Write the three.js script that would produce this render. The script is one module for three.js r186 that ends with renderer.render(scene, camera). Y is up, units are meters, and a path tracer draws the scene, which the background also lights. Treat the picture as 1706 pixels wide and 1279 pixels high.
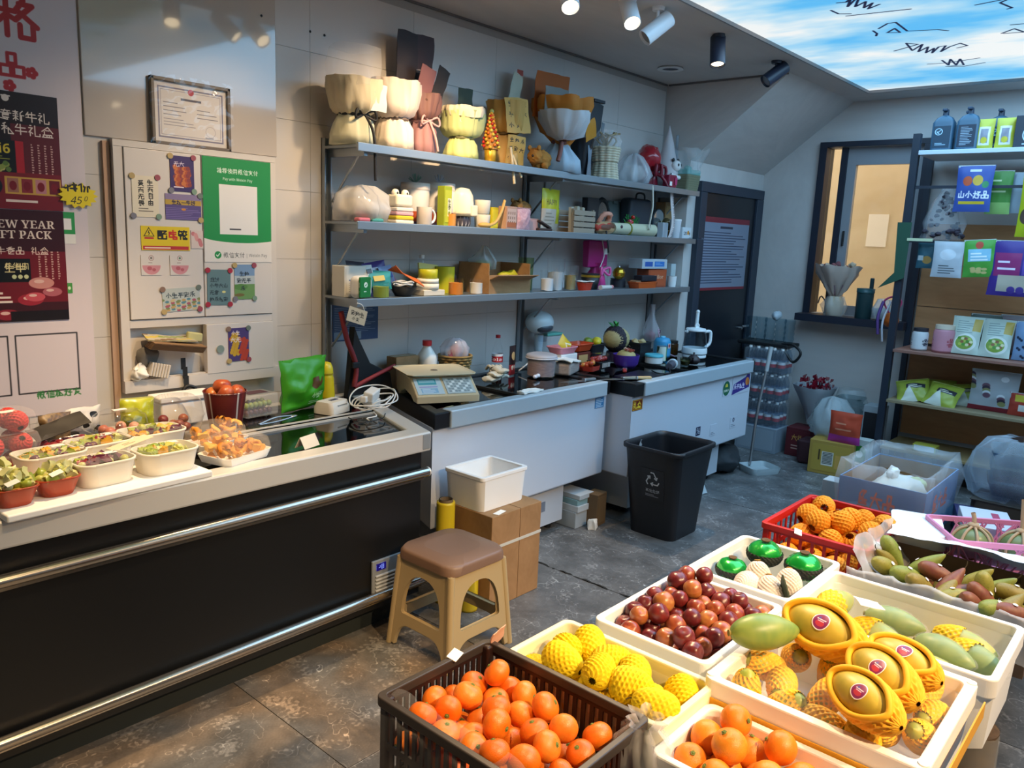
import * as THREE from 'three';
import { RoundedBoxGeometry } from 'three/addons/geometries/RoundedBoxGeometry.js';
import { mergeGeometries, mergeVertices, toCreasedNormals } from 'three/addons/utils/BufferGeometryUtils.js';
import { ImprovedNoise } from 'three/addons/math/ImprovedNoise.js';
import { RectAreaLightUniformsLib } from 'three/addons/lights/RectAreaLightUniformsLib.js';

// ---------------------------------------------------------------- camera, sky, large lights, exposure
const scene = new THREE.Scene();
scene.background = new THREE.Color(2.5, 2.45, 2.35);               // overcast daylight outside the window
const camera = new THREE.PerspectiveCamera(51.7, 1706 / 1279, 0.05, 60);
camera.position.set(0, 1.7, 0);
camera.quaternion.setFromRotationMatrix(new THREE.Matrix4().makeBasis(
  new THREE.Vector3(0.66186408, 0.04214973, 0.74843793), new THREE.Vector3(0.10962817, 0.98224098, -0.15226398), new THREE.Vector3(-0.7415643, 0.18282795, 0.64548922)));
camera.updateMatrixWorld();
const renderer = new THREE.WebGLRenderer({ antialias: true });
renderer.toneMapping = THREE.LinearToneMapping;
renderer.toneMappingExposure = 1.0;
renderer.shadowMap.enabled = true;
RectAreaLightUniformsLib.init();
const PANEL = { x0: 1.0, x1: 6.5, z0: -2.2, z1: 0.9, y: 2.9 };      // the printed sky panel let into the ceiling
const panelLight = new THREE.RectAreaLight(new THREE.Color(0.34, 0.66, 1.0), 3.4, PANEL.x1 - 2.9, PANEL.z1 - PANEL.z0 - 0.1);   // the sky part of the print; the tree part at the near end stays dim
panelLight.position.set((2.8 + PANEL.x1) / 2, PANEL.y - 0.03, (PANEL.z0 + PANEL.z1) / 2);
panelLight.rotation.x = -Math.PI / 2;
scene.add(panelLight);
const PANEL_GLOW = 0.95, SPOT = 17, WARM = new THREE.Color(1.0, 0.69, 0.38);

// ---------------------------------------------------------------- helpers
let seed = 7;
const rnd = () => { seed = (seed * 1664525 + 1013904223) >>> 0; return seed / 4294967296; };
const rr = (a, b) => a + (b - a) * rnd();
const noise = new ImprovedNoise(), PI = Math.PI, V = (x, y, z) => new THREE.Vector3(x, y, z);
const taken = {};
const numbered = (n) => { const k = taken[n] = (taken[n] ?? -1) + 1; return k ? n + '_' + String(k).padStart(3, '0') : n; };
const mcache = {};
function M(color, rough = 0.6, o = {}) {
  const key = JSON.stringify([color, rough, Object.keys(o).map((k) => [k, o[k]?.isTexture ? o[k].uuid : o[k]])]);
  if (!mcache[key]) {
    const p = { color, roughness: rough, ...o };
    mcache[key] = /transmission|clearcoat|sheen|anisotropy|ior/.test(Object.keys(o).join()) ? new THREE.MeshPhysicalMaterial(p) : new THREE.MeshStandardMaterial(p);
  }
  return mcache[key];
}
const MT = (tex, rough = 0.6, o = {}) => M('#ffffff', rough, { map: tex, ...o });
const clear = (c = '#ffffff', r = 0.08) => M(c, r, { transmission: 1, thickness: 0, ior: 1.4, side: THREE.DoubleSide });
const film = (c = '#ffffff', r = 0.25, op = 0.3) => M(c, r, { transparent: true, opacity: op, side: THREE.DoubleSide });
function tag(o, label, category, group) { o.userData = { label, category }; if (group) o.userData.group = group; return o; }
function T(name, label, category, pos = [0, 0, 0], ry = 0, group) {
  const g = new THREE.Group(); g.name = numbered(name); g.position.set(...pos); g.rotation.y = ry; tag(g, label, category, group); scene.add(g); return g;
}
function P(parent, name, geo, mat, pos, rot, label) {
  const m = new THREE.Mesh(geo, mat); m.name = name; if (pos) m.position.set(...pos); if (rot) m.rotation.set(...rot); if (label) m.userData.label = label; parent.add(m); return m;
}
function O(name, label, category, geo, mat, pos = [0, 0, 0], rot, group) {
  const m = new THREE.Mesh(geo, mat); m.name = numbered(name); m.position.set(...pos); if (rot) m.rotation.set(...(Array.isArray(rot) ? rot : [0, rot, 0])); tag(m, label, category, group); scene.add(m); return m;
}
function ST(name, geo, mat, pos) { const m = new THREE.Mesh(geo, mat); m.name = name; if (pos) m.position.set(...pos); m.userData.kind = 'structure'; scene.add(m); return m; }
function copy(o, pos, rot, label, group) {
  const c = o.clone(); c.name = numbered(o.name.replace(/_\d{3}$/, '')); c.position.set(...pos); if (rot) c.rotation.set(...(Array.isArray(rot) ? rot : [0, rot, 0]));
  c.userData = { ...o.userData }; if (label) c.userData.label = label; if (group) c.userData.group = group; scene.add(c); return c;
}
// geometry
const mv = (g, x = 0, y = 0, z = 0) => g.translate(x, y, z);
const rot = (g, x = 0, y = 0, z = 0) => { if (x) g.rotateX(x); if (y) g.rotateY(y); if (z) g.rotateZ(z); return g; };
const bx = (w, h, d, x = 0, y = 0, z = 0, r = 0) => mv(r ? new RoundedBoxGeometry(w, h, d, 2, Math.min(r, w / 2.01, h / 2.01, d / 2.01)) : new THREE.BoxGeometry(w, h, d), x, y, z);
const bxx = (x0, x1, y0, y1, z0, z1, r = 0) => bx(x1 - x0, y1 - y0, z1 - z0, (x0 + x1) / 2, (y0 + y1) / 2, (z0 + z1) / 2, r);
const cy = (r0, r1, h, x = 0, y = 0, z = 0, s = 24, open = false) => mv(new THREE.CylinderGeometry(r1, r0, h, s, 1, open), x, y + h / 2, z);
const la = (pts, s = 28) => new THREE.LatheGeometry(pts.map(([a, b]) => new THREE.Vector2(Math.max(a, 1e-4), b)), s);
const tb = (pts, r = 0.004, s = 32, rs = 6, closed = false) => new THREE.TubeGeometry(new THREE.CatmullRomCurve3(pts.map((p) => V(...p)), closed), s, r, rs, closed);
const sp = (r, x = 0, y = 0, z = 0, sx = 1, sy = 1, sz = 1, s = 20) => mv(new THREE.SphereGeometry(r, s, Math.ceil(s * 0.7)).scale(sx, sy, sz), x, y, z);
function mg(...gs) {
  const L = gs.flat().map((g) => { const n = g.index ? g.toNonIndexed() : g.clone(); for (const k of Object.keys(n.attributes)) if (!['position', 'normal', 'uv'].includes(k)) n.deleteAttribute(k); if (!n.attributes.uv) n.setAttribute('uv', new THREE.BufferAttribute(new Float32Array(n.attributes.position.count * 2), 2)); return n; });
  return mergeGeometries(L);
}
function sh(pts, hole) {
  const s = new THREE.Shape(pts.map(([a, b]) => new THREE.Vector2(a, b)));
  if (hole) s.holes.push(...(hole[0]?.isVector2 ? [new THREE.Path(hole)] : [hole].flat()));
  return s;
}
function rrect(w, d, r, P_ = THREE.Shape) {
  const s = new P_(), a = w / 2, b = d / 2; r = Math.min(r, a * 0.99, b * 0.99);
  s.moveTo(-a + r, -b); s.lineTo(a - r, -b); s.absarc(a - r, -b + r, r, -PI / 2, 0); s.lineTo(a, b - r); s.absarc(a - r, b - r, r, 0, PI / 2);
  s.lineTo(-a + r, b); s.absarc(-a + r, b - r, r, PI / 2, PI); s.lineTo(-a, -b + r); s.absarc(-a + r, -b + r, r, PI, PI * 1.5); return s;
}
const ex = (s, h, bev = 0, cs = 5) => new THREE.ExtrudeGeometry(s, { depth: h, curveSegments: cs, bevelEnabled: bev > 0, bevelSize: bev, bevelThickness: bev, bevelSegments: 2, bevelOffset: -bev });
const up = (g) => g.rotateX(-PI / 2);                               // extrusion along +y, shape y becomes -z
// loft of closed rings [[x,y,z]...] with optional caps
function loft(rings, cap0 = true, cap1 = true) {
  const n = rings[0].length, pos = [], uv = [], idx = [];
  rings.forEach((r, i) => { for (let k = 0; k <= n; k++) { pos.push(...r[k % n]); uv.push(k / n, i / (rings.length - 1)); } });
  for (let i = 0; i < rings.length - 1; i++) for (let k = 0; k < n; k++) { const a = i * (n + 1) + k, b = a + n + 1; idx.push(a, a + 1, b, b, a + 1, b + 1); }
  const cap = (ri, flip) => { const r = rings[ri], c = [0, 1, 2].map((j) => r.reduce((s, p) => s + p[j], 0) / n), o = pos.length / 3; pos.push(...c); uv.push(0.5, 0.5); r.forEach((p) => { pos.push(...p); uv.push(0.5, 0.5); }); for (let k = 0; k < n; k++) { const a = o + 1 + k, b = o + 1 + (k + 1) % n; flip ? idx.push(o, b, a) : idx.push(o, a, b); } };
  if (cap0) cap(0, true); if (cap1) cap(rings.length - 1, false);
  const g = new THREE.BufferGeometry(); g.setAttribute('position', new THREE.Float32BufferAttribute(pos, 3)); g.setAttribute('uv', new THREE.Float32BufferAttribute(uv, 2)); g.setIndex(idx); g.computeVertexNormals(); return g;
}
const ring = (w, d, r, y, n = 32, x = 0, z = 0) => {                // a rounded-rectangle ring at height y, counter-clockwise seen from above
  const p = rrect(w, d, Math.max(r, 0.001)).getSpacedPoints(n); p.pop(); return p.map((q) => [q.x + x, y, -q.y + z]);
};
// an open tub: outer wall up, rim, inner wall down, floor
function tub(w0, d0, w1, d1, h, t, r, lip = 0, n = 40) {
  const y0 = 0, f = t * 1.2;
  return loft([ring(w0, d0, r, y0, n), ring(w1, d1, r, h - (lip ? lip * 1.2 : 0), n), ...(lip ? [ring(w1 + lip, d1 + lip, r, h - lip * 1.2, n), ring(w1 + lip, d1 + lip, r, h, n)] : [ring(w1, d1, r, h, n)]),
    ring(w1 - 2 * t, d1 - 2 * t, Math.max(r - t, 0.004), h, n), ring(w0 - 2 * t, d0 - 2 * t, Math.max(r - t, 0.004), f, n)], true, true);
}
function bump(g, amp, freq, sd = 0, keep) {                         // crumple: move the vertices along noise
  const q = mergeVertices(((h) => { h.deleteAttribute('normal'); return h; })(g.clone()), 1e-5), p = q.attributes.position;
  for (let i = 0; i < p.count; i++) {
    const x = p.getX(i), y = p.getY(i), z = p.getZ(i), k = keep ? keep(x, y, z) : 1, n = (o) => (noise.noise(x * freq + sd + o, y * freq + o * 2.1, z * freq - sd) + 0.5 * noise.noise(x * freq * 2.3 + o, y * freq * 2.3 - sd, z * freq * 2.3 + o * 3)) * amp * k;
    p.setXYZ(i, x + n(1.3), y + n(5.7), z + n(9.1));
  }
  q.computeVertexNormals(); return q;
}
// a filled bag lying in the xy plane, bulging in z; crimped seams at top and bottom
function pillow(w, h, d, n = 14, sd = 1, crimp = 0.06) {
  const side = (s) => { const g = new THREE.PlaneGeometry(w, h, n, n), p = g.attributes.position; for (let i = 0; i < p.count; i++) { const u = p.getX(i) / w * 2, v = p.getY(i) / h * 2, e = Math.max(0, 1 - Math.abs(v) / (1 - crimp)), b = Math.pow(e, 0.45) * Math.pow(Math.max(0, 1 - u * u), 0.5) * d / 2, wr = noise.noise(u * 2.2 + sd, v * 2.2, sd * 3.1) * d * 0.16 * Math.min(1, e * 3);
      p.setXYZ(i, p.getX(i) * (1 - 0.06 * Math.pow(e, 0.5)), p.getY(i), s * (b + 0.0006) + wr * Math.min(1, 4 * (1 - u * u))); } if (s < 0) { const ix = g.index; for (let i = 0; i < ix.count; i += 3) { const a = ix.getX(i); ix.setX(i, ix.getX(i + 1)); ix.setX(i + 1, a); } } return g; };
  const a = side(1), b = side(-1); a.computeVertexNormals(); b.computeVertexNormals(); return mg(a, b);
}
// a gathered plastic bag or wrap: lathe of a wobbly profile
function wrapGeo(pts, s = 36, amp = 0.012, fr = 9, sd = 1) {
  const g = la(pts, s), p = g.attributes.position;
  for (let i = 0; i < p.count; i++) { const x = p.getX(i), y = p.getY(i), z = p.getZ(i), r = Math.hypot(x, z), a = Math.atan2(z, x); if (r < 1e-3) continue; const k = 1 + (Math.sin(a * fr + sd + y * 14) * 0.5 + noise.noise(Math.cos(a) * 2.2 + sd, y * 9, Math.sin(a) * 2.2) * 1.6 + noise.noise(Math.cos(a) * 7, y * 22 + sd, Math.sin(a) * 7) * 0.7) * amp / r; p.setXYZ(i, x * k, y + noise.noise(x * 12 + sd, y * 6, z * 12) * amp * 0.8, z * k); }
  g.computeVertexNormals(); return g;
}
// textures
const tex = (c) => { const t = new THREE.CanvasTexture(c); t.colorSpace = THREE.SRGBColorSpace; t.wrapS = t.wrapT = THREE.RepeatWrapping; return t; };
function cvOwn(w, h, draw) { const c = document.createElement('canvas'); c.width = w; c.height = h; const x = c.getContext('2d'); draw(x, w, h); return tex(c); }
const AT = { n: 2048, x: 0, y: 0, h: 0 };                           // small prints share one sheet
function cv(w, h, draw) {
  if (!AT.c || (AT.x + w + 6 > AT.n && AT.y + AT.h + h + 6 > AT.n)) { AT.c = document.createElement('canvas'); AT.c.width = AT.c.height = AT.n; AT.x = AT.y = AT.h = 0; AT.t = tex(AT.c); }
  if (AT.x + w + 6 > AT.n) { AT.x = 0; AT.y += AT.h; AT.h = 0; }
  const x = AT.c.getContext('2d'); for (const e of [2, 0]) { x.save(); x.beginPath(); x.rect(AT.x + 3 - e, AT.y + 3 - e, w + 2 * e, h + 2 * e); x.clip(); x.translate(AT.x + 3 - e, AT.y + 3 - e); x.scale((w + 2 * e) / w, (h + 2 * e) / h); draw(x, w, h); x.restore(); }
  const t = AT.t.clone(); t.repeat.set(w / AT.n, h / AT.n); t.offset.set((AT.x + 3) / AT.n, 1 - (AT.y + 3 + h) / AT.n); t.needsUpdate = true; AT.x += w + 6; AT.h = Math.max(AT.h, h + 6); return t;
}
const fillR = (x, c, a, b, w, h) => { x.fillStyle = c; x.fillRect(a, b, w, h); };
// brush strokes of the Chinese writing in the shop: each digit pair is a point on a 10 x 10 grid
const GL = {
  一: '0595', 如: '2027 0343 3309 0749 54599954', 茶: '0191 3032 6062 4316 4396 0696 4549 2719 6789', 我: '4013 0393 2229 2918 0838 6069 6999 9997 9359 8191', 谷: '3012 6082 4116 4196 25296525', 肉: '1119 1181 8189 4036 4166 4538 4568', 鱼: '3012 3060 6042 13177713 1575 4347 0999', 过: '1011 0222 2227 0949 4393 7078 5456',
  格: '0343 2029 2406 2445 6043 518145 5396 56598986', 品: '3034646030 0509494505 5559999555', 特: '1003 0242 2029 0745 5191 7033 7043 4494 46 4797 7276 8489788 ', 价: '3004 2329 6145 6196 5549 7579',
  配: '0141 0343 0949 02094942 2125 1115 3135 0646 519154 5494 54599996', 电: '12178712 1787 1484 1282 5058 5999 9997', 箱: '1003 0141 3143 6053 5191 8183 0444 2429 2605 2645 54599954 5694 5898', 微: '2004 2306 1519 4042 3236364 6062 3464 4446 3548 3659 7043 7282 8269 6499',
  信: '3004 2329 6062 4292 4494 4696 48499998 4898', 支: '0292 4046 147466 6519 3599', 付: '3004 2329 4393 7079 7968 5557', 加: '0242 2029 0242 4248 4838 2208 53589853', 好: '2027 0343 3309 0749 519154 7479 7959 5595', 友: '0292 4028 3575 7519 4699',
  生: '2004 1383 4049 1585 0999', 而: '0191 4134 1419 1484 8489 3437 6467', 自: '4021 2129 2181 8189 2383 2686 2989', 由: '1319 1383 8389 1989 1686 4049', 爱: '8011 2132 4143 7163 1415 1484 8485 2666 4419 3576 7519 4599', 无: '1181 0494 4109 5458 5999 9997',
  畏: '1114 1181 8184 1484 4144 1282 0595 2529 2948 4588 7695', 推: '0242 2029 1829 0746 6054 5359 7072 5393 5595 5797 5999 7379', 荐: '0191 3032 6062 0393 4307 2529 4585 8566 6669 6959 3797', 使: '3004 2329 4292 4454 4494 4446 9496 4696 6064 6749 4599', 用: '1118 1809 1181 8189 8979 1383 1686 4149',
  其: '0191 2126 6166 2363 2565 0696 3719 6799', 他: '3004 2329 4393 6069 5358 5999 9997 9396', 垃: '0343 2028 0847 6062 4393 5558 8577 4999', 圾: '0343 2028 0847 5191 6149 517295 8464 7397', 意: '4041 1181 3132 6162 0393 2474 24277727 2575 0869 3859 4768',
  新: '2021 0141 1122 3132 0343 0545 2329 2608 2648 8062 6269 6494 7479', 年: '2003 1282 0595 2225 2252 5059', 礼: '1020 0232 3206 1519 2637 5058 5999 9997', 和: '3011 0343 2129 2406 2445 54599954 5999', 牛: '2003 1383 0696 4049', 盒: '5004 5095 3363 24276727 1719 1787 4749 6769 8789 0999',
  香: '6021 0292 4044 4205 4295 24298424 2686 2989', 小: '4048 4838 2306 6396', 大: '0393 4009 4399', 山: '4048 1318 1888 8388', 快: '1119 0305 2124 3383 8385 5395 6109 0696', 乐: '7021 2124 2494 5058 5848 2508 6598', 平: '1181 2234 7264 0595 4149', 安: '4041 0103 0192 9293 4318 1888 0595 6419',
};
function cjk(x, s, px, py, size, color, wgt = 0.1, vert = false, gap = 1.08) {
  x.strokeStyle = color; x.lineCap = 'round'; x.lineJoin = 'round'; x.lineWidth = size * wgt;
  [...s].forEach((ch, i) => {
    const gx = px + (vert ? 0 : i * size * gap), gy = py + (vert ? i * size * gap : 0), g = GL[ch];
    if (!g) return;
    for (const st of g.split(' ')) { x.beginPath(); for (let k = 0; k + 1 < st.length; k += 2) { const a = gx + (+st[k] + 0.5) * size / 10, b = gy + (+st[k + 1] + 0.5) * size / 10; k ? x.lineTo(a, b) : x.moveTo(a, b); } x.stroke(); }
  });
}
const lines = (x, c, a, b, w, n, dy, t = 2, sd = 3) => { for (let i = 0; i < n; i++) fillR(x, c, a, b + i * dy, w * (0.55 + 0.45 * Math.abs(Math.sin(i * 2.3 + sd))), t); };   // rows of print too small to read
const blob = (x, c, a, b, r, q = 1) => { x.fillStyle = c; x.beginPath(); x.ellipse(a, b, r, r * q, 0, 0, 7); x.fill(); };
function txt(x, s, a, b, size, color, fam = 'sans-serif', bold = true) { x.fillStyle = color; x.font = (bold ? 'bold ' : '') + size + 'px ' + fam; x.fillText(s, a, b); }
// mottled colour map: smooth noise between two colours
function mottle(c0, c1, n = 128, fr = 6, pw = 1, sp_ = 0, sc = '#fff') {
  const a = new THREE.Color(c0), b = new THREE.Color(c1), s = new THREE.Color(sc), d = new Uint8Array(n * n * 4), o = new THREE.Color();
  for (let j = 0; j < n; j++) for (let i = 0; i < n; i++) {
    const u = i / n * PI * 2, v = j / n * PI * 2, R = fr / 6.28;
    let k = 0.5 + 0.6 * noise.noise(Math.cos(u) * R + 9, Math.sin(u) * R + Math.cos(v) * R, Math.sin(v) * R + 3) + 0.35 * noise.noise(Math.cos(u) * R * 4, Math.sin(u) * R * 4 + Math.cos(v) * R * 4, Math.sin(v) * R * 4);
    k = Math.pow(Math.min(1, Math.max(0, k)), pw); o.copy(a).lerp(b, k); if (sp_ && rnd() < sp_) o.lerp(s, 0.5);
    o.convertLinearToSRGB(); d.set([o.r * 255, o.g * 255, o.b * 255, 255], (j * n + i) * 4);
  }
  const t = new THREE.DataTexture(d, n, n); t.colorSpace = THREE.SRGBColorSpace; t.wrapS = t.wrapT = THREE.RepeatWrapping; t.magFilter = THREE.LinearFilter; t.needsUpdate = true; return t;
}
// shared materials
const WHITE = M('#e9e8e6', 0.55), BLACK = M('#17181b', 0.5), STEEL = M('#b9bcc0', 0.3, { metalness: 0.9 }), FOAM = M('#f4f2ee', 0.75), CARD = MT(mottle('#94704a', '#a47e56', 64, 5), 0.85), DARKMETAL = M('#22262e', 0.45, { metalness: 0.4 }), PAPER = M('#f2efe8', 0.8), GLASS = clear();

// ---------------------------------------------------------------- the room
const plaster = MT(mottle('#c3bebb', '#cdc8c4', 128, 7), 0.7), tileMat = M('#cbc6c2', 0.35);
const WZ = -3.35, CH = 2.88, X0 = -1.6, X1 = 6.8, Z1 = 1.9;
{ // floor of large marbled tiles
  const grout = M('#3c3a38', 0.9), floor = ST('floor', bxx(X0, X1, -0.12, -0.006, -3.5, Z1), grout);
  const stone = (s0, brown) => cvOwn(512, 512, (x, w, h) => {
    seed = s0; const img = x.createImageData(w, h);
    for (let j = 0; j < h; j++) for (let i = 0; i < w; i++) {
      const a = noise.noise(i / 90 + s0, j / 90, 2), b = noise.noise(i / 22, j / 22 + s0, 5), c = noise.noise(i / 5, j / 5, s0);
      const v = Math.abs(noise.noise(i / 130 + a * 1.2 + s0, j / 130 + b * 0.35, 8)), v2 = Math.abs(noise.noise(i / 70 + b * 0.5, j / 70 + a + s0, 3.3));
      let L = 96 + a * 22 + b * 11 + c * 8; if (v < 0.012) L += 95 * (1 - v / 0.012) * (0.4 + 0.6 * Math.max(0, a + 0.5)); if (v2 < 0.008) L += 60 * (1 - v2 / 0.008);
      const d = noise.noise(i / 60, j / 60 + s0 * 2, 7.7) + 0.7 * noise.noise(i / 9, j / 9, 1.1); if (d > 0.36) L += 44 * Math.min(1, (d - 0.36) * 4) * (0.4 + 0.6 * rnd());   // dusty scuffs
      const st = brown ? Math.max(0, Math.min(1, noise.noise(i / 120, j / 120, 4 + s0) * 1.6 + 0.5)) : 0;
      img.data.set([L * (1 + 0.16 * st), L * (1.0 + 0.02 * st), L * (1.0 - 0.12 * st), 255], (j * w + i) * 4);
    }
    x.putImageData(img, 0, 0);
  });
  const mats = [stone(3, 1), stone(11, 1), stone(23, 0), stone(37, 0)].map((t) => MT(t, 0.42)), s = 0.86, geo = bx(s - 0.004, 0.02, s - 0.004, 0, -0.01, 0);
  seed = 5;
  for (let i = -4; i < 7; i++) for (let j = -2; j < 5; j++) {
    const cx = 1.4 + (i + 0.5) * s, cz = -1.85 + (j + 0.5) * s; if (cx > X1 || cx < X0 || cz > Z1) continue;
    const near = cx < 2.3; P(floor, 'tile', geo, mats[(near ? 0 : 2) + ((i + j) & 1)], [cx, rr(-0.001, 0.0005), cz], [0, (Math.abs(i * 3 + j) % 4) * PI / 2, 0]);
  }
  // dirt that has gathered in the open joint by the bin
  const dm = M('#22211f', 0.95); P(floor, 'dirt', bump(new THREE.BoxGeometry(0.012, 0.006, 0.8, 2, 1, 60), 0.008, 17, 2), dm, [3.12, -0.001, -2.25]);
}
const wallLeft = ST('wall_left', bxx(X0, 5.5, -0.1, CH + 0.2, WZ - 0.15, WZ), M('#a9a4a0', 0.9));
for (let i = 0; i < 11; i++) for (let j = 0; j < 9; j++) {
  const x = -1.54 + i * 0.64, w = i === 10 ? 0.62 : 0.6385, y0 = -0.05 + j * 0.32, h = Math.min(0.3185, CH - y0); if (y0 > CH - 0.02) continue;
  P(wallLeft, 'tile', bx(w, h, 0.008, 0, 0, 0), tileMat, [x + w / 2, y0 + h / 2, WZ + 0.001]);
}
P(wallLeft, 'glossy_board', bxx(1.275, 2.11, 2.014, CH - 0.014, WZ + 0.004, WZ + 0.016, 0.003), M('#c2b9b1', 0.09, { clearcoat: 1, clearcoatRoughness: 0.04 }));
for (const [x, y] of [[1.87, 2.66], [2.04, 2.61], [2.3, 2.6], [2.38, 2.6]]) P(wallLeft, 'screw', sp(0.006, x, y, x < 2.1 ? WZ + 0.017 : WZ + 0.007, 1, 1, 0.5, 8), DARKMETAL);
P(wallLeft, 'corner_bead', bxx(1.335, 1.36, 0.9, 2.0, WZ + 0.004, WZ + 0.02), M('#b99a84', 0.6));
ST('wall_alcove', bxx(5.5, 6.95, -0.1, 2.319, -3.5, -3.1), plaster);
{ const g = new THREE.ExtrudeGeometry(sh([[-3.5, 2.32], [-3.1, 2.32], [-2.4, CH], [-2.4, CH + 0.05], [-3.5, CH + 0.05]]), { depth: 1.45, bevelEnabled: false }); g.rotateY(-PI / 2).scale(-1, 1, 1); const ix = g.attributes.position; for (let i = 0; i < ix.count; i += 3) { const t = [0, 1, 2].map((k) => [ix.getX(i + k), ix.getY(i + k), ix.getZ(i + k)]); [[0, 0], [1, 2], [2, 1]].forEach(([a, b]) => ix.setXYZ(i + a, ...t[b])); } g.computeVertexNormals(); ST('trim_1', mv(g, 5.5, 0, 0), plaster).userData.label = 'sloping soffit under the stair'; }
const WIN = { z0: -2.58, z1: -1.8, y0: 1.17, y1: 2.53 };
ST('wall_back', mg(bxx(X1, 6.95, -0.1, WIN.y0, -3.5, Z1), bxx(X1, 6.95, WIN.y1, CH + 0.2, -3.5, Z1), bxx(X1, 6.95, WIN.y0, WIN.y1, -3.5, WIN.z0), bxx(X1, 6.95, WIN.y0, WIN.y1, WIN.z1, Z1)), plaster);
ST('wall_right', bxx(X0, 6.95, -0.1, CH + 0.2, Z1, Z1 + 0.15), plaster);
ST('wall_near', bxx(X0 - 0.15, X0, -0.1, CH + 0.2, -3.5, Z1 + 0.15), plaster);
ST('ceiling', mg(bxx(X0, PANEL.x0, CH, CH + 0.2, -3.5, Z1), bxx(PANEL.x1, 6.95, CH, CH + 0.2, -3.5, Z1), bxx(PANEL.x0, PANEL.x1, CH, CH + 0.2, -3.5, PANEL.z0), bxx(PANEL.x0, PANEL.x1, CH, CH + 0.2, PANEL.z1, Z1), bxx(PANEL.x0, PANEL.x1, PANEL.y + 0.05, CH + 0.2, PANEL.z0, PANEL.z1)), plaster);
ST('trim_2', mg(bxx(X0, 5.484, CH - 0.012, CH - 0.0005, WZ + 0.0055, WZ + 0.014), bxx(5.486, 5.4995, CH - 0.012, CH - 0.0005, -3.33, -2.4)), M('#6d6664', 0.7)).userData.label = 'thin dark cornice line';
{ // printed sky light panel
  const w = 1650, h = 930, sx = w / (PANEL.x1 - PANEL.x0), sz = h / (PANEL.z1 - PANEL.z0);
  const t = cvOwn(w, h, (x) => {
    const img = x.createImageData(w, h);
    for (let j = 0; j < h; j++) for (let i = 0; i < w; i++) {
      const X = i / sx + PANEL.x0, Z = j / sz + PANEL.z0, u = X * 1.5, v = Z * 0.75;
      let c = 0; for (let o = 0, f = 1, a = 0.6; o < 5; o++, f *= 2.1, a *= 0.55) c += a * noise.noise(u * f, v * f + 4.2, 1.7 + o); c = Math.min(1, Math.max(0, c * 1.5 + 0.62));
      let R = 96 + 150 * c, G = 192 + 58 * c, B = 250;
      const gk = 2.35 - X + 0.5 * noise.noise(X * 3, Z * 3, 9) + 0.25 * noise.noise(X * 11, Z * 11, 2); if (gk > 0) { const q = Math.min(1, gk * 2.2), n = 0.7 + 0.5 * noise.noise(X * 20, Z * 20, 5); R = R * (1 - q) + 96 * n * q; G = G * (1 - q) + 140 * n * q; B = B * (1 - q) + 58 * n * q; }
      img.data.set([R, G, B, 255], (j * w + i) * 4);
    }
    x.putImageData(img, 0, 0);
    const W = [[4.17,-1.61,4.18,-1.57,4.13,-1.53,4.26,-1.59,4.13,-1.5,4.13,-1.49,4.28,-1.56,4.22,-1.49,4.32,-1.53,4.26,-1.47,4.35,-1.52,4.3,-1.45],[4.28,-1.68,4.36,-1.67,4.39,-1.62],[4.42,-1.65,4.46,-1.35],[4.75,-1.59,4.67,-1.52,4.67,-1.48,4.88,-1.48,4.93,-1.34,4.98,-1.3],[4.78,-1.63,4.85,-1.63,4.9,-1.65],[4.85,-1.57,4.79,-1.52,4.89,-1.52,4.86,-1.58],[5.31,-1.67,5.21,-1.51,5.15,-1.56,5.35,-1.58,5.22,-1.49,5.4,-1.56,5.3,-1.48,5.45,-1.53,5.35,-1.46,5.47,-1.5,5.33,-1.43,5.32,-1.39,5.46,-1.45,5.36,-1.38,5.3,-1.31,5.38,-1.29,5.41,-1.35],[5.77,-1.6,5.79,-1.49,5.74,-1.3],[5.7,-1.5,5.86,-1.5,5.69,-1.45,5.88,-1.46,5.71,-1.4,5.9,-1.42,5.89,-1.52,5.94,-1.43,5.89,-1.3],[4.55,-1.08,4.52,-0.95,4.51,-0.92,4.57,-0.98,4.69,-0.95,4.7,-0.97],[5.18,-1.08,5.11,-1.01,5.21,-0.98,5.19,-1.07],[5.02,-1.01,5.03,-0.95]];
    x.strokeStyle = '#10183c'; x.lineCap = x.lineJoin = 'round'; x.lineWidth = 3.6;
    for (const s of W) { x.beginPath(); for (let k = 0; k < s.length; k += 2) { const a = (s[k] - PANEL.x0) * sx, b = (s[k + 1] - PANEL.z0) * sz; k ? x.lineTo(a, b) : x.moveTo(a, b); } x.stroke(); }
  });
  const g = new THREE.PlaneGeometry(PANEL.x1 - PANEL.x0, PANEL.z1 - PANEL.z0); g.rotateX(PI / 2); const uv = g.attributes.uv, p = g.attributes.position;
  for (let i = 0; i < p.count; i++) uv.setXY(i, p.getX(i) / (PANEL.x1 - PANEL.x0) + 0.5, 0.5 - p.getZ(i) / (PANEL.z1 - PANEL.z0));
  const th = T('ceiling_light_panel', 'large backlit ceiling panel printed with blue sky, clouds and cursive writing', 'light panel', [(PANEL.x0 + PANEL.x1) / 2, PANEL.y, (PANEL.z0 + PANEL.z1) / 2]);
  P(th, 'glowing_sheet', g, new THREE.MeshStandardMaterial({ color: '#000000', roughness: 0.6, emissive: '#ffffff', emissiveMap: t, emissiveIntensity: PANEL_GLOW }));
  const hx = (PANEL.x1 - PANEL.x0) / 2, hz = (PANEL.z1 - PANEL.z0) / 2;
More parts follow.
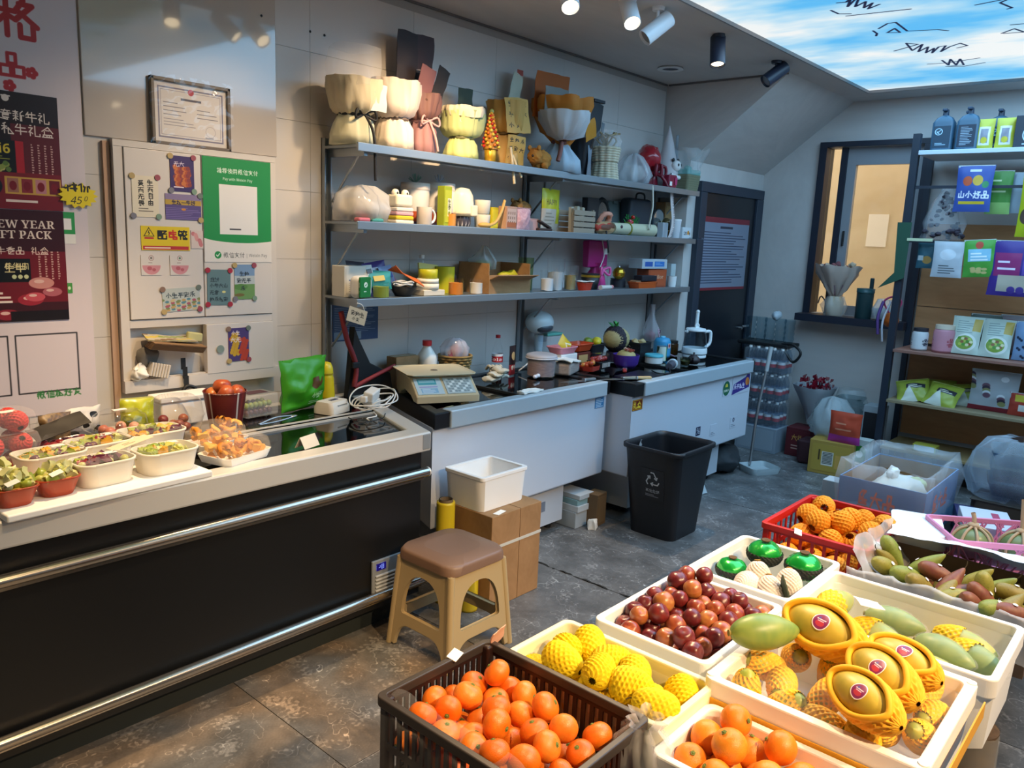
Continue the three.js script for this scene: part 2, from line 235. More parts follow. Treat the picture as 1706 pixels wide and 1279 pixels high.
  P(th, 'edge_frame', mg(bxx(-hx, hx, -0.02, 0.04, -hz, -hz + 0.012), bxx(-hx, hx, -0.02, 0.04, hz - 0.012, hz), bxx(-hx, -hx + 0.012, -0.02, 0.04, -hz, hz), bxx(hx - 0.012, hx, -0.02, 0.04, -hz, hz)), M('#8d9097', 0.5));
}
// spotlights on the ceiling edge: aim is the point the lamp shines at
function lamp(label, at, aim, white, on, power = SPOT, ang = 0.5) {
  const g = T('spotlight', label, 'spotlight', [at[0], CH, at[2]], 0, 'ceiling spotlights'), bm = white ? M('#e8e9ec', 0.35) : M('#20283a', 0.4);
  const dir = V(aim[0] - at[0], aim[1] - at[1], aim[2] - at[2]).normalize(), q = new THREE.Quaternion().setFromUnitVectors(V(0, -1, 0), dir), c = V(0, at[1] - CH, 0);
  P(g, 'mount', cy(0.03, 0.034, 0.018, 0, -0.018, 0, 20), bm); P(g, 'swivel_arm', tb([[0, -0.01, 0], [0, (at[1] - CH) * 0.6, 0], [0, at[1] - CH, 0]], 0.008, 6, 8), bm);
  const R = 0.043, L = 0.17, body = P(g, 'lamp_body', la([[0.001, L / 2], [R * 0.9, L / 2], [R, L / 2 - 0.006], [R, -L / 2], [R - 0.004, -L / 2], [R - 0.006, -L / 2 + 0.02], [0.001, -L / 2 + 0.02]], 24), bm, c.toArray()); body.quaternion.copy(q);
  const lens = P(body, 'lamp_lens', cy(R - 0.0065, R - 0.0065, 0.004, 0, -L / 2 + 0.012, 0, 20), on ? new THREE.MeshStandardMaterial({ color: '#fff4e0', emissive: new THREE.Color(1, 0.78, 0.48), emissiveIntensity: 6, roughness: 0.4 }) : M('#777c86', 0.3));
  lens.userData.label = on ? 'glowing warm lens' : 'unlit lens';
  if (on) {
    const s = new THREE.SpotLight(WARM, power, 0, ang, 0.75, 2); s.shadow.radius = 1.6; s.position.set(at[0] + dir.x * (L / 2 + 0.012), at[1] + dir.y * (L / 2 + 0.012), at[2] + dir.z * (L / 2 + 0.012)); s.target.position.set(...aim); s.castShadow = true; scene.add(s, s.target);
  }
}
lamp('white ceiling spotlight glowing warm, at the near end of the visible row', [3.06, 2.8, -2.42], [2.0, 0.5, -1.15], true, true, 14, 0.42);
lamp('white ceiling spotlight glowing warm, beside the unlit white one', [3.5, 2.82, -2.38], [2.5, 0.5, -0.95], true, true, 14, 0.42);
lamp('white unlit ceiling spotlight tilted towards the wall', [3.7, 2.78, -2.34], [3.15, 2.2, -2.75], true, false);
lamp('dark blue ceiling spotlight glowing warm, next to the sky panel edge', [4.34, 2.79, -2.33], [3.85, 0.5, -1.9], false, true, 7, 0.5);
lamp('dark blue unlit ceiling spotlight in front of the sloping soffit', [5.13, 2.8, -2.33], [4.6, 2.3, -2.7], false, false);
// lamps of the same rows that hang outside the picture; their warm pools show on the shelves, the wall, the counter and the fruit crates
lamp('white ceiling spotlight aimed at the bouquets on the top shelf', [2.6, 2.78, -2.36], [2.75, 1.95, -3.3], true, true, 5, 0.66);
lamp('white ceiling spotlight aimed at the tins on the middle shelf', [2.45, 2.79, -2.3], [3.2, 1.65, -3.2], true, true, 8, 0.55);
lamp('white ceiling spotlight above the fruit bowls on the black display freezer', [1.3, 2.78, -2.38], [1.2, 0.9, -2.75], true, true, 13, 0.58);
lamp('white ceiling spotlight above the end of the black display freezer', [2.1, 2.78, -2.38], [1.7, 1.3, -3.2], true, true, 4.5, 0.8);
lamp('white ceiling spotlight over the floor in front of the display freezer', [0.9, 2.8, -0.9], [1.0, 0.0, -1.9], true, true, 12, 0.5);
lamp('dark blue ceiling spotlight over the citrus crates', [1.2, 2.8, 1.25], [1.5, 0.5, -1.0], false, true, 30, 0.48);
lamp('dark blue ceiling spotlight over the nectarine and mango boxes', [2.3, 2.8, 1.25], [2.3, 0.5, -0.8], false, true, 22, 0.48);
lamp('dark blue ceiling spotlight over the pear box', [3.3, 2.8, 1.25], [3.2, 0.5, -0.75], false, true, 13, 0.46);
{ const g = T('ceiling_downlight', 'round white recessed downlight, off, by the wall corner', 'ceiling light', [4.98, CH, -3.02]); P(g, 'trim_ring', la([[0.055, 0], [0.085, -0.002], [0.09, -0.012], [0.06, -0.014], [0.055, 0]], 32), M('#e4e2e0', 0.4)); P(g, 'diffuser', cy(0.056, 0.056, 0.006, 0, -0.006, 0, 28), M('#4b4652', 0.5)); }
// door in the alcove wall
{ const d = ST('door_1', bxx(5.721, 6.619, 0, 2.099, -3.099, -3.07), M('#12151d', 0.35)), fm = M('#2b3442', 0.5);
  P(d, 'door_frame', mg(bxx(5.62, 5.72, 0, 2.1, -3.1, -3.05, 0.006), bxx(6.62, 6.74, 0, 2.1, -3.1, -3.05, 0.006), bxx(5.62, 6.74, 2.1, 2.18, -3.099, -3.05, 0.006)), fm); P(d, 'door_handle', mg(cy(0.012, 0.012, 0.03, 0, 0, 0, 12).rotateX(PI / 2), bx(0.12, 0.018, 0.012, 0.045, 0.015, 0.04, 0.004)), STEEL, [6.52, 1.0, -3.07]);
  const t = cv(300, 220, (x) => { fillR(x, '#7d8698', 0, 0, 300, 220); fillR(x, '#7c2230', 0, 0, 300, 16); fillR(x, '#7c2230', 0, 212, 300, 8); fillR(x, '#2a3244', 110, 26, 80, 7); lines(x, '#2f3850', 14, 44, 270, 20, 8, 2.4); });
  O('notice_sheet', 'grey printed notice with red top strip hanging on the dark door', 'notice', bx(0.82, 0.58, 0.008, 0, 0, 0), MT(t, 0.5), [6.1, 1.63, -3.062]);
}
// window
{ const w = ST('window_1', mg(bxx(6.76, 6.79, WIN.y0, WIN.y1, WIN.z0 - 0.04, WIN.z0 + 0.02), bxx(6.79, 6.93, WIN.y0 + 0.001, WIN.y1 - 0.001, WIN.z0 + 0.001, WIN.z0 + 0.02), bxx(6.76, 6.79, WIN.y0, WIN.y1, WIN.z1 - 0.02, WIN.z1 + 0.04), bxx(6.79, 6.93, WIN.y0 + 0.001, WIN.y1 - 0.001, WIN.z1 - 0.02, WIN.z1 - 0.001), bxx(6.76, 6.79, WIN.y1 + 0.0005, WIN.y1 + 0.04, WIN.z0 - 0.04, WIN.z1 + 0.04), bxx(6.6, 6.79, WIN.y0 - 0.06, WIN.y0 - 0.0005, WIN.z0 - 0.04, WIN.z1 + 0.04), bxx(6.82, 6.9, WIN.y0 + 0.001, WIN.y1 - 0.001, -2.46, -2.411)), M('#1b2130', 0.45));
  const gm = M('#8f9196', 0.4); P(w, 'sash_frame', mg(bxx(6.84, 6.89, WIN.y0 + 0.001, WIN.y1 - 0.001, -2.41, -2.34), bxx(6.84, 6.89, WIN.y0 + 0.001, WIN.y1 - 0.001, -1.9, -1.821), bxx(6.84, 6.89, 2.39, WIN.y1 - 0.001, -2.3395, -1.9005), bxx(6.84, 6.89, WIN.y0 + 0.001, 1.25, -2.3395, -1.9005)), gm);
  P(w, 'pane', bxx(6.86, 6.866, 1.251, 2.389, -2.339, -1.901), clear('#fff6e8', 0.05)); P(w, 'pane', bxx(6.86, 6.866, WIN.y0 + 0.002, WIN.y1 - 0.002, -2.559, -2.461), clear('#fff6e8', 0.05)); P(w, 'window_handle', bx(0.02, 0.12, 0.016, 6.83, 1.8, -2.375, 0.005), BLACK);
  const o = ST('wall_outside', bxx(8.0, 8.15, -0.1, 3.1, -5, 1), MT(mottle('#cdbd9f', '#d9ccb2', 128, 9), 0.9)); o.userData.label = 'beige wall across the lane outside the window'; P(o, 'paper_notice', bxx(7.99, 8.0, 1.75, 2.05, -2.56, -2.38), PAPER);
  ST('ground_outside', bxx(6.95, 8.15, -0.12, -0.02, -5, 1), M('#77736c', 0.9)); }

// ---------------------------------------------------------------- freezers along the left wall
const alu = M('#d9d7d2', 0.34, { metalness: 0.3 }), aluBlue = M('#b4c2cc', 0.4, { metalness: 0.15 }), freezerWhite = M('#ced4e0', 0.35), darkGlass = M('#0d0f10', 0.06, { transmission: 0.75, thickness: 0, ior: 1.5 });
const plan = (pts, y0, y1, bev = 0) => mv(up(ex(sh(pts.map(([x, z]) => [x, -z])), y1 - y0, bev)), 0, y0, 0);   // prism over a floor plan
{ // black display freezer with bumper rails; its right end runs at a slant to the wall
  const f = T('display_freezer', 'long black display freezer with aluminium top frame and two steel bumper rails', 'freezer'), xl = 0.05, xr = 2.24, xb = 2.54, zf = -2.45, zb = -3.3, k = (xb - xr) / (zf - zb), at = (z) => xr + (zf - z) * k;
  P(f, 'body', mg(plan([[xl, zf], [xr, zf], [xb, zb], [xl, zb]], 0.13, 0.3), bxx(xl, xr, 0.3, 0.79, zf - 0.05, zf), plan([[xl, zb + 0.05], [at(zb + 0.05), zb + 0.05], [xb, zb], [xl, zb]], 0.3, 0.79), plan([[xr - 0.05, zf - 0.05], [xr, zf], [xb, zb], [xb - 0.05, zb]], 0.3, 0.79), bxx(xl, xl + 0.05, 0.3, 0.79, zb, zf)), M('#0c0d0f', 0.4));
  P(f, 'plinth', bxx(xl + 0.03, xr - 0.02, 0, 0.13, zb + 0.05, zf - 0.1), M('#1d2424', 0.7));
  const fr = [[xl - 0.02, zf + 0.035], [xr + 0.02, zf + 0.035], [xb + 0.02, zb], [xl - 0.02, zb]], inn = [[xl + 0.05, zf - 0.055], [at(zf - 0.055) - 0.06, zf - 0.055], [at(zb + 0.05) - 0.06, zb + 0.05], [xl + 0.05, zb + 0.05]];
  P(f, 'top_frame', mv(up(ex(sh(fr.map(([x, z]) => [x, -z]), inn.map(([x, z]) => new THREE.Vector2(x, -z))), 0.07, 0.008)), 0, 0.79, 0), alu);
  P(f, 'corner_cap', bxx(xr - 0.03, xr + 0.022, 0.788, 0.864, zf - 0.02, zf + 0.037, 0.01), M('#8b8f92', 0.5));
  for (const [y, r] of [[0.69, 0.02], [0.2, 0.02]]) {
    const rl = P(f, 'bumper_rail', mg(mv(cy(r, r, xr - xl + 0.02, 0, 0, 0, 20).rotateZ(-PI / 2), xl - 0.01, y, zf + 0.03), bxx(xl, xr, y - 0.035, y - 0.02, zf, zf + 0.02)), M('#b4aca2', 0.22, { metalness: 0.95 }));
    P(rl, 'rail_end', sp(r * 1.05, xr + 0.012, y, zf + 0.03, 0.6, 1, 1, 14), alu);
  }
  const gz = (zf + zb) / 2 - 0.02;
  const lid = (z0, z1, y) => P(f, 'glass_lid', plan([[xl + 0.05, z0], [at(z0) - 0.062, z0], [at(z1) - 0.062, z1], [xl + 0.05, z1]], y, y + 0.005), darkGlass);
  lid(zf - 0.057, gz + 0.02, 0.848); lid(gz - 0.0, zb + 0.052, 0.858);
  P(f, 'lid_rail', mg(bxx(xl + 0.05, at(gz) - 0.07, 0.852, 0.862, gz + 0.015, gz + 0.022), bxx(xl + 0.05, at(gz) - 0.07, 0.86, 0.868, gz - 0.012, gz - 0.002)), alu);
  const ct = T('freezer_control_panel', 'silver control panel with blue digital display and slatted vent', 'control panel', [2.08, 0.27, zf]);
  ct.removeFromParent(); f.add(ct); ct.name = 'control_panel'; ct.userData = { label: 'silver panel with blue digits and vent slats' };
  P(ct, 'panel_plate', bx(0.22, 0.16, 0.012, 0, 0, 0.006, 0.004), M('#7d8287', 0.5));
  P(ct, 'digital_display', bx(0.05, 0.03, 0.004, -0.065, 0.05, 0.013), new THREE.MeshStandardMaterial({ color: '#000', roughness: 0.3, emissive: '#ffffff', emissiveIntensity: 1, emissiveMap: cv(64, 36, (x) => { fillR(x, '#140a66', 0, 0, 64, 36); x.strokeStyle = '#8aa0ff'; x.lineWidth = 4; x.strokeRect(34, 8, 14, 20); x.beginPath(); x.moveTo(34, 18); x.lineTo(48, 18); x.moveTo(14, 20); x.lineTo(24, 20); x.lineTo(24, 8); x.stroke(); }) }));
  for (let i = 0; i < 6; i++) P(ct, 'slat', bx(0.19, 0.007, 0.012, 0, 0.012 - i * 0.016, 0.014, 0.002), M('#b9bcbe', 0.4), undefined, [0.0, 0, 0]);
  // frozen packs seen through the glass
  seed = 12; for (let i = 0; i < 5; i++) O('frozen_pack', ['pale flat frozen pack lying inside the display freezer', 'teal frozen food pack inside the display freezer', 'brown frozen food carton inside the display freezer', 'white frozen food box inside the display freezer near its front', 'grey frozen food bag inside the display freezer'][i], 'pack', i === 1 || i === 4 ? pillow(0.22, 0.3, 0.09, 10, i).rotateX(-PI / 2) : bx(0.24, 0.1, 0.3, 0, 0, 0, 0.01), M(['#d5d0c4', '#3b6a74', '#6a4a34', '#dedad0', '#77706a'][i], 0.5), [1.55 + (i % 3) * 0.25, 0.3 + 0.055, -2.71 - Math.floor(i / 3) * 0.32], rr(-0.2, 0.2));
}
function chest(label, xl, xr, xlb, zf, stickers) {
  const f = T('chest_freezer', label, 'freezer'), zb = -3.3, k = (xlb - xl) / (zf - zb), at = (z) => xl + (zf - z) * k;
  const body = P(f, 'body', plan([[xl, zf], [xr, zf], [xr, zb], [xlb, zb]], 0.3, 0.79, 0.01), freezerWhite);
  P(f, 'base', bxx(xl + 0.12, xr - 0.3, 0.05, 0.3, zb + 0.05, zf - 0.06), M('#c4c9d2', 0.5)); P(f, 'base_grille', bxx(xr - 0.52, xr - 0.47, 0.14, 0.2, zf - 0.062, zf - 0.056), M('#7a8291', 0.6));
  for (const [x, z] of [[xl + 0.2, zf - 0.12], [xr - 0.36, zf - 0.12], [xl + 0.35, zb + 0.12], [xr - 0.36, zb + 0.12]]) P(f, 'foot', cy(0.02, 0.024, 0.05, x, 0, z, 12), BLACK);
  const outer = [[xl - 0.005, zf + 0.02], [xr + 0.005, zf + 0.02], [xr + 0.005, zb], [xlb - 0.005, zb]], inn = [[at(zf - 0.06) + 0.06, zf - 0.06], [xr - 0.06, zf - 0.06], [xr - 0.06, zb + 0.05], [xlb + 0.055, zb + 0.05]];
  P(f, 'lid_frame', mv(up(ex(sh(outer.map(([x, z]) => [x, -z]), inn.map(([x, z]) => new THREE.Vector2(x, -z))), 0.068, 0.006)), 0, 0.795, 0), M('#15171a', 0.35));
  P(f, 'front_trim', mg(bxx(xl + 0.09, xr - 0.035, 0.785, 0.872, zf + 0.004, zf + 0.032, 0.008), bxx(xl + 0.09, xr - 0.035, 0.85, 0.8735, zf - 0.035, zf + 0.031, 0.006)), aluBlue);
  const mid = xl + (xr - xl) * 0.52; P(f, 'glass_lid', plan([[at(zf - 0.06) + 0.062, zf - 0.062], [mid + 0.05, zf - 0.062], [mid + 0.05, zb + 0.052], [xlb + 0.057, zb + 0.052]], 0.846, 0.852), darkGlass); P(f, 'glass_lid', bxx(mid - 0.05, xr - 0.062, 0.855, 0.861, zb + 0.052, zf - 0.062), darkGlass);
  P(f, 'lid_rail', bxx(mid - 0.06, mid - 0.045, 0.853, 0.866, zb + 0.052, zf - 0.062), M('#2b2e31', 0.4));
  for (const [x, y, w, h, t, nm, lb] of stickers) P(f, nm, bx(w, h, 0.002, x, y, zf + 0.0015), MT(t, 0.4), undefined, undefined, lb);
  return f;
}
chest('white chest freezer with grey-blue trim carrying the kitchen scale', 2.5, 3.93, 2.74, -2.66, [[3.86, 0.745, 0.09, 0.065, cv(64, 48, (x) => { fillR(x, '#3d86bd', 0, 0, 64, 48); lines(x, '#dfeefa', 6, 6, 52, 6, 7, 3); }), 'blue_sticker']]);
chest('white chest freezer with stickers and grey-blue trim carrying the glass kettle', 3.97, 5.59, 3.99, -2.5, [
  [4.03, 0.735, 0.11, 0.066, cv(96, 56, (x) => { fillR(x, '#6e1a10', 0, 0, 96, 56); x.strokeStyle = '#f2c22c'; x.lineWidth = 3; x.strokeRect(4, 4, 88, 48); cjk(x, '礼盒', 10, 12, 34, '#f6d23a', 0.15); }), 'brand_plate', 'small dark red plate with yellow characters'],
  [5.2, 0.7, 0.11, 0.11, cv(96, 96, (x) => { fillR(x, '#ced4e0', 0, 0, 96, 96); blob(x, '#1d6a4a', 48, 48, 46); blob(x, '#d9c94a', 48, 36, 18); fillR(x, '#1d6a4a', 26, 40, 44, 20); cjk(x, '生信和牛', 16, 54, 15, '#f1efe2', 0.16); }), 'round_sticker', 'round green sticker'],
  [5.43, 0.705, 0.28, 0.13, cv(240, 110, (x) => { fillR(x, '#ced4e0', 0, 0, 240, 110); x.fillStyle = '#3a2a86'; x.beginPath(); x.moveTo(20, 46); x.lineTo(180, 14); x.lineTo(196, 0); x.lineTo(240, 0); x.lineTo(240, 84); x.lineTo(0, 110); x.fill(); blob(x, '#e08a3c', 206, 44, 26); blob(x, '#c96a28', 222, 50, 18); cjk(x, '乐平加生', 22, 46, 36, '#e9e4f4', 0.13); }), 'logo_sticker', 'purple slanted logo sticker'],
  [4.83, 0.445, 0.06, 0.06, cv(48, 48, (x) => { fillR(x, '#26304e', 0, 0, 48, 48); x.strokeStyle = '#dfe3ee'; x.lineWidth = 3; x.strokeRect(8, 8, 12, 12); x.strokeRect(28, 26, 12, 12); x.beginPath(); x.moveTo(8, 40); x.lineTo(40, 8); x.stroke(); }), 'code_sticker'],
  [5.05, 0.42, 0.09, 0.08, cv(72, 64, (x) => { fillR(x, '#ced4e0', 0, 0, 72, 64); lines(x, '#5a6478', 10, 46, 52, 2, 8, 3); }), 'print_mark'],
  [5.36, 0.43, 0.1, 0.08, cv(80, 64, (x) => { fillR(x, '#ced4e0', 0, 0, 80, 64); blob(x, '#3a4664', 40, 18, 13); txt(x, 'H', 33, 25, 18, '#dfe3ee'); lines(x, '#5a6478', 10, 44, 60, 2, 9, 3); }), 'print_mark']]);

// ---------------------------------------------------------------- wall shelves
const SH = [2.09, 1.737, 1.375], SZ0 = WZ + 0.006, SZ1 = -3.03, shelfSteel = M('#9da5ac', 0.35, { metalness: 0.7 });
SH.forEach((y, i) => {
  const r = [5.53, 5.53, 5.5][i], s = T('wall_shelf', ['stainless steel wall shelf holding wrapped bouquets', 'stainless steel wall shelf holding tins, mugs and bags', 'stainless steel wall shelf above the freezers holding jars and boxes'][i], 'shelf', [0, 0, 0], 0, 'steel wall shelves');
  P(s, 'board', bxx(2.36, r, y - 0.012, y, SZ0 + 0.03, SZ1), shelfSteel); P(s, 'front_lip', bxx(2.33, r, y - 0.035, y + 0.004, SZ1, SZ1 + 0.012, 0.003), shelfSteel);
  for (const x of [2.4, 3.9, 5.42]) { const b = P(s, 'bracket', bxx(x - 0.01, x + 0.01, y - 0.05, y - 0.013, SZ0 + 0.03, SZ1 - 0.02), shelfSteel); P(b, 'brace', tb([[x, y - 0.03, SZ1 - 0.06], [x, y - 0.26, SZ0 + 0.035]], 0.006, 2, 6), shelfSteel); }
});
for (const [x, y0] of [[2.38, 0.98], [3.88, 0.9], [5.44, 0.9]]) { const u = T('shelf_upright', 'slotted steel upright of the wall shelves ' + ({ 2.38: 'beside the green shopping bag', 3.88: 'behind the white wall dispenser', 5.44: 'beside the dark door' })[x], 'upright', [x, 0, 0], 0, 'shelf uprights'); P(u, 'channel', mg(bxx(-0.02, 0.02, y0, 2.13, SZ0, SZ0 + 0.006), bxx(-0.02, -0.015, y0, 2.13, SZ0, SZ0 + 0.03), bxx(0.015, 0.02, y0, 2.13, SZ0, SZ0 + 0.03)), shelfSteel); P(u, 'slots', mg(Array.from({ length: 20 }, (_, i) => bx(0.006, 0.025, 0.002, 0, y0 + 0.05 + i * 0.055, SZ0 + 0.0065))), M('#3c4147', 0.7)); }

// ---------------------------------------------------------------- crates and fruit in the foreground
const MAND = [[1.442,0.56,-1.264],[1.408,0.525,-1.314],[1.322,0.54,-1.26],[1.285,0.525,-1.334],[1.268,0.525,-1.265],[1.467,0.525,-1.188],[1.42,0.56,-1.083],[1.332,0.56,-1.165],[1.383,0.525,-1.13],[1.274,0.56,-1.121],[1.341,0.545,-1.046],[1.387,0.555,-0.996],[1.455,0.53,-0.947],[1.379,0.525,-0.944],[1.303,0.545,-0.97],[1.244,0.545,-1.002],[1.205,0.56,-1.053],[1.236,0.525,-1.157],[1.213,0.525,-1.201],[1.215,0.525,-1.282],[1.326,0.5,-1.23],[1.342,0.5,-1.118],[1.48,0.5,-1.256],[1.428,0.51,-1.247],[1.187,0.54,-1.119],[1.301,0.525,-0.95],[1.224,0.5,-1.28],[1.283,0.49,-1.242],[1.369,0.48,-1.366]];
const NECT = [[2.366,0.58,-1.16],[2.353,0.57,-1.212],[2.291,0.565,-1.214],[2.247,0.58,-1.136],[2.165,0.545,-1.25],[2.222,0.55,-1.213],[2.079,0.535,-1.235],[2.156,0.55,-1.185],[2.189,0.55,-1.146],[2.206,0.55,-1.101],[2.327,0.555,-1.114],[2.28,0.54,-1.102],[2.322,0.545,-1.056],[2.238,0.55,-1.041],[2.352,0.55,-1.013],[2.416,0.53,-1.094],[2.455,0.53,-1.074],[2.409,0.54,-1.136],[2.12,0.53,-1.275],[2.022,0.535,-1.198],[2.053,0.55,-1.148],[2.082,0.54,-1.1],[2.121,0.55,-1.062],[2.17,0.54,-1.036],[2.219,0.54,-0.989],[2.279,0.54,-0.987],[2.323,0.535,-0.959],[2.413,0.52,-0.957],[2.027,0.51,-1.247],[1.998,0.52,-1.187],[2.05,0.51,-1.156],[1.996,0.53,-1.085],[1.996,0.55,-1.021],[2.111,0.52,-1.025],[2.081,0.54,-0.971],[2.164,0.53,-0.981],[1.976,0.54,-0.981],[2.031,0.53,-0.976],[2.006,0.51,-1.14],[2.091,0.5,-1.15],[2.176,0.52,-1.147],[2.142,0.52,-1.216],[2.387,0.53,-1.006],[2.314,0.53,-1.272],[2.315,0.53,-1.214],[2.379,0.54,-1.281]];
const ORNG = [[1.665,0.525,-0.757],[1.692,0.55,-0.679],[1.609,0.54,-0.69],[1.729,0.54,-0.589],[1.692,0.525,-0.631],[1.589,0.525,-0.745],[1.671,0.52,-0.612],[1.659,0.5,-0.664],[1.549,0.53,-0.697],[1.698,0.525,-0.561],[1.757,0.5,-0.545],[1.734,0.5,-0.751],[1.649,0.5,-0.635]];
const ONET = [[3.439,0.545,-1.189],[3.48,0.56,-1.165],[3.414,0.57,-1.021],[3.307,0.56,-1.027],[3.534,0.54,-0.988],[3.52,0.545,-0.918],[3.335,0.55,-0.926],[3.273,0.55,-1.104],[3.26,0.52,-1.038],[3.267,0.52,-1.132],[3.318,0.51,-0.979],[3.466,0.53,-1.108]];
const YNET = [[1.577,0.57,-1.181],[1.693,0.56,-1.209],[1.782,0.56,-1.208],[1.628,0.58,-1.072],[1.568,0.53,-1.102],[1.581,0.53,-1.013],[1.721,0.55,-0.991],[1.639,0.55,-0.987],[1.622,0.55,-0.916],[1.758,0.53,-0.902],[1.573,0.52,-0.941],[1.761,0.55,-1.1],[1.74,0.53,-0.945],[1.598,0.51,-1.275]];
const PEAR = [[3.127,0.53,-0.789],[3.043,0.53,-0.759],[3.134,0.55,-0.655],[3.074,0.55,-0.593],[3.028,0.53,-0.683],[3.014,0.55,-0.545],[2.965,0.53,-0.624],[3.102,0.55,-0.488],[3.084,0.55,-0.416],[2.954,0.53,-0.547],[3.005,0.53,-0.512],[3.02,0.55,-0.439],[2.997,0.53,-0.429],[2.907,0.53,-0.508],[2.979,0.51,-0.489],[3.003,0.53,-0.358],[2.923,0.53,-0.384],[2.951,0.51,-0.452],[3.08,0.55,-0.347],[2.96,0.53,-0.321],[3.151,0.55,-0.777],[3.042,0.5,-0.747]];
const AVO = [[2.67,0.55,-1.196],[2.842,0.57,-1.139],[2.825,0.57,-0.997],[2.633,0.56,-1.079],[2.55,0.54,-1.079],[2.663,0.56,-0.981],[2.577,0.55,-0.973],[2.879,0.51,-0.949]];
const PAPB = [[2.688,0.5,-0.809],[2.702,0.5,-0.622],[2.562,0.5,-0.599],[2.621,0.5,-0.491],[2.666,0.5,-0.415],[2.533,0.48,-0.483],[2.591,0.48,-0.396],[2.679,0.48,-0.572]];
const PAPF = [[2.205,0.62,-0.682],[2.082,0.63,-0.494],[2.224,0.6,-0.481],[1.894,0.64,-0.481],[2.087,0.6,-0.818]];
const MNET = [[1.959,0.52,-0.78],[1.945,0.52,-0.666],[1.935,0.52,-0.582],[1.917,0.52,-0.499],[2.147,0.52,-0.382],[2.217,0.52,-0.755],[2.116,0.52,-0.793],[2.203,0.52,-0.665],[2.086,0.52,-0.362],[2.022,0.52,-0.449],[2.024,0.52,-0.742],[2.06,0.52,-0.681],[2.167,0.52,-0.434]];
const TY = 0.33;                                                    // top of the display table
{ const t = T('display_table', 'low dark wooden table under the fruit crates', 'table', [0, 0, 0]), m = M('#2b2622', 0.7); P(t, 'table_top', bxx(1.1, 4.75, TY - 0.03, TY, -1.4, -0.42, 0.006), m); for (const x of [1.2, 2.9, 4.65]) for (const z of [-1.32, -0.5]) P(t, 'leg', bxx(x - 0.03, x + 0.03, 0, TY - 0.03, z - 0.03, z + 0.03), m); }
function slotted(w, h, t, cols, rows, mx = 0.02, gap = 0.012) {     // a crate side with rows of upright slots
  const holes = [], cw = (w - 2 * mx - (cols - 1) * gap) / cols, ch = (h - 0.045 - (rows - 1) * 0.02) / rows;
  for (let i = 0; i < cols; i++) for (let j = 0; j < rows; j++) { const a = -w / 2 + mx + i * (cw + gap), b = 0.015 + j * (ch + 0.02), p = new THREE.Path(); p.moveTo(a, b); p.lineTo(a, b + ch); p.lineTo(a + cw, b + ch); p.lineTo(a + cw, b); holes.push(p); }
  const s = sh([[-w / 2, 0], [w / 2, 0], [w / 2, h], [-w / 2, h]]); s.holes = holes; return mv(ex(s, t), 0, 0, -t / 2);
}
function crate(name, label, x0, x1, z0, z1, y0, h, mat, rimMat = mat, cols = [16, 18]) {
  const g = T(name, label, 'crate', [(x0 + x1) / 2, y0, (z0 + z1) / 2]), w = x1 - x0, d = z1 - z0;
  for (const s of [-1, 1]) { P(g, 'side_panel', slotted(w - 0.01, h, 0.006, cols[0], 2).translate(0, 0, s * (d / 2 - 0.006)), mat); P(g, 'end_panel', slotted(d - 0.01, h, 0.006, cols[1], 2).rotateY(PI / 2).translate(s * (w / 2 - 0.006), 0, 0), mat); for (const q of [-1, 1]) P(g, 'corner_post', bx(0.03, h, 0.03, s * (w / 2 - 0.016), h / 2, q * (d / 2 - 0.016), 0.008), mat); }
  P(g, 'base', bx(w - 0.01, 0.008, d - 0.01, 0, 0.004, 0), mat);
  P(g, 'rim', mv(up(ex(sh(rrect(w + 0.016, d + 0.016, 0.022).getPoints(5).map((p) => [p.x, p.y]), rrect(w - 0.022, d - 0.022, 0.014, THREE.Path)), 0.02, 0.003)), 0, h - 0.018, 0), rimMat); return g;
}
function foamBox(label, x0, x1, z0, z1, y0, h, t = 0.022, mat = FOAM) {
  const w = x1 - x0, d = z1 - z0, g = T('foam_box', label, 'foam box', [(x0 + x1) / 2, y0, (z0 + z1) / 2]);
  P(g, 'tub', tub(w - 0.03, d - 0.03, w - 0.012, d - 0.012, h - 0.03, t - 0.004, 0.03), mat); P(g, 'rim', mv(up(ex(sh(rrect(w, d, 0.03).getPoints(5).map((p) => [p.x, p.y]), rrect(w - 2 * t, d - 2 * t, 0.02, THREE.Path)), 0.05, 0.005)), 0, h - 0.05, 0), mat); return g;
}
// round fruit with a stem dimple; profile turned about y
function fruitGeo(r, sq, dimple = 0.12, s = 28, lob = 0) {
  const pts = []; for (let i = 0; i <= 18; i++) { const a = PI * i / 18, dt = Math.exp(-Math.pow(a / 0.42, 2)) * dimple, db = Math.exp(-Math.pow((PI - a) / 0.35, 2)) * dimple * 0.45; pts.push([Math.sin(a) * r, -(Math.cos(a) * r * sq * -1) * 1 - (dt * r) + (db * r)]); }
  const g = la(pts.reverse(), s); if (lob) { const p = g.attributes.position; for (let i = 0; i < p.count; i++) { const a = Math.atan2(p.getZ(i), p.getX(i)), k = 1 - lob * Math.exp(-Math.pow(Math.abs(a) / 0.22, 2)); p.setX(i, p.getX(i) * k); p.setZ(i, p.getZ(i) * k); } g.computeVertexNormals(); } return g;
}
const pore = (() => { const n = 256, d = new Uint8Array(n * n * 4); for (let j = 0; j < n; j++) for (let i = 0; i < n; i++) { const v = 128 + 110 * Math.sin(i * 0.9 + 3 * noise.noise(i / 9, j / 9, 0)) * Math.sin(j * 0.9 + 3 * noise.noise(j / 9, i / 9, 4)); d.set([v, v, v, 255], (j * n + i) * 4); } const t = new THREE.DataTexture(d, n, n); t.wrapS = t.wrapT = THREE.RepeatWrapping; t.magFilter = THREE.LinearFilter; t.needsUpdate = true; return t; })();
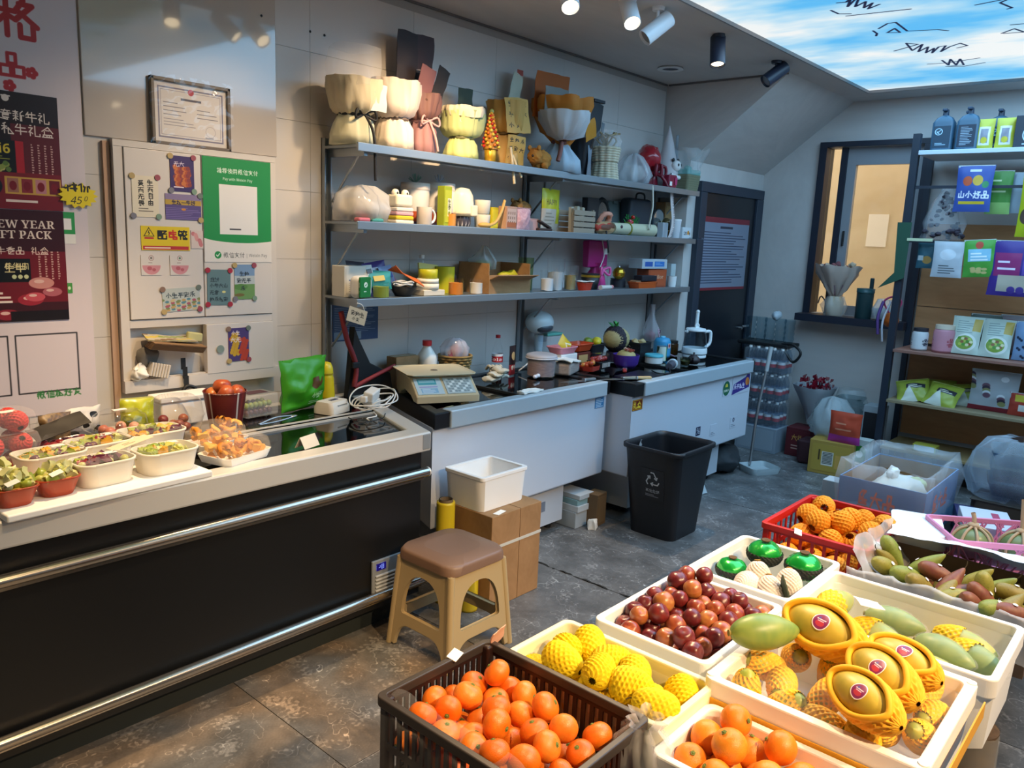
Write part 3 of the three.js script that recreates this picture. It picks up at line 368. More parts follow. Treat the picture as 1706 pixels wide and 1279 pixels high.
const peel = ['#ea6c0c', '#e46208', '#ee7a18'].map((c, i) => MT(mottle(c, ['#f0841e', '#ea7412', '#f29230'][i], 96, 5), 0.38, { bumpMap: pore, bumpScale: 0.0004, clearcoat: 0.25, clearcoatRoughness: 0.35 }));
const mandGeo = mg(fruitGeo(0.037, 0.86, 0.1)), calyx = mg(cy(0.0045, 0.003, 0.004, 0, 0.027, 0, 6), cy(0.007, 0.007, 0.0015, 0, 0.0275, 0, 5)), calM = M('#6d7a35', 0.8);
function loose(name, label, cat, geo, mats, pts, group, extra, tilt = 1.2, sc = [0.93, 1.06]) {
  let proto = null; pts.forEach((p, i) => {
    const m = mats[i % mats.length]; let o;
    if (!proto) { o = proto = T(name, label, cat, p, 0, group); P(o, 'flesh', geo, m); if (extra) for (const [n, g, em] of extra) P(o, n, g, em); } else { o = copy(proto, p); o.children[0].material = m; }
    o.rotation.set(rr(-tilt, tilt), rr(0, 6.28), rr(-tilt, tilt)); o.scale.setScalar(rr(...sc));
  });
}
const fillPile = (x0, x1, z0, z1, y, st, j = 0.3) => { const o = []; for (let x = x0 + st / 2; x < x1 - st / 2.5; x += st) for (let z = z0 + st / 2; z < z1 - st / 2.5; z += st) o.push([x + rr(-j, j) * st, y + rr(-0.006, 0.006), z + rr(-j, j) * st]); return o; };
// push overlapping round fruit apart inside a box
function relax(pts, r, b, n = 60) {
  const q = pts.map((p) => [...p]); for (let t = 0; t < n; t++) { for (let i = 0; i < q.length; i++) for (let j = i + 1; j < q.length; j++) { const d = [0, 1, 2].map((k) => q[j][k] - q[i][k]), l = Math.hypot(...d) || 1e-4, o = 2 * r - l; if (o > 0) for (let k = 0; k < 3; k++) { const m = d[k] / l * o * 0.5 * (k === 1 ? 0.5 : 1); q[i][k] -= m; q[j][k] += m; } }
    for (const p of q) { p[0] = Math.min(b[1] - r, Math.max(b[0] + r, p[0])); p[2] = Math.min(b[3] - r, Math.max(b[2] + r, p[2])); p[1] = Math.max(b[4] + r, p[1]); } } return q;
}
crate('plastic_crate', 'black slotted plastic crate filled with loose mandarins', 1.155, 1.55, -1.4, -0.87, TY, 0.235, M('#2a1714', 0.45), M('#3a322d', 0.4));
seed = 31; loose('mandarin', 'glossy orange mandarin in the black plastic crate', 'mandarin', mandGeo, peel, relax(MAND.concat(fillPile(1.18, 1.52, -1.37, -0.9, TY + 0.1, 0.076)), 0.0345, [1.167, 1.538, -1.388, -0.882, TY + 0.01]), 'mandarins in the black crate', [['calyx', calyx, calM]]);
{ const g = T('crate_liner', 'crumpled clear plastic liner over the edge of the black crate', 'plastic film', [1.17, TY + 0.2, -1.1]), s = new THREE.PlaneGeometry(0.62, 0.2, 40, 14); const p = s.attributes.position; for (let i = 0; i < p.count; i++) { const v = p.getY(i) / 0.2 + 0.5, a = v * 2.2; p.setXYZ(i, p.getX(i), v < 0.5 ? (v - 0.5) * 0.34 : 0.04 * Math.sin((v - 0.5) * 3), (v < 0.5 ? 0.024 : 0.024 - (v - 0.5) * 0.12)); } s.rotateY(-PI / 2); P(g, 'film', bump(s, 0.012, 16, 3), film('#ffffff', 0.05, 0.06)); const t = P(g, 'tape', bump(new THREE.BoxGeometry(0.06, 0.05, 0.003, 4, 4, 1), 0.006, 20, 1), M('#d9a184', 0.6), [0.4, 0.05, -0.28], [0.3, 0.2, 0.1]); P(g, 'paper_scrap', bx(0.045, 0.002, 0.03), PAPER, [0.25, 0.042, -0.3], [0.3, 0.3, 0]); }
// foam fruit nets: a sleeve about the x axis with a raised diamond lattice
function netGeo(L, r0, pf, n = 9, m = 9, amp = 0.004, v0 = 0, v1 = 1, c0 = '#f3d20c', U = 72, W = 40) {
  const pos = [], col = [], uv = [], idx = [], a = new THREE.Color(c0);   // one plain foam colour; the lattice is relief
  for (let j = 0; j <= W; j++) for (let i = 0; i <= U; i++) {
    const v = v0 + (v1 - v0) * j / W, u = i / U * PI * 2, q = Math.max(Math.abs(Math.cos((n * u + m * v * PI) / 2)), Math.abs(Math.cos((n * u - m * v * PI) / 2))), k = Math.pow(q, 4), r = r0 * pf(v) + 1.7 * amp * (k - 0.5) * Math.min(1, pf(v) * 2.2);
    pos.push((v - 0.5) * L, r * Math.cos(u), r * Math.sin(u)); col.push(a.r, a.g, a.b); uv.push(i / U, v);
  }
  for (let j = 0; j < W; j++) for (let i = 0; i < U; i++) { const p = j * (U + 1) + i, q = p + U + 1; idx.push(p, q, p + 1, q, q + 1, p + 1); }
  const g = new THREE.BufferGeometry(); g.setAttribute('position', new THREE.Float32BufferAttribute(pos, 3)); g.setAttribute('color', new THREE.Float32BufferAttribute(col, 3)); g.setAttribute('uv', new THREE.Float32BufferAttribute(uv, 2)); g.setIndex(idx); g.computeVertexNormals(); return g;
}
const netMat = new THREE.MeshStandardMaterial({ vertexColors: true, roughness: 0.75, side: THREE.DoubleSide });
const egg = (p = 0.5) => (v) => Math.pow(Math.max(0, Math.sin(PI * Math.min(1, Math.max(0, v)))), p);
const pearP = (v) => Math.sqrt(Math.max(0, 1 - Math.pow(Math.abs(2 * v - 1), 2.4))) * (1.02 - 0.28 * v), ball = (v) => Math.sqrt(Math.max(0, 1 - Math.pow(2 * v - 1, 2)));
foamBox('white foam box of fruit in bright yellow nets', 1.555, 1.845, -1.34, -0.83, TY, 0.22, 0.02, M('#f1e9c9', 0.75));
{ seed = 77; const g1 = netGeo(0.125, 0.047, pearP, 12, 15, 0.0038, 0.01, 0.99), g2 = netGeo(0.12, 0.05, pearP, 10, 19, 0.005, 0.01, 0.99);
  let pr = [null, null]; relax([...YNET.map(([x, y, z]) => [x, y - 0.02, z]), ...fillPile(1.6, 1.82, -1.3, -0.87, TY + 0.07, 0.13)], 0.046, [1.575, 1.825, -1.32, -0.85, TY + 0.02]).forEach((p, i) => { const k = i % 2, x = p[0], z = p[2]; let o; if (!pr[k]) { o = pr[k] = T('netted_pear', k ? 'pear in a coarse ribbed yellow foam net in the white box' : 'pear in a fine yellow diamond foam net in the white box', 'pear', p, 0, 'yellow netted pears'); P(o, 'foam_net', k ? g2 : g1, netMat); P(o, 'stem', tb([[0.055, 0, 0], [0.068, 0.004, 0], [0.075, 0.01, 0.003]], 0.0018, 4, 5), M('#5a4a22', 0.8)); } else o = copy(pr[k], p); o.position.set(x, p[1], z); o.rotation.set(rr(0, 6), rr(0, 6.28), rr(-0.5, 0.5)); o.scale.setScalar(rr(0.9, 1.08)); }); }
{ const d = foamBox('white foam box piled with dark red nectarines', 1.9, 2.425, -1.285, -0.89, TY, 0.22); P(d, 'side_groove', bx(0.42, 0.006, 0.004, 0, 0.13, 0.192), M('#e2ded6', 0.8)); seed = 41;
  const skin = [['#5e1a1c', '#93302a', 3], ['#7e241e', '#c4703a', 2.2], ['#561820', '#7e2628', 3.5], ['#9a4628', '#d4964a', 2.4]].map(([a, b, f]) => MT(mottle(a, b, 96, f, 1.4), 0.32, { clearcoat: 0.35, clearcoatRoughness: 0.3 }));
  loose('nectarine', 'shiny red nectarine in the piled white foam box', 'nectarine', fruitGeo(0.031, 1.06, 0.2, 26, 0.1), skin, relax(NECT.concat(fillPile(1.93, 2.4, -1.26, -0.92, TY + 0.14, 0.066)), 0.0305, [1.922, 2.403, -1.263, -0.912, TY + 0.04]), 'nectarines in the white foam box', null, 1.5, [0.9, 1.12]); }
{ foamBox('white foam box of foil-wrapped green melons and white-netted fruit', 2.475, 2.955, -1.285, -0.89, TY, 0.215); seed = 9;
  const foil = M('#16a83a', 0.25, { metalness: 0.35, clearcoat: 0.6 }), black = netGeo(0.112, 0.0675, ball, 26, 13, 0.003, 0.4, 0.985, '#2c2f2c', 80, 30); black.rotateZ(-PI / 2);
  const mel = (p, r, l) => { const g = T('wrapped_melon', l, 'melon', p, rr(0, 6), 'green foil-wrapped melons'); P(g, 'foil', bump(fruitGeo(0.064, 0.84, 0.16, 40), 0.004, 22, r * 90), foil); P(g, 'foam_net', black.clone().scale(1, 0.88, 1), netMat, undefined, undefined, 'black foam net around the lower half'); P(g, 'crown', la([[0.001, 0.046], [0.016, 0.05], [0.019, 0.056], [0.012, 0.055], [0.001, 0.05]], 8), M('#5d4426', 0.8)); g.scale.setScalar(r / 0.064); };
  mel([2.66, 0.515, -1.19], 0.056, 'green foil-wrapped melon with a brown torn label in a black net'); mel([2.83, 0.545, -1.14], 0.064, 'large green foil-wrapped melon in a black net at the red crate side'); mel([2.82, 0.545, -0.985], 0.064, 'large green foil-wrapped melon in a black net beside the white-netted fruit'); mel([2.74, 0.43, -1.08], 0.05, 'small green foil-wrapped melon half buried in the white foam box'); mel([2.9, 0.44, -0.94], 0.05, 'small green foil-wrapped melon low in the box corner');
  const wn = netGeo(0.11, 0.05, pearP, 16, 16, 0.003, 0.02, 0.98, '#e2d2c4'); let pr = null;
  for (const [x, y, z, a] of [[2.63, 0.535, -1.075, 1], [2.56, 0.52, -1.085, 2.2], [2.585, 0.515, -1.01, 4], [2.665, 0.53, -0.975, 0.6]]) { const o = pr ? copy(pr, [x, y, z]) : (pr = T('netted_fruit', 'fruit in a white foam net beside the green foil melons', 'fruit', [x, y, z], 0, 'white-netted fruit')); if (!o.children.length) { P(o, 'foam_net', wn, netMat); P(o, 'blossom_end', la([[0.001, 0], [0.009, 0.002], [0.012, 0.006], [0.008, 0.007]], 10).rotateZ(-PI / 2), M('#b58a3a', 0.8), [0.052, 0, 0]); } o.rotation.set(a, a * 1.3, 0.5 - a * 0.2); }
  const lf = new THREE.Shape(); lf.moveTo(-0.038, -0.05); lf.lineTo(0.04, -0.045); lf.quadraticCurveTo(0.045, 0.01, -0.01, 0.062); lf.quadraticCurveTo(-0.036, 0.02, -0.038, -0.05); O('leaf_card', 'dark green leaf-shaped card leaning on white-netted fruit', 'card', ex(lf, 0.004, 0.001), M('#39432c', 0.7), [2.578, 0.535, -0.955], [-0.35, 0.75, 0.1]); }
// papayas
const papP = (v) => Math.pow(Math.max(0, Math.sin(PI * Math.pow(v, 0.86))), 0.62), papG = (L, r) => { const pts = []; for (let i = 0; i <= 24; i++) pts.push([r * papP(i / 24), (i / 24 - 0.5) * L]); return la(pts, 32).rotateZ(-PI / 2); };
const papSkin = [MT(mottle('#b8a236', '#d0b446', 96, 4), 0.4), MT(mottle('#6f8f4a', '#9aa850', 96, 3), 0.4), MT(mottle('#b9b23e', '#8da84a', 96, 3), 0.42)], papGeo = papG(0.2, 0.048), stemG = mg(cy(0.006, 0.009, 0.008, 0, 0, 0, 8).rotateZ(PI / 2).translate(-0.095, 0, 0));
const seal = cv(128, 128, (x) => { fillR(x, '#b89a3a', 0, 0, 128, 128); blob(x, '#f4eef0', 64, 64, 62); blob(x, '#8a2a5e', 64, 64, 55); blob(x, '#c23a4a', 64, 80, 34, 0.6); fillR(x, '#f0d8e4', 30, 46, 68, 8); fillR(x, '#e8c8da', 40, 60, 48, 6); blob(x, '#5a4a9a', 44, 40, 9); }), sealG = (() => { const g = new THREE.CircleGeometry(0.021, 24); const p = g.attributes.position; for (let i = 0; i < p.count; i++) p.setZ(i, Math.sqrt(0.05 * 0.05 - p.getY(i) * p.getY(i)) - 0.05 + 0.0012); g.computeVertexNormals(); return g; })();
// half sleeve of yellow net round a papaya, open along the top
const slP = (v) => Math.pow(Math.max(0, Math.sin(PI * (0.004 + 0.992 * v))), 0.5);
function sleeve() { const g = netGeo(0.215, 0.056, slP, 14, 15, 0.0055, 0, 1, '#f6b426', 88, 48), p = g.attributes.position, ang = []; for (let i = 0; i < p.count; i++) ang.push(Math.atan2(p.getY(i), p.getZ(i))); const ix = g.index.array, out = []; for (let i = 0; i < ix.length; i += 3) { const x = p.getX(ix[i]), lim = Math.abs(x) < 0.088 ? 1.12 * Math.sqrt(1 - Math.pow(x / 0.088, 2)) : 0; if ([0, 1, 2].every((k) => Math.abs(ang[ix[i + k]] - PI / 2) < lim)) continue; out.push(ix[i], ix[i + 1], ix[i + 2]); } g.setIndex(out); return g; }
const sleeveG = sleeve(), rimG = tb(Array.from({ length: 40 }, (_, i) => { const t = i / 40 * 2 * PI, x = Math.cos(t) * 0.088, a = Math.sin(t) * 1.12, r = 0.057 * slP(x / 0.215 + 0.5); return [x, r * Math.cos(a), r * Math.sin(a)]; }), 0.0075, 80, 7, true);
function papaya(label, pos, ry, k = 0, roll = 0.3, s = 1, net = true, group = 'papayas in yellow nets') {
  const g = T('papaya', label, 'papaya', pos, 0, group); g.rotation.set(roll, ry, 0, 'YXZ'); g.scale.setScalar(s); P(g, 'flesh', papGeo, papSkin[k]); P(g, 'stem_end', stemG, M('#8a7a3c', 0.8));
  if (net) { P(g, 'foam_net', sleeveG, netMat); P(g, 'net_edge', rimG, M('#f2b31c', 0.7)); const m = P(g, 'label_sticker', sealG, MT(seal, 0.35), [0.012, 0.0478, 0], [-PI / 2, 0, 0]); m.userData.label = 'round purple and white label'; } return g;
}
foamBox('deep white foam box of papayas in printed film', 2.39, 2.84, -0.885, -0.28, TY, 0.225, 0.022);
{ const band = cv(128, 64, (x) => { fillR(x, '#b8281e', 0, 0, 128, 64); txt(x, 'FINES', 6, 46, 40, '#f0d060', 'serif'); fillR(x, '#e8c84a', 0, 0, 128, 5); fillR(x, '#e8c84a', 0, 59, 128, 5); }), bandM = MT(band, 0.35, { side: THREE.DoubleSide }), bandG = new THREE.CylinderGeometry(0.0505, 0.0505, 0.034, 28, 1, true, 0.2, 2.6).rotateZ(-PI / 2);
  const filmG = bump(papG(0.215, 0.051), 0.004, 30, 2), netH = netGeo(0.2, 0.052, (v) => papP(0.04 + v * 0.92), 15, 16, 0.004, 0.02, 0.45, '#e9c21c', 84, 24);
  [[2.69, 0.5, -0.815, -0.25, 2], [2.7, 0.5, -0.625, -1.48, 1], [2.55, 0.5, -0.63, -1.8, 2], [2.585, 0.505, -0.45, -1.87, 1], [2.71, 0.495, -0.42, -1.65, 2], [2.485, 0.48, -0.45, -1.57, 2], [2.64, 0.49, -0.37, -2.0, 1]].forEach(([x, y, z, a, k], i) => { const g = papaya(i % 2 ? 'green papaya in clear film with a red and gold band in the deep foam box' : 'yellow-green papaya in film and half a yellow net in the deep foam box', [x, y, z], a, k, 0.25 - i * 0.06, 0.95, false, 'papayas in the deep foam box'); P(g, 'clear_film', filmG, film('#ffffff', 0.05, 0.1)); P(g, 'printed_band', bandG, bandM, [0.02, 0, 0], [0.4, 0, 0]); if (i % 2 === 0) P(g, 'foam_net', netH, netMat); });
  const c = bump(new THREE.BoxGeometry(0.1, 0.002, 0.075, 8, 1, 8), 0.006, 9, 4); O('blank_card', 'blank white card lying on the papayas in the deep foam box', 'card', c, PAPER, [2.585, 0.585, -0.68], [0.1, 0.5, -0.22]);
  seed = 3; [[2.5, 0.43, -0.72], [2.7, 0.42, -0.72], [2.5, 0.42, -0.52], [2.72, 0.42, -0.52]].forEach((p, i) => papaya('papaya in the lower layer of the deep foam box', p, rr(0, 3), i % 3, 0, 0.9, false, 'papayas in the lower layer')); }
const mark = scene.children.length;
foamBox('shallow white foam box of netted mangoes under clear film with papayas on top', 1.86, 2.375, -0.885, -0.335, TY, 0.2, 0.03, M('#f2efe9', 0.7));
{ P(scene.children[scene.children.length - 1], 'yellow_tape', mg(bx(0.004, 0.045, 0.57, -0.262, 0.135, 0), bx(0.5, 0.045, 0.004, 0, 0.135, 0.294)), M('#e3a51e', 0.5));
  seed = 19; const mn = netGeo(0.13, 0.043, pearP, 13, 14, 0.004, 0.02, 0.9, '#f8bc24'), bare = papG(0.1, 0.036); let pr = null;
  [[1.95,0.49,-0.8],[1.955,0.49,-0.69],[1.945,0.49,-0.59],[1.935,0.49,-0.49],[2.18,0.49,-0.4],[2.22,0.49,-0.77],[2.11,0.49,-0.82],[2.2,0.49,-0.66],[2.07,0.49,-0.4],[2.03,0.49,-0.48],[2.04,0.49,-0.74],[2.06,0.49,-0.63],[2.3,0.49,-0.45],[2.3,0.49,-0.57],[2.3,0.49,-0.68],[2.16,0.49,-0.54]].forEach((p) => { const o = pr ? copy(pr, p) : (pr = T('netted_mango', 'mango in an orange-yellow foam net under the clear film', 'mango', p, 0, 'netted mangoes under film')); if (!o.children.length) { P(o, 'foam_net', mn, netMat); P(o, 'flesh', bare, papSkin[2], [0.014, 0, 0]); } o.rotation.set(rr(0, 6), rr(1.6, 2.9), rr(-0.2, 0.2)); });
  const s = new THREE.PlaneGeometry(0.47, 0.54, 40, 40).rotateX(-PI / 2); O('stretch_film', 'clear stretch film over the shallow box of netted mangoes', 'plastic film', bump(s, 0.008, 12, 6), film('#f4f6ff', 0.03, 0.035), [2.12, 0.538, -0.63]);
  for (const [x, z] of [[1.885, -0.89], [2.35, -0.89], [1.885, -0.37], [2.35, -0.37]]) { const f = P(scene.getObjectByName('foam_box_004') ?? scene, 'lug', cy(0.014, 0.012, 0.008, 0, 0, 0, 14), FOAM); f.position.set(x - 2.1175, 0.2, z + 0.63); }
  papaya('large papaya in a yellow net with a round label, lying across both mango boxes', [2.21, 0.605, -0.7], -1.87, 0, 0.75, 1.25); papaya('papaya in a yellow net leaning between two others above the film', [2.075, 0.605, -0.5], -2.18, 0, 0.75, 1.12); papaya('papaya in a yellow net against the deep foam box, above the film', [2.21, 0.595, -0.49], -1.95, 0, 0.45, 1.02); papaya('papaya in a yellow net with a big round label at the front of the film', [1.93, 0.605, -0.5], -2.1, 0, 0.75, 1.05);
  const g = papaya('bare green papaya resting on the box edge beside the nectarines', [2.09, 0.6, -0.82], -0.7, 1, 0.6, 1.05, false, 'loose papayas'); P(g, 'blossom_scar', sp(0.006, 0.096, 0, 0, 0.5, 1, 1, 8), M('#3c4520', 0.8)); }
for (const o of scene.children.slice(mark)) { o.position.x -= 0.055; o.position.y += 0.045; o.position.z += 0.025; }
{ const b = T('flat_carton', 'thin brown carton under the shallow mango box', 'carton', [2.06, TY, -0.585]); P(b, 'box_body', bx(0.46, 0.043, 0.5, 0, 0.022, 0, 0.003), CARD); P(b, 'tape', bx(0.462, 0.001, 0.05, 0, 0.0436, 0), M('#9a8a68', 0.3)); }
foamBox('white foam box of loose oranges beside the black crate', 1.5, 1.795, -0.83, -0.33, TY, 0.19);
seed = 52; loose('orange', 'large bright orange in the white foam box', 'orange', mg(fruitGeo(0.042, 0.95, 0.08)), [MT(mottle('#ec8416', '#f29a2e', 96, 5), 0.4, { bumpMap: pore, bumpScale: 0.0004 }), MT(mottle('#e87a12', '#ee9026', 96, 5), 0.4, { bumpMap: pore, bumpScale: 0.0004 })], relax(ORNG.map(([x, y, z]) => [x + 0.02, y - 0.03, z - 0.02]).concat(fillPile(1.52, 1.78, -0.8, -0.36, TY + 0.075, 0.09)), 0.041, [1.522, 1.773, -0.808, -0.352, TY + 0.025]), 'oranges in the white foam box', [['calyx', calyx.clone().translate(0, 0.012, 0), calM]]);
{ const b = T('produce_bag', 'clear produce bag crumpled between the black crate and the orange box', 'plastic bag', [1.52, TY + 0.1, -0.86]); P(b, 'film', wrapGeo([[0.001, 0], [0.05, 0.01], [0.07, 0.06], [0.06, 0.11], [0.03, 0.14], [0.045, 0.16]], 30, 0.014, 7, 2), film('#ffffff', 0.12, 0.28)); }
crate('plastic_crate', 'red slotted plastic crate of orange-netted fruit', 3.11, 3.65, -1.275, -0.85, TY, 0.23, M('#c81f1c', 0.4), M('#d2241e', 0.4), [9, 8]);
{ seed = 23; const on = netGeo(0.1, 0.047, ball, 12, 11, 0.004, 0.03, 0.97, '#f9a11c'); let pr = null; relax(ONET.concat(fillPile(3.14, 3.62, -1.24, -0.88, TY + 0.1, 0.104)), 0.047, [3.12, 3.64, -1.265, -0.86, TY + 0.01]).forEach((p) => { const o = pr ? copy(pr, p) : (pr = T('netted_persimmon', 'round fruit in an orange foam net in the red crate', 'fruit', p, 0, 'orange-netted fruit')); if (!o.children.length) { P(o, 'foam_net', on, netMat); P(o, 'blossom_end', la([[0.001, 0], [0.012, -0.002], [0.014, 0.004]], 10).rotateZ(-PI / 2), M('#c8661a', 0.7), [0.05, 0, 0]); } o.rotation.set(rr(0, 6), rr(0, 6), rr(-1, 1)); });
  for (const [x, z] of [[3.1, -1.12], [3.2, -0.842]]) O('price_tag', x < 3.15 ? 'small white price tag on the end rim of the red crate' : 'small white price tag on the long rim of the red crate', 'price tag', bx(0.05, 0.003, 0.03, 0, 0, 0), PAPER, [x, 0.567, z], [0.3, 0.4, 0]); }
{ const b = T('carton_tray', 'cardboard tray of green and red pears lined with clear plastic', 'carton', [3.18, TY, -0.56]), w = 0.46, d = 0.56; P(b, 'tray', tub(w, d, w, d, 0.2, 0.008, 0.006, 0, 24), M('#6b5546', 0.85));
  const s = new THREE.PlaneGeometry(0.62, 0.22, 40, 14), p = s.attributes.position; for (let i = 0; i < p.count; i++) { const v = p.getY(i) / 0.22 + 0.5; p.setXYZ(i, p.getX(i), v < 0.5 ? (v - 0.5) * 0.3 : 0.02 - (v - 0.5) * 0.12, v < 0.5 ? -0.012 : -0.012 + (v - 0.5) * 0.12); } s.rotateY(PI / 2); P(b, 'plastic_liner', bump(s, 0.014, 14, 5), film('#f4f4f6', 0.15, 0.4), [-w / 2, 0.205, 0]); const e = new THREE.PlaneGeometry(0.46, 0.24, 30, 14); P(b, 'plastic_liner', bump(e, 0.03, 9, 8), film('#e9e6e4', 0.18, 0.5), [0, 0.19, -d / 2 + 0.03], [-0.5, 0, 0]);
  const pearG = (() => { const pts = []; for (let i = 0; i <= 26; i++) { const v = i / 26; pts.push([0.034 * (Math.sqrt(Math.max(0, 1 - Math.pow(2 * v - 1, 2))) * (1.12 - 0.72 * v) + 0.1 * Math.sin(PI * v)), (v - 0.5) * 0.16]); } return la(pts, 22).rotateZ(-PI / 2); })(), skins = [['#8f8a32', '#a79a42'], ['#8c7a34', '#9c8a3c'], ['#7a3a32', '#95603c'], ['#7f8c34', '#9aa048']].map(([a, c]) => MT(mottle(a, c, 64, 4, 1, 0.05, '#5a4a20'), 0.5)), stk = M('#f3e9e4', 0.5); let pr = null; seed = 66;
  const PE = PEAR.map(([x, y, z]) => [Math.min(3.36, Math.max(3.0, x + 0.04)), y, Math.min(-0.33, Math.max(-0.79, z))]).concat(fillPile(2.98, 3.38, -0.82, -0.31, TY + 0.11, 0.1));
  const labels = ['olive green pear in the plastic-lined cardboard tray', 'brownish pear in the plastic-lined cardboard tray', 'red-blushed pear in the plastic-lined cardboard tray', 'bright green pear in the plastic-lined cardboard tray'];
  PE.forEach((q, i) => { const k = i % 7 === 3 || i % 7 === 5 ? 2 : i % 3 === 0 ? 1 : i % 2 ? 0 : 3, o = pr ? copy(pr, q, undefined, labels[k], 'pears in the cardboard tray') : (pr = T('pear', labels[k], 'pear', q, 0, 'pears in the cardboard tray')); if (!o.children.length) { P(o, 'flesh', pearG, skins[k]); P(o, 'stem', tb([[0.078, 0, 0], [0.093, 0.003, 0.002], [0.104, 0.01, 0.004]], 0.0016, 4, 5), M('#4a3a20', 0.8)); P(o, 'sticker', cy(0.008, 0.008, 0.0006, -0.015, 0.0335, 0, 12), stk); } else o.children[0].material = skins[k]; o.rotation.set(rr(-1.2, 1.2), rr(-1.6, -0.5) + (rnd() < 0.15 ? PI : 0), rr(-0.25, 0.25)); }); }
{ // white foam sheet hanging over the back of the pear tray
  const s = new THREE.PlaneGeometry(0.6, 0.34, 50, 24), p = s.attributes.position; for (let i = 0; i < p.count; i++) { const v = p.getY(i) / 0.34 + 0.5, u = p.getX(i); p.setXYZ(i, u, v > 0.55 ? 0.03 * Math.sin((v - 0.55) * 4) : -(0.55 - v) * 0.2, -(v - 0.5) * 0.3); } s.rotateY(PI / 2); O('foam_sheet', 'thin white foam sheet draped over the back edge of the pear tray', 'foam sheet', bump(s, 0.014, 7, 4), M('#eef0f4', 0.7, { side: THREE.DoubleSide }), [3.47, 0.575, -0.55], [0, 0.12, 0]);
  O('foam_tray', 'white foam tray lying upside down between the red crate and the pink basket', 'foam tray', tub(0.3, 0.2, 0.31, 0.21, 0.06, 0.02, 0.03).rotateX(PI), FOAM, [3.6, 0.57, -0.8], [0, 0.3, 0]); }
// pink lattice basket of tied melons
{ const b = T('lattice_basket', 'pink plastic lattice basket holding two melons tied with cord', 'basket', [3.72, 0.43, -0.5], -0.95), m = M('#e58fb4', 0.5), w = 0.5, d = 0.3, h = 0.15; P(b, 'base', bx(w - 0.02, 0.008, d - 0.02, 0, 0.004, 0), m);
  P(b, 'rim', mv(up(ex(sh(rrect(w + 0.02, d + 0.02, 0.03).getPoints(5).map((q) => [q.x, q.y]), rrect(w - 0.006, d - 0.006, 0.024, THREE.Path)), 0.018, 0.003)), 0, h - 0.014, 0), m); seed = 4;
  const lat = (L) => mg(...Array.from({ length: 26 }, () => { const x = rr(-L / 2, L / 2), a = rr(-1.1, 1.1), x2 = Math.max(-L / 2, Math.min(L / 2, x + Math.sin(a) * h)); return tb([[x, 0, 0], [x2, h - 0.01, 0]], 0.004, 1, 5); })); for (const s of [-1, 1]) { P(b, 'lattice_side', lat(w - 0.02), m, [0, 0, s * (d / 2 - 0.004)]); P(b, 'lattice_end', lat(d - 0.02), m, [s * (w / 2 - 0.004), 0, 0], [0, PI / 2, 0]); }
  const bd = T('basket_riser', 'dark closed box under the pink lattice basket', 'box', [3.72, TY, -0.5], -0.95); P(bd, 'box_body', bx(0.46, 0.096, 0.27, 0, 0.05, 0, 0.004), M('#3a3350', 0.7)); P(bd, 'lid_seam', bx(0.464, 0.004, 0.274, 0, 0.07, 0), M('#2a2540', 0.7));
  for (const [x, z, l, hh] of [[3.66, -0.6, 'green melon tied with pale cord in the pink basket, its cord tied in a bow', 0.05], [3.74, -0.44, 'green melon tied with pale cord in the pink basket, its cord end standing up', 0.13]]) { const g = T('tied_melon', l, 'melon', [x, 0.525, z], rr(0, 3)), R = 0.075; P(g, 'flesh', fruitGeo(R, 0.9, 0.06, 30), MT(mottle('#6f7d4a', '#8a9560', 96, 4), 0.35)); const cord = M('#c9a984', 0.8); for (let i = 0; i < 4; i++) P(g, 'cord', tb(Array.from({ length: 16 }, (_, k) => { const t = k / 16 * 2 * PI; return [Math.cos(t) * (R + 0.003), Math.sin(t) * (R * 0.9 + 0.003), 0]; }), 0.006, 40, 6, true), cord, undefined, [0, i * PI / 4, 0]); P(g, 'cord_knot', bump(sp(0.02, 0, R * 0.95, 0, 1.2, 0.8, 1, 14), 0.008, 40, 2), cord); P(g, 'cord_end', tb([[0, R * 0.9, 0], [0.006, R + hh * 0.5, 0.004], [0.012, R + hh, 0]], 0.009, 8, 7), cord); } }

// ---------------------------------------------------------------- left wall: posters, certificate, electrical cabinet
const WF = WZ + 0.006;                                              // face of the wall tiles
const sheet = (name, label, cat, x0, x1, y0, y1, z, t, rough = 0.45, th = 0.003) => O(name, label, cat, bx(x1 - x0, y1 - y0, th), MT(t, rough), [(x0 + x1) / 2, (y0 + y1) / 2, z + th / 2]);
sheet('wall_banner', 'tall white banner with red characters and a framed blank square', 'banner', 0.5, 1.27, 0.94, 2.78, WF, cv(385, 920, (x) => {
  fillR(x, '#d9cfd6', 0, 0, 385, 920); const X = (v) => (v - 0.5) * 500, Y = (v) => (2.78 - v) * 500;
  cjk(x, '格', X(1.0), Y(2.46), 70, '#b3202c', 0.13); cjk(x, '品', X(1.0), Y(2.27), 42, '#b3202c', 0.14); for (const [a, b] of [[1.105, 2.21], [1.03, 2.155]]) for (let i = 0; i < 5; i++) blob(x, '#b3202c', X(a) + Math.cos(i * 1.257) * 6, Y(b) + Math.sin(i * 1.257) * 6, 5);
  x.strokeStyle = '#2a2a30'; x.lineWidth = 2.5; x.strokeRect(X(0.99), Y(1.255), 108, 112); x.strokeRect(X(0.84), Y(1.255), 62, 112); cjk(x, '微信加好友', X(1.05), Y(1.035), 15, '#2f7a3c', 0.13); }), 0.35);
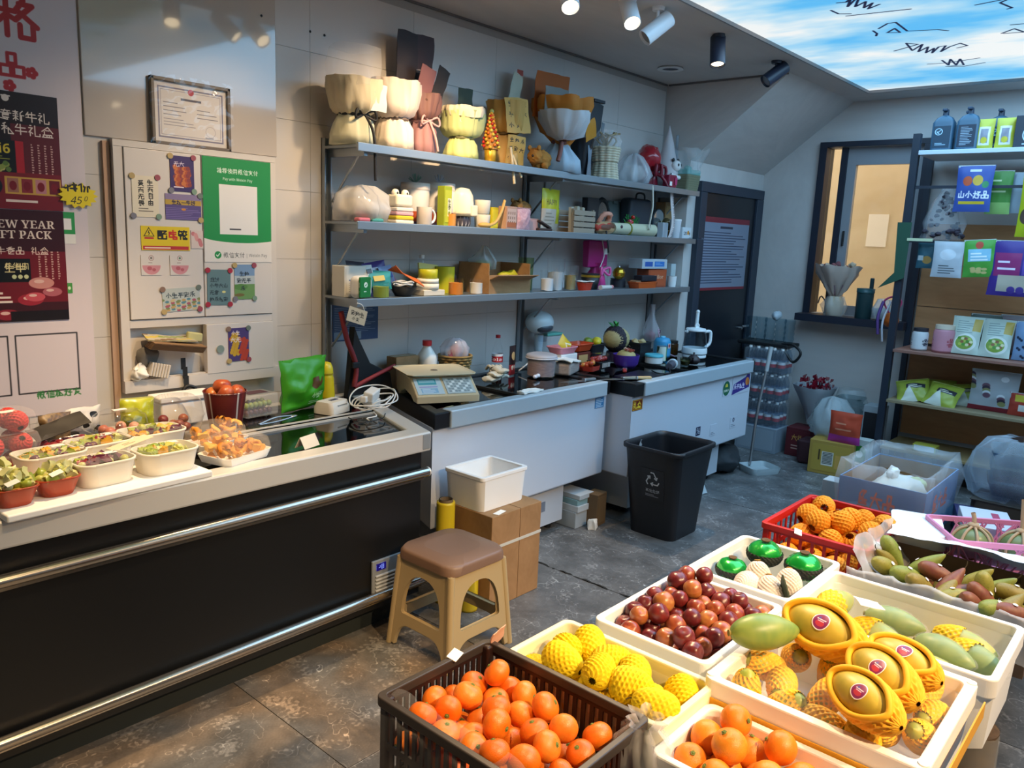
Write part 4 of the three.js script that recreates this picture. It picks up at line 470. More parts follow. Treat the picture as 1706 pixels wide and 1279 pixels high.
sheet('gift_poster', 'dark red gift box poster with white characters and a row of small boxes', 'poster', 0.82, 1.183, 1.722, 2.135, WF + 0.004, cv(360, 412, (x) => {
  fillR(x, '#241016', 0, 0, 360, 412); x.fillStyle = '#5e1620'; x.fillRect(200, 110, 160, 180); fillR(x, '#7a1a24', 0, 280, 360, 132); blob(x, '#e8dcd4', 190, 24, 12); fillR(x, '#e8dcd4', 176, 14, 30, 5);
  cjk(x, '小意新年礼', 128, 62, 38, '#efe2d6', 0.1); cjk(x, '香和牛礼盒', 128, 108, 40, '#efe2d6', 0.1); fillR(x, '#0e0c0c', 90, 170, 120, 112); txt(x, 'si6', 134, 216, 46, '#d9c23c'); lines(x, '#9aa03c', 120, 226, 78, 2, 8, 3); for (let i = 0; i < 14; i++) blob(x, ['#8a9a4a', '#b9b56a', '#5e7a3a'][i % 3], 130 + (i * 37) % 60, 250 + (i * 19) % 26, 9);
  fillR(x, '#b3202c', 212, 170, 26, 112); for (let c = 0; c < 4; c++) lines(x, '#c9a49a', 262 + c * 22, 176, 8, 12, 9, 5, c);
  fillR(x, '#c9a04a', 170, 296, 186, 62); for (let i = 0; i < 4; i++) { fillR(x, ['#a06a5a', '#8a2a34', '#c0808a', '#6a1a24'][i], 178 + i * 46, 302, 36, 50); blob(x, '#7a1420', 196 + i * 46, 328, 12, 1.4); } blob(x, '#141620', 110, 332, 52, 0.8); lines(x, '#e8d8d0', 170, 378, 170, 1, 8, 9); }), 0.3);
sheet('gift_poster', 'dark red poster reading NEW YEAR GIFT PACK with slices of beef', 'poster', 0.82, 1.181, 1.309, 1.72, WF + 0.004, cv(360, 410, (x) => {
  fillR(x, '#3a0e16', 0, 0, 360, 410); fillR(x, '#6e1420', 0, 150, 360, 190); txt(x, 'NEW YEAR', 104, 66, 40, '#efe0d2', 'serif'); txt(x, 'GIFT PACK', 96, 104, 40, '#efe0d2', 'serif'); cjk(x, '牛香品', 130, 134, 28, '#efe0d2', 0.1); txt(x, '》', 222, 158, 24, '#efe0d2'); cjk(x, '礼盒', 242, 134, 28, '#efe0d2', 0.1);
  fillR(x, '#0c0c0a', 60, 178, 176, 86); cjk(x, '谷牛肉', 150, 192, 26, '#e3d8a0', 0.1); cjk(x, '生牛', 150, 194, 34, '#e3d8a0', 0.12); for (let i = 0; i < 3; i++) blob(x, '#c8d0a0', 180 + i * 20, 244, 8); for (let c = 0; c < 4; c++) lines(x, '#c9a49a', 264 + c * 22, 150, 8, 12, 9, 5, c);
  for (const [a, b, r, c] of [[270, 268, 44, '#c98a84'], [230, 330, 44, '#9a2434'], [246, 320, 34, '#c4505c'], [306, 302, 34, '#b0606a'], [80, 370, 44, '#c47a74'], [150, 384, 40, '#8a2030']]) { blob(x, c, a, b, r, 0.5); blob(x, '#e0b8b0', a - 8, b - 6, r * 0.4, 0.4); } lines(x, '#e8d8d0', 90, 300, 80, 3, 16, 8); fillR(x, '#140a0e', 160, 372, 200, 38); }), 0.3);
{ const s = new THREE.Shape(); for (let i = 0; i < 28; i++) { const a = i / 28 * 2 * PI, k = i % 2 ? 0.78 : 1; s[i ? 'lineTo' : 'moveTo'](Math.cos(a) * 0.073 * k, Math.sin(a) * 0.05 * k); } const g = ex(s, 0.003), uv = g.attributes.uv, p = g.attributes.position; for (let i = 0; i < p.count; i++) uv.setXY(i, p.getX(i) / 0.16 + 0.5, p.getY(i) / 0.14 + 0.45);
  O('price_burst', 'yellow star-shaped price card with black handwriting 450 beside the gift posters', 'price card', g, MT(cv(256, 224, (x) => { fillR(x, '#e8d21e', 0, 0, 256, 224); cjk(x, '特价', 52, 30, 72, '#23201c', 0.14); x.save(); x.transform(1, 0, -0.25, 1, 60, 0); txt(x, '45', 62, 174, 60, '#23201c', 'sans-serif', false); txt(x, '0', 136, 156, 40, '#23201c', 'sans-serif', false); x.restore(); }), 0.5), [1.237, 1.785, WF + 0.011]); }
sheet('pay_card', 'small green and white card half hidden behind the gift poster', 'card', 1.165, 1.222, 1.6, 1.72, WF + 0.0035, cv(64, 130, (x) => { fillR(x, '#e8e8e6', 0, 0, 64, 130); fillR(x, '#2f9a52', 0, 0, 64, 90); fillR(x, '#f2f2f2', 14, 26, 36, 46); }), 0.4, 0.0005);
sheet('green_sticker', 'tiny green sticker at the edge of the lower gift poster', 'sticker', 1.178, 1.2, 1.41, 1.45, WF + 0.0035, cv(32, 48, (x) => { fillR(x, '#4a9a4a', 0, 0, 32, 48); blob(x, '#d8e8c8', 16, 24, 8); }), 0.4, 0.0005);
{ const c = T('framed_certificate', 'framed white certificate in clear wrap hanging above the electrical cabinet', 'certificate', [1.698, 2.142, WF + 0.012]); const w = 0.345, h = 0.265, fm = M('#6d5e4c', 0.4); P(c, 'frame', mg(bx(w, 0.014, 0.022, 0, h / 2 - 0.007, 0.011, 0.003), bx(w, 0.014, 0.022, 0, -h / 2 + 0.007, 0.011, 0.003), bx(0.014, h, 0.022, -w / 2 + 0.007, 0, 0.011, 0.003), bx(0.014, h, 0.022, w / 2 - 0.007, 0, 0.011, 0.003)), fm);
  P(c, 'certificate_paper', bx(w - 0.02, h - 0.02, 0.006, 0, 0, 0.006), MT(cv(330, 250, (x) => { fillR(x, '#d8d2cf', 0, 0, 330, 250); x.strokeStyle = '#77738a'; x.lineWidth = 6; x.strokeRect(24, 26, 282, 200); x.lineWidth = 1.5; x.strokeRect(34, 36, 262, 180); blob(x, '#b3303a', 165, 34, 13); fillR(x, '#55505c', 120, 62, 90, 9); lines(x, '#77737c', 44, 84, 100, 4, 16, 3); lines(x, '#77737c', 190, 100, 96, 3, 16, 3); lines(x, '#8a8690', 44, 150, 140, 3, 12, 2.5); x.strokeStyle = '#a09aa0'; x.lineWidth = 1.5; x.beginPath(); x.arc(250, 186, 22, 0, 7); x.stroke(); lines(x, '#55505c', 226, 210, 60, 1, 5, 3); }), 0.5));
  P(c, 'clear_wrap', bump(new THREE.PlaneGeometry(w + 0.02, h + 0.03, 30, 24), 0.005, 26, 2), clear('#ffffff', 0.04), [0, 0, 0.027]); }
{ // electrical cabinet with two upper doors, an open cubby and a lower door
  const g = T('electrical_cabinet', 'white wall cabinet with two tall doors, an open cubby and a small lower door', 'cabinet', [0, 0, WF]), cm = M('#d3cdc8', 0.5), dm = M('#d8d2ce', 0.45);
  const X = [1.365, 1.4, 1.722, 2.058, 2.085], z = 0.035;
  P(g, 'carcass', mg(bxx(X[0], X[1], 1.046, 1.984, 0.005, z), bxx(X[3], X[4], 1.046, 1.984, 0.005, z), bxx(X[0], X[4], 1.985, 2.01, 0.005, z), bxx(X[1] + 0.0005, X[3] - 0.0005, 1.263, 1.295, 0.005, z), bxx(X[0], X[4], 0.995, 1.045, 0.0005, z + 0.01), bxx(X[0], X[4], 1.046, 2.01, 0.0005, 0.0045)), cm);
  P(g, 'cubby_lining', mg(bxx(1.401, 1.721, 1.0455, 1.05, 0.0075, z), bxx(1.401, 1.721, 1.0505, 1.2625, 0.005, 0.007)), cm);
  P(g, 'door', bxx(1.403, 1.721, 1.298, 1.983, 0.012, z + 0.006, 0.003), dm); P(g, 'door', bxx(1.725, 2.056, 1.298, 1.983, 0.012, z + 0.006, 0.003), dm);
  const d = P(g, 'door', bxx(1.724, 2.056, 1.04, 1.262, 0.012, z + 0.012, 0.003), dm); P(d, 'lock', cy(0.016, 0.018, 0.006, 1.785, 0, 0, 20).rotateX(PI / 2).translate(0, 1.15, z + 0.012), M('#9fb0a6', 0.3, { metalness: 0.6 })); }
const DF = WF + 0.0415, magnets = ['#7d9a86', '#8a6f60', '#6e7a72', '#b8a06a', '#9a4a58', '#7c7a86'];
function card(name, label, x0, x1, y0, y1, draw, w, h, dots = 'abcd', z = DF, tilt = 0, dc) {
  const g = T(name, label, 'card', [(x0 + x1) / 2, (y0 + y1) / 2, z]); g.rotation.z = tilt; const a = (x1 - x0) / 2, b = (y1 - y0) / 2; P(g, 'printed_sheet', bx(a * 2, b * 2, 0.002, 0, 0, 0.001), MT(cv(w, h, draw), 0.5));
  [...dots].forEach((k, i) => { const [sx, sy] = { a: [-1, 1], b: [1, 1], c: [-1, -1], d: [1, -1] }[k]; P(g, 'sticker_dot', cy(0.012, 0.012, 0.002, 0, 0, 0, 14).rotateX(PI / 2), M(dc || magnets[(i + Math.round(x0 * 40)) % 6], 0.5), [sx * a * 0.96, sy * b * 0.96, 0.003]); });
}
card('pay_poster', 'green and white payment poster with a blank white square on the right cabinet door', 1.727, 2.054, 1.535, 1.982, (x, w, h) => { fillR(x, '#e4e0dc', 0, 0, w, h); fillR(x, '#1f8f46', 0, 0, w, h * 0.74); x.fillStyle = '#1f8f46'; x.beginPath(); x.ellipse(w * 0.55, h * 0.74, w * 0.6, h * 0.07, 0, 0, 7); x.fill(); cjk(x, '推荐使用微信支付', 66, 42, 23, '#e8f2ea', 0.1); txt(x, 'Pay with Weixin Pay', 92, 94, 16, '#e0ece2', 'sans-serif', false); fillR(x, '#e9e7e6', 74, 112, 184, 214); lines(x, '#4a4a4e', 120, 300, 90, 1, 6, 6); blob(x, '#1f8f46', 62, 416, 16); x.strokeStyle = '#f0f4f0'; x.lineWidth = 4; x.beginPath(); x.moveTo(54, 416); x.lineTo(60, 422); x.lineTo(71, 409); x.stroke(); cjk(x, '微信支付', 88, 404, 24, '#6a6c6a', 0.09); txt(x, '| Weixin Pay', 196, 424, 19, '#77797a', 'sans-serif', false); }, 327, 447, '');
card('calligraphy_card', 'cream card with two columns of black brush characters', 1.428, 1.535, 1.715, 1.878, (x, w, h) => { fillR(x, '#e2d9c4', 0, 0, w, h); cjk(x, '生而自由', 62, 14, 24, '#1f1d1a', 0.13, true); cjk(x, '爱而无畏', 24, 18, 24, '#1f1d1a', 0.13, true); lines(x, '#5a5044', 24, 128, 64, 2, 10, 3); }, 107, 163);
card('postcard', 'purple and orange postcard taped to the top of the left cabinet door', 1.587, 1.69, 1.826, 1.97, (x, w, h) => { fillR(x, '#3d2a66', 0, 0, w, h); for (let i = 0; i < 60; i++) blob(x, ['#b0502c', '#c9743a', '#8a3a3a'][i % 3], 20 + (i * 53) % 64, 44 + (i * 31) % 78, 9); cjk(x, '无大', 16, 22, 22, '#e8dce8', 0.1); lines(x, '#e8dce8', 14, 124, 70, 1, 6, 5); }, 103, 144);
card('postcard', 'purple sea postcard with a yellow band on the left cabinet door', 1.562, 1.717, 1.71, 1.815, (x, w, h) => { fillR(x, '#5a4a86', 0, 0, w, h); fillR(x, '#8a7aa0', 0, 0, w, 24); fillR(x, '#b8983a', 0, 24, w, 20); cjk(x, '生如一年好', 28, 24, 19, '#2e2648', 0.14); lines(x, '#7a6aa6', 0, 56, w, 7, 7, 3); blob(x, '#c9843a', 78, 62, 10, 0.5); }, 155, 105, 'bd');
card('warning_sign', 'yellow and red electrical box warning sign with a lightning triangle', 1.457, 1.662, 1.582, 1.68, (x, w, h) => { fillR(x, '#e0c618', 0, 0, w, h); fillR(x, '#b82a2e', 8, h - 24, w - 16, 20); x.strokeStyle = '#1c1a18'; x.lineWidth = 4; x.beginPath(); x.moveTo(44, 10); x.lineTo(16, 56); x.lineTo(72, 56); x.closePath(); x.stroke(); x.beginPath(); x.moveTo(46, 24); x.lineTo(40, 38); x.lineTo(48, 38); x.lineTo(42, 50); x.stroke(); fillR(x, '#b82a2e', 18, 62, 52, 10); cjk(x, '配', 92, 18, 54, '#1c1a18', 0.14); cjk(x, '电', 152, 18, 54, '#c8281e', 0.15); cjk(x, '箱', 212, 18, 54, '#1c1a18', 0.14); lines(x, '#f0d8c8', 18, h - 18, w - 40, 1, 8, 8); }, 280, 134, '');
card('pink_sticker', 'crumpled pink sticker beside the yellow warning sign', 1.668, 1.722, 1.592, 1.668, (x, w, h) => { fillR(x, '#d8c8c4', 0, 0, w, h); for (let i = 0; i < 9; i++) blob(x, ['#c87a80', '#d89a9a'][i % 2], 10 + (i * 17) % 36, 14 + (i * 23) % 52, 9); }, 54, 76, '');
for (const [x0, n, c] of [[1.452, 'grey', '#77706c'], [1.573, 'green', '#5c7a64']]) card('half_round_sticker', 'small pink half-round sticker with a ' + n + ' dot above it', x0, x0 + 0.085, 1.48, 1.562, (x, w, h) => { fillR(x, '#d8d2ce', 0, 0, w, h); x.fillStyle = '#cf8f98'; x.beginPath(); x.arc(w / 2, 42, 38, 0, PI); x.fill(); blob(x, '#b8606c', w / 2 - 8, 54, 10, 0.8); blob(x, '#b8606c', w / 2 + 10, 60, 8, 0.8); x.strokeStyle = '#a07a78'; x.lineWidth = 2; x.beginPath(); x.arc(w / 2, 12, 10, 0, 7); x.stroke(); blob(x, c, w / 2, 12, 5); lines(x, '#9a8a88', 30, 30, 26, 1, 4, 3); }, 85, 82, '');
card('postcard', 'pale landscape postcard low on the left cabinet door', 1.535, 1.7, 1.327, 1.425, (x, w, h) => { fillR(x, '#b9c2c0', 0, 0, w, h); for (let i = 0; i < 46; i++) blob(x, ['#7a8a5a', '#c0a06a', '#5a8a9a', '#c8b890', '#a85a6a'][i % 5], (i * 47) % w, 48 + (i * 29) % 46, 9, 0.6); cjk(x, '小生平安乐', 16, 18, 24, '#2a3c48', 0.12); }, 165, 98, 'abcd', DF, 0.04);
card('postcard', 'blue-green postcard with red corner dots on the right cabinet door', 1.735, 1.845, 1.346, 1.502, (x, w, h) => { fillR(x, '#66848a', 0, 0, w, h); cjk(x, '我过', 14, 34, 20, '#22343c', 0.12); cjk(x, '小年大山', 12, 60, 20, '#22343c', 0.12); cjk(x, '无意', 12, 90, 20, '#22343c', 0.12); cjk(x, '快乐和安', 12, 120, 20, '#22343c', 0.12); blob(x, '#d8d890', 78, 98, 9, 0.6); }, 110, 156, 'abcd', DF, -0.02, '#a8283c');
card('postcard', 'green meadow postcard under a blue sky on the right cabinet door', 1.865, 1.965, 1.368, 1.524, (x, w, h) => { fillR(x, '#7a9ac0', 0, 0, w, 60); fillR(x, '#b9c4c8', 0, 50, w, 40); fillR(x, '#6f9a5a', 0, 88, w, 68); blob(x, '#5a8a44', 30, 100, 34, 0.4); blob(x, '#7a6a3a', 24, 136, 24, 0.3); cjk(x, '生快', 26, 30, 22, '#22303a', 0.12); cjk(x, '安无平', 12, 60, 22, '#22303a', 0.12); cjk(x, '乐', 30, 96, 22, '#22303a', 0.12); }, 100, 156);
card('postcard', 'purple postcard of yellow and red tulips on the small lower cabinet door', 1.825, 1.927, 1.088, 1.24, (x, w, h) => { fillR(x, '#4a3a78', 0, 0, w, h); for (let i = 0; i < 40; i++) blob(x, i % 2 ? '#c8a02c' : '#b8402c', 12 + (i * 41) % 84, 40 + (i * 29) % 104 + (i % 2 ? -20 : 10), 9); cjk(x, '小生', 16, 12, 20, '#ece4f0', 0.12); cjk(x, '大无', 12, 42, 24, '#ece4f0', 0.12); }, 102, 152, 'abcd', DF + 0.006);
// things stuffed into the cubby
seed = 8;
O('folded_fan', 'folded paper fan with brown ribs sticking out of the cubby', 'fan', mg(...Array.from({ length: 6 }, (_, i) => bx(0.24, 0.004, 0.05, 0, i * 0.006, i * 0.004))), M('#8a6a4a', 0.7), [1.575, 1.165, WF + 0.055], [0.15, 0.05, -0.16]);
O('magazine', 'folded yellow and green leaflet lying over the fan in the cubby', 'leaflet', bump(new THREE.BoxGeometry(0.22, 0.006, 0.06, 10, 1, 6), 0.006, 14, 1), MT(cv(128, 64, (x) => { fillR(x, '#b8b09a', 0, 0, 128, 64); for (let i = 0; i < 18; i++) blob(x, ['#8a9a4a', '#c8b04a', '#7a5a3a'][i % 3], (i * 37) % 128, (i * 23) % 64, 9); }), 0.6), [1.56, 1.212, WF + 0.05], [0.25, 0.04, -0.13]);
O('striped_brush', 'white striped brush head inside the cubby', 'brush', mg(...Array.from({ length: 7 }, (_, i) => bx(0.01, 0.06, 0.045, i * 0.012, 0, 0, 0.004))), M('#c8c2ba', 0.6), [1.47, 1.09, WF + 0.045], [0, 0, -0.25]);
O('black_strap', 'black strap hanging down from the cubby', 'strap', mg(...[[1.61, 1.1], [1.616, 1.06], [1.62, 1.02]].map(([a, b], i) => bx(0.02, 0.05, 0.004, a, b, WF + 0.054 + i * 0.002)), tb([[1.62, 1.0, WF + 0.058], [1.66, 0.985, WF + 0.06], [1.64, 0.95, WF + 0.06], [1.6, 0.97, WF + 0.06]], 0.008, 24, 6, true)), BLACK);
O('tissue_wad', 'crumpled white tissue at the edge of the cubby', 'tissue', bump(sp(0.032, 0, 0, 0, 1, 1.1, 0.6, 18), 0.02, 30, 3), PAPER, [1.425, 1.08, WF + 0.045]);
O('grey_pouch', 'grey pouch stuffed at the back of the cubby', 'pouch', bump(sp(0.05, 0, 0, 0, 1.1, 0.9, 0.35, 18), 0.012, 20, 6), M('#6c6862', 0.7), [1.47, 1.14, WF + 0.026]);
O('yellow_sponge', 'pale yellow sponge in the cubby corner', 'sponge', bx(0.07, 0.04, 0.025, 0, 0, 0, 0.008), M('#c2be8a', 0.9), [1.675, 1.21, WF + 0.03], [0, 0, -0.2]);
sheet('tilted_notice', 'blue printed notice hanging under the bottom wall shelf', 'notice', 2.425, 2.72, 1.13, 1.34, WF, cv(256, 190, (x) => { fillR(x, '#2c4a7a', 0, 0, 256, 190); fillR(x, '#22386a', 0, 0, 256, 22); lines(x, '#7f96b8', 10, 34, 230, 15, 8, 2.5); fillR(x, '#8aa0b8', 8, 148, 150, 36); }), 0.4);

// ---------------------------------------------------------------- on the black display freezer
const FT = 0.866;
O('foam_board', 'thin white foam board carrying the fruit bowls', 'foam board', bx(0.62, 0.022, 0.44, 0, 0.011, 0, 0.006), FOAM, [0.95, 0.8665, -2.62], 0.06);
const BT = 0.8895;
const chunkMats = ['#9aa83c', '#b8b85a', '#d8a02c', '#5a2440', '#8a2030', '#c8c88a', '#7f9a34'].map((c) => M(c, 0.35));
const chunkG = [bump(new THREE.BoxGeometry(0.03, 0.022, 0.026, 3, 3, 3), 0.005, 50, 1), bump(sp(0.014, 0, 0, 0, 1.2, 1, 1, 12), 0.002, 40, 2), bump(new THREE.BoxGeometry(0.024, 0.026, 0.022, 3, 3, 3), 0.006, 60, 5)];
function chunks(parent, w, d, y, n, pal) { for (let i = 0; i < n; i++) { const a = rr(0, 6.28), r = Math.sqrt(rnd()) * 0.44; const m = P(parent, 'fruit_piece', chunkG[i % 3], chunkMats[pal[i % pal.length]], [Math.cos(a) * r * w, y + rr(0, 0.012), Math.sin(a) * r * d], [rr(0, 3), rr(0, 3), rr(0, 3)]); m.scale.setScalar(rr(0.8, 1.2)); } }
seed = 21; const creamM = M('#ebe3d2', 0.5);
[['white bowl of green and purple grapes with mango at the board edge', 0.875, -2.71, 0.19, 0.13, [0, 3, 0, 2, 1, 5]], ['white bowl of kiwi, grapes and mango under a cling film', 1.045, -2.76, 0.19, 0.13, [0, 3, 1, 2, 5, 4]], ['white bowl topped with mango and dragon fruit cubes', 1.24, -2.79, 0.2, 0.14, [2, 2, 0, 3, 1, 2]], ['white bowl of green kiwi and grapes beside the crisps tray', 1.165, -2.53, 0.18, 0.13, [0, 6, 1, 0, 5, 2]], ['white bowl of purple and pale fruit at the front of the board', 0.965, -2.53, 0.17, 0.12, [3, 5, 4, 3, 1, 0]]].forEach(([l, x, z, w, d, pal]) => {
  const b = T('fruit_bowl', l, 'bowl', [x, BT, z], rr(-0.1, 0.1) + 0.12, 'white fruit salad bowls'); P(b, 'bowl_body', tub(w * 0.92, d * 0.92, w * 1.04, d * 1.06, 0.075, 0.004, 0.042, 0.006, 44), creamM); P(b, 'fruit_bed', mv(up(ex(rrect(w * 0.88, d * 0.88, 0.038), 0.035)), 0, 0.014, 0), M('#8f9a4a', 0.5)); chunks(b, w, d, 0.056, 34, pal); P(b, 'cling_film', mv(up(ex(rrect(w, d, 0.04), 0.0006)), 0, 0.0775, 0), film('#ffffff', 0.04, 0.06)); if (w !== 0.2) P(b, 'price_label', bx(0.04, 0.001, 0.022, 0.04, 0.0795, -d * 0.25), PAPER); });
[['red-orange tub of pale melon cubes with a white label', 0.82, -2.5], ['red-orange tub heaped with melon cubes at the board end', 0.7, -2.48], ['red-orange tub of melon cubes behind the other tubs', 0.7, -2.62]].forEach(([l, x, z], i) => { const b = T('fruit_tub', l, 'tub', [x, BT, z], 0, 'red fruit tubs'); P(b, 'tub_body', tub(0.085, 0.075, 0.12, 0.1, 0.055, 0.003, 0.03, 0.004, 32), M('#c8502c', 0.3, { transmission: 0.35, thickness: 0 })); P(b, 'fruit_bed', cy(0.036, 0.045, 0.045, 0, 0.006, 0, 18), M('#c8a04a', 0.5)); chunks(b, 0.11, 0.09, 0.052, 14, [5, 1, 5, 0]); chunks(b, 0.07, 0.06, 0.072, 7, [5, 1, 5]); P(b, 'price_label', bx(0.035, 0.001, 0.02, 0, 0.088, 0.02), PAPER, undefined, [0.3, 0.2, 0.2]); });
O('paper_slip', 'cream paper slip lying across the fruit bowls', 'paper', bx(0.16, 0.0015, 0.045, 0, 0, 0), MT(cv(96, 28, (x) => { fillR(x, '#e2d2b0', 0, 0, 96, 28); lines(x, '#7a6a4a', 30, 10, 30, 2, 6, 2); }), 0.7), [1.1, 0.968, -2.64], [0.06, 0.35, 0.06]);
// red-netted fruit stacked in clear boxes
{ const rn = netGeo(0.09, 0.042, ball, 12, 11, 0.004, 0.02, 0.98, '#d8342c'), st = [[0.79, 0.866, -2.86, '#9a1a20', 'bottom'], [0.79, 0.937, -2.86, '#b01e24', 'middle'], [0.785, 1.008, -2.87, '#c82a26', 'top']];
  st.forEach(([x, y, z, c, w], i) => { const b = T('clear_fruit_box', 'clear plastic box of red-netted fruit, ' + w + ' of its stack', 'box', [x, y, z], 0.1, 'stacked clear fruit boxes'); P(b, 'clear_shell', mg(loft([ring(0.17, 0.13, 0.02, 0.001), ring(0.19, 0.15, 0.02, 0.04), ring(0.18, 0.14, 0.03, 0.068)], true, true)), film('#ffffff', 0.06, 0.14)); for (let k = 0; k < 4; k++) { const m = P(b, 'netted_fruit', rn, netMat, [-0.045 + (k % 2) * 0.085, 0.036, k < 2 ? -0.03 : 0.03], [rr(0, 6), rr(0, 6), 0]); m.scale.setScalar(0.78); } if (i === 2) P(b, 'price_label', bx(0.05, 0.001, 0.03, 0.02, 0.0695, 0.02), PAPER); });
  const o = T('mango_cup', 'clear cup of mango cubes beside the red-netted fruit', 'cup', [0.875, 0.866, -2.83]); P(o, 'cup_shell', tub(0.06, 0.06, 0.08, 0.08, 0.06, 0.002, 0.03, 0.003, 28), clear()); chunks(o, 0.06, 0.06, 0.03, 8, [2, 2]); chunks(o, 0.06, 0.06, 0.055, 6, [2]); }
{ const b = T('clamshell_box', 'clear clamshell of dark red strawberries under a black lid card', 'box', [1.01, 0.866, -2.96], 0.15); P(b, 'tray', tub(0.15, 0.11, 0.18, 0.13, 0.04, 0.003, 0.03, 0.004, 32), M('#2c1c1e', 0.4)); for (let k = 0; k < 12; k++) P(b, 'strawberry', fruitGeo(0.018, 1.1, 0.1, 12), M(k % 3 ? '#8a1a20' : '#a82a28', 0.35), [-0.06 + (k % 4) * 0.04, 0.04 + rr(0, 0.015), -0.035 + Math.floor(k / 4) * 0.035], [rr(0, 3), 0, rr(0, 3)]); P(b, 'clear_lid', loft([ring(0.18, 0.13, 0.04, 0.042), ring(0.17, 0.12, 0.05, 0.075), ring(0.12, 0.08, 0.035, 0.09)], false, true), clear()); P(b, 'black_card', bump(new THREE.BoxGeometry(0.2, 0.003, 0.07, 8, 1, 6), 0.006, 9, 2), M('#2a2622', 0.5), [0, 0.105, -0.03], [0.5, 0.1, 0.14]); }
{ const b = T('snack_bag', 'white snack bag with black patches like a panda behind the strawberries', 'bag', [1.17, 0.92, -3.22], 0.2); P(b, 'bag_body', bump(pillow(0.14, 0.12, 0.06, 14, 4), 0.006, 20, 3), MT(cv(96, 96, (x) => { fillR(x, '#d8d4d0', 0, 0, 96, 96); for (const [a, c, r] of [[20, 20, 12], [70, 24, 13], [44, 56, 10], [78, 72, 14], [16, 78, 11]]) blob(x, '#22201f', a, c, r, 0.7); }), 0.4)); }
{ const b = T('snack_bag', 'brown and clear nut bag behind the strawberries', 'bag', [1.05, 0.92, -3.17], 0.2); P(b, 'bag_body', bump(pillow(0.12, 0.12, 0.06, 12, 8), 0.006, 20, 7), MT(mottle('#4a3524', '#9a7a4a', 64, 12), 0.4)); P(b, 'label', bx(0.035, 0.03, 0.001, -0.03, 0.0, 0.032), PAPER); }
function domeTub(label, x, z, r, h, c, n, ry = 0) { const b = T('dome_tub', label, 'tub', [x, FT, z], ry, 'clear dome tubs'); P(b, 'base', tub(r * 1.6, r * 1.5, r * 1.9, r * 1.7, h * 0.5, 0.002, r * 0.6, 0.004, 36), clear()); P(b, 'dome_lid', loft([ring(r * 1.92, r * 1.72, r * 0.7, h * 0.5), ring(r * 1.8, r * 1.6, r * 0.7, h * 0.85), ring(r * 1.3, r * 1.1, r * 0.5, h)], false, true), clear()); for (let k = 0; k < n; k++) { const a = k * 2.4, q = Math.sqrt(k / n) * r * 0.62; P(b, 'fruit', fruitGeo(0.02, 1, 0.1, 14), M(c[k % c.length], 0.4), [Math.cos(a) * q, 0.024 + (k > n * 0.6 ? 0.02 : 0), Math.sin(a) * q], [k, k * 2, 0]); } return b; }
P(domeTub('clear dome tub of pink lychees with a white label', 1.24, -3.06, 0.1, 0.12, ['#c87a64', '#d8a088', '#b8604c'], 14), 'price_label', bx(0.05, 0.002, 0.025, 0, 0.122, 0.0), PAPER);
domeTub('tall clear dome tub of red grapes, half empty', 1.46, -3.06, 0.105, 0.15, ['#8a4a3c', '#7a2a2c', '#9a5a44'], 8);
{ const b = T('snack_bag', 'glossy yellow-green snack bag between the dome tubs', 'bag', [1.345, 0.935, -3.15], -0.2); P(b, 'bag_body', pillow(0.13, 0.135, 0.06, 14, 9), M('#b8c02c', 0.25, { clearcoat: 0.5 })); P(b, 'seal_strip', bx(0.12, 0.012, 0.003, 0, 0.066, 0), M('#d8dc7a', 0.3)); }
{ const b = T('foam_carton', 'white foam box standing against the wall behind the dome tubs', 'box', [1.56, FT, -3.2]); P(b, 'box_body', bx(0.24, 0.1, 0.11, 0, 0.05, 0, 0.008), FOAM); P(b, 'lid', bx(0.25, 0.025, 0.12, 0, 0.113, 0, 0.008), FOAM); }
{ const b = T('paper_cup', 'big dark red printed cup of apples', 'cup', [1.63, FT, -2.98], -2.25), t = cv(512, 200, (x) => { fillR(x, '#6e1c1c', 0, 0, 512, 200); x.strokeStyle = '#d8cfc4'; x.lineWidth = 8; x.strokeRect(196, 14, 70, 172); x.strokeRect(20, 14, 60, 172); x.strokeStyle = '#8a2a24'; x.lineWidth = 12; x.beginPath(); x.moveTo(210, 160); x.bezierCurveTo(240, 120, 216, 80, 252, 40); x.stroke(); cjk(x, '而乐礼', 96, 90, 36, '#e2d8cc', 0.13); cjk(x, '爱', 128, 50, 34, '#e2d8cc', 0.14); cjk(x, '好友礼', 320, 90, 40, '#e2d8cc', 0.13); });
  P(b, 'cup_body', la([[0.001, 0.0], [0.062, 0.0], [0.085, 0.16], [0.088, 0.162], [0.084, 0.165], [0.06, 0.008], [0.001, 0.008]], 36), MT(t, 0.45)); const am = [MT(mottle('#8a2a1e', '#c86a34', 64, 3), 0.35), MT(mottle('#b8502c', '#d89a4a', 64, 3), 0.35)]; [[0, 0.18, 0.01], [-0.045, 0.15, 0.02], [0.045, 0.16, -0.01], [0.0, 0.14, 0.05], [-0.01, 0.15, -0.045], [0, 0.1, 0]].forEach((p, i) => P(b, 'apple', fruitGeo(0.037, 0.9, 0.22, 22), am[i % 2], p, [0.4 * i, i, 0.3])); }
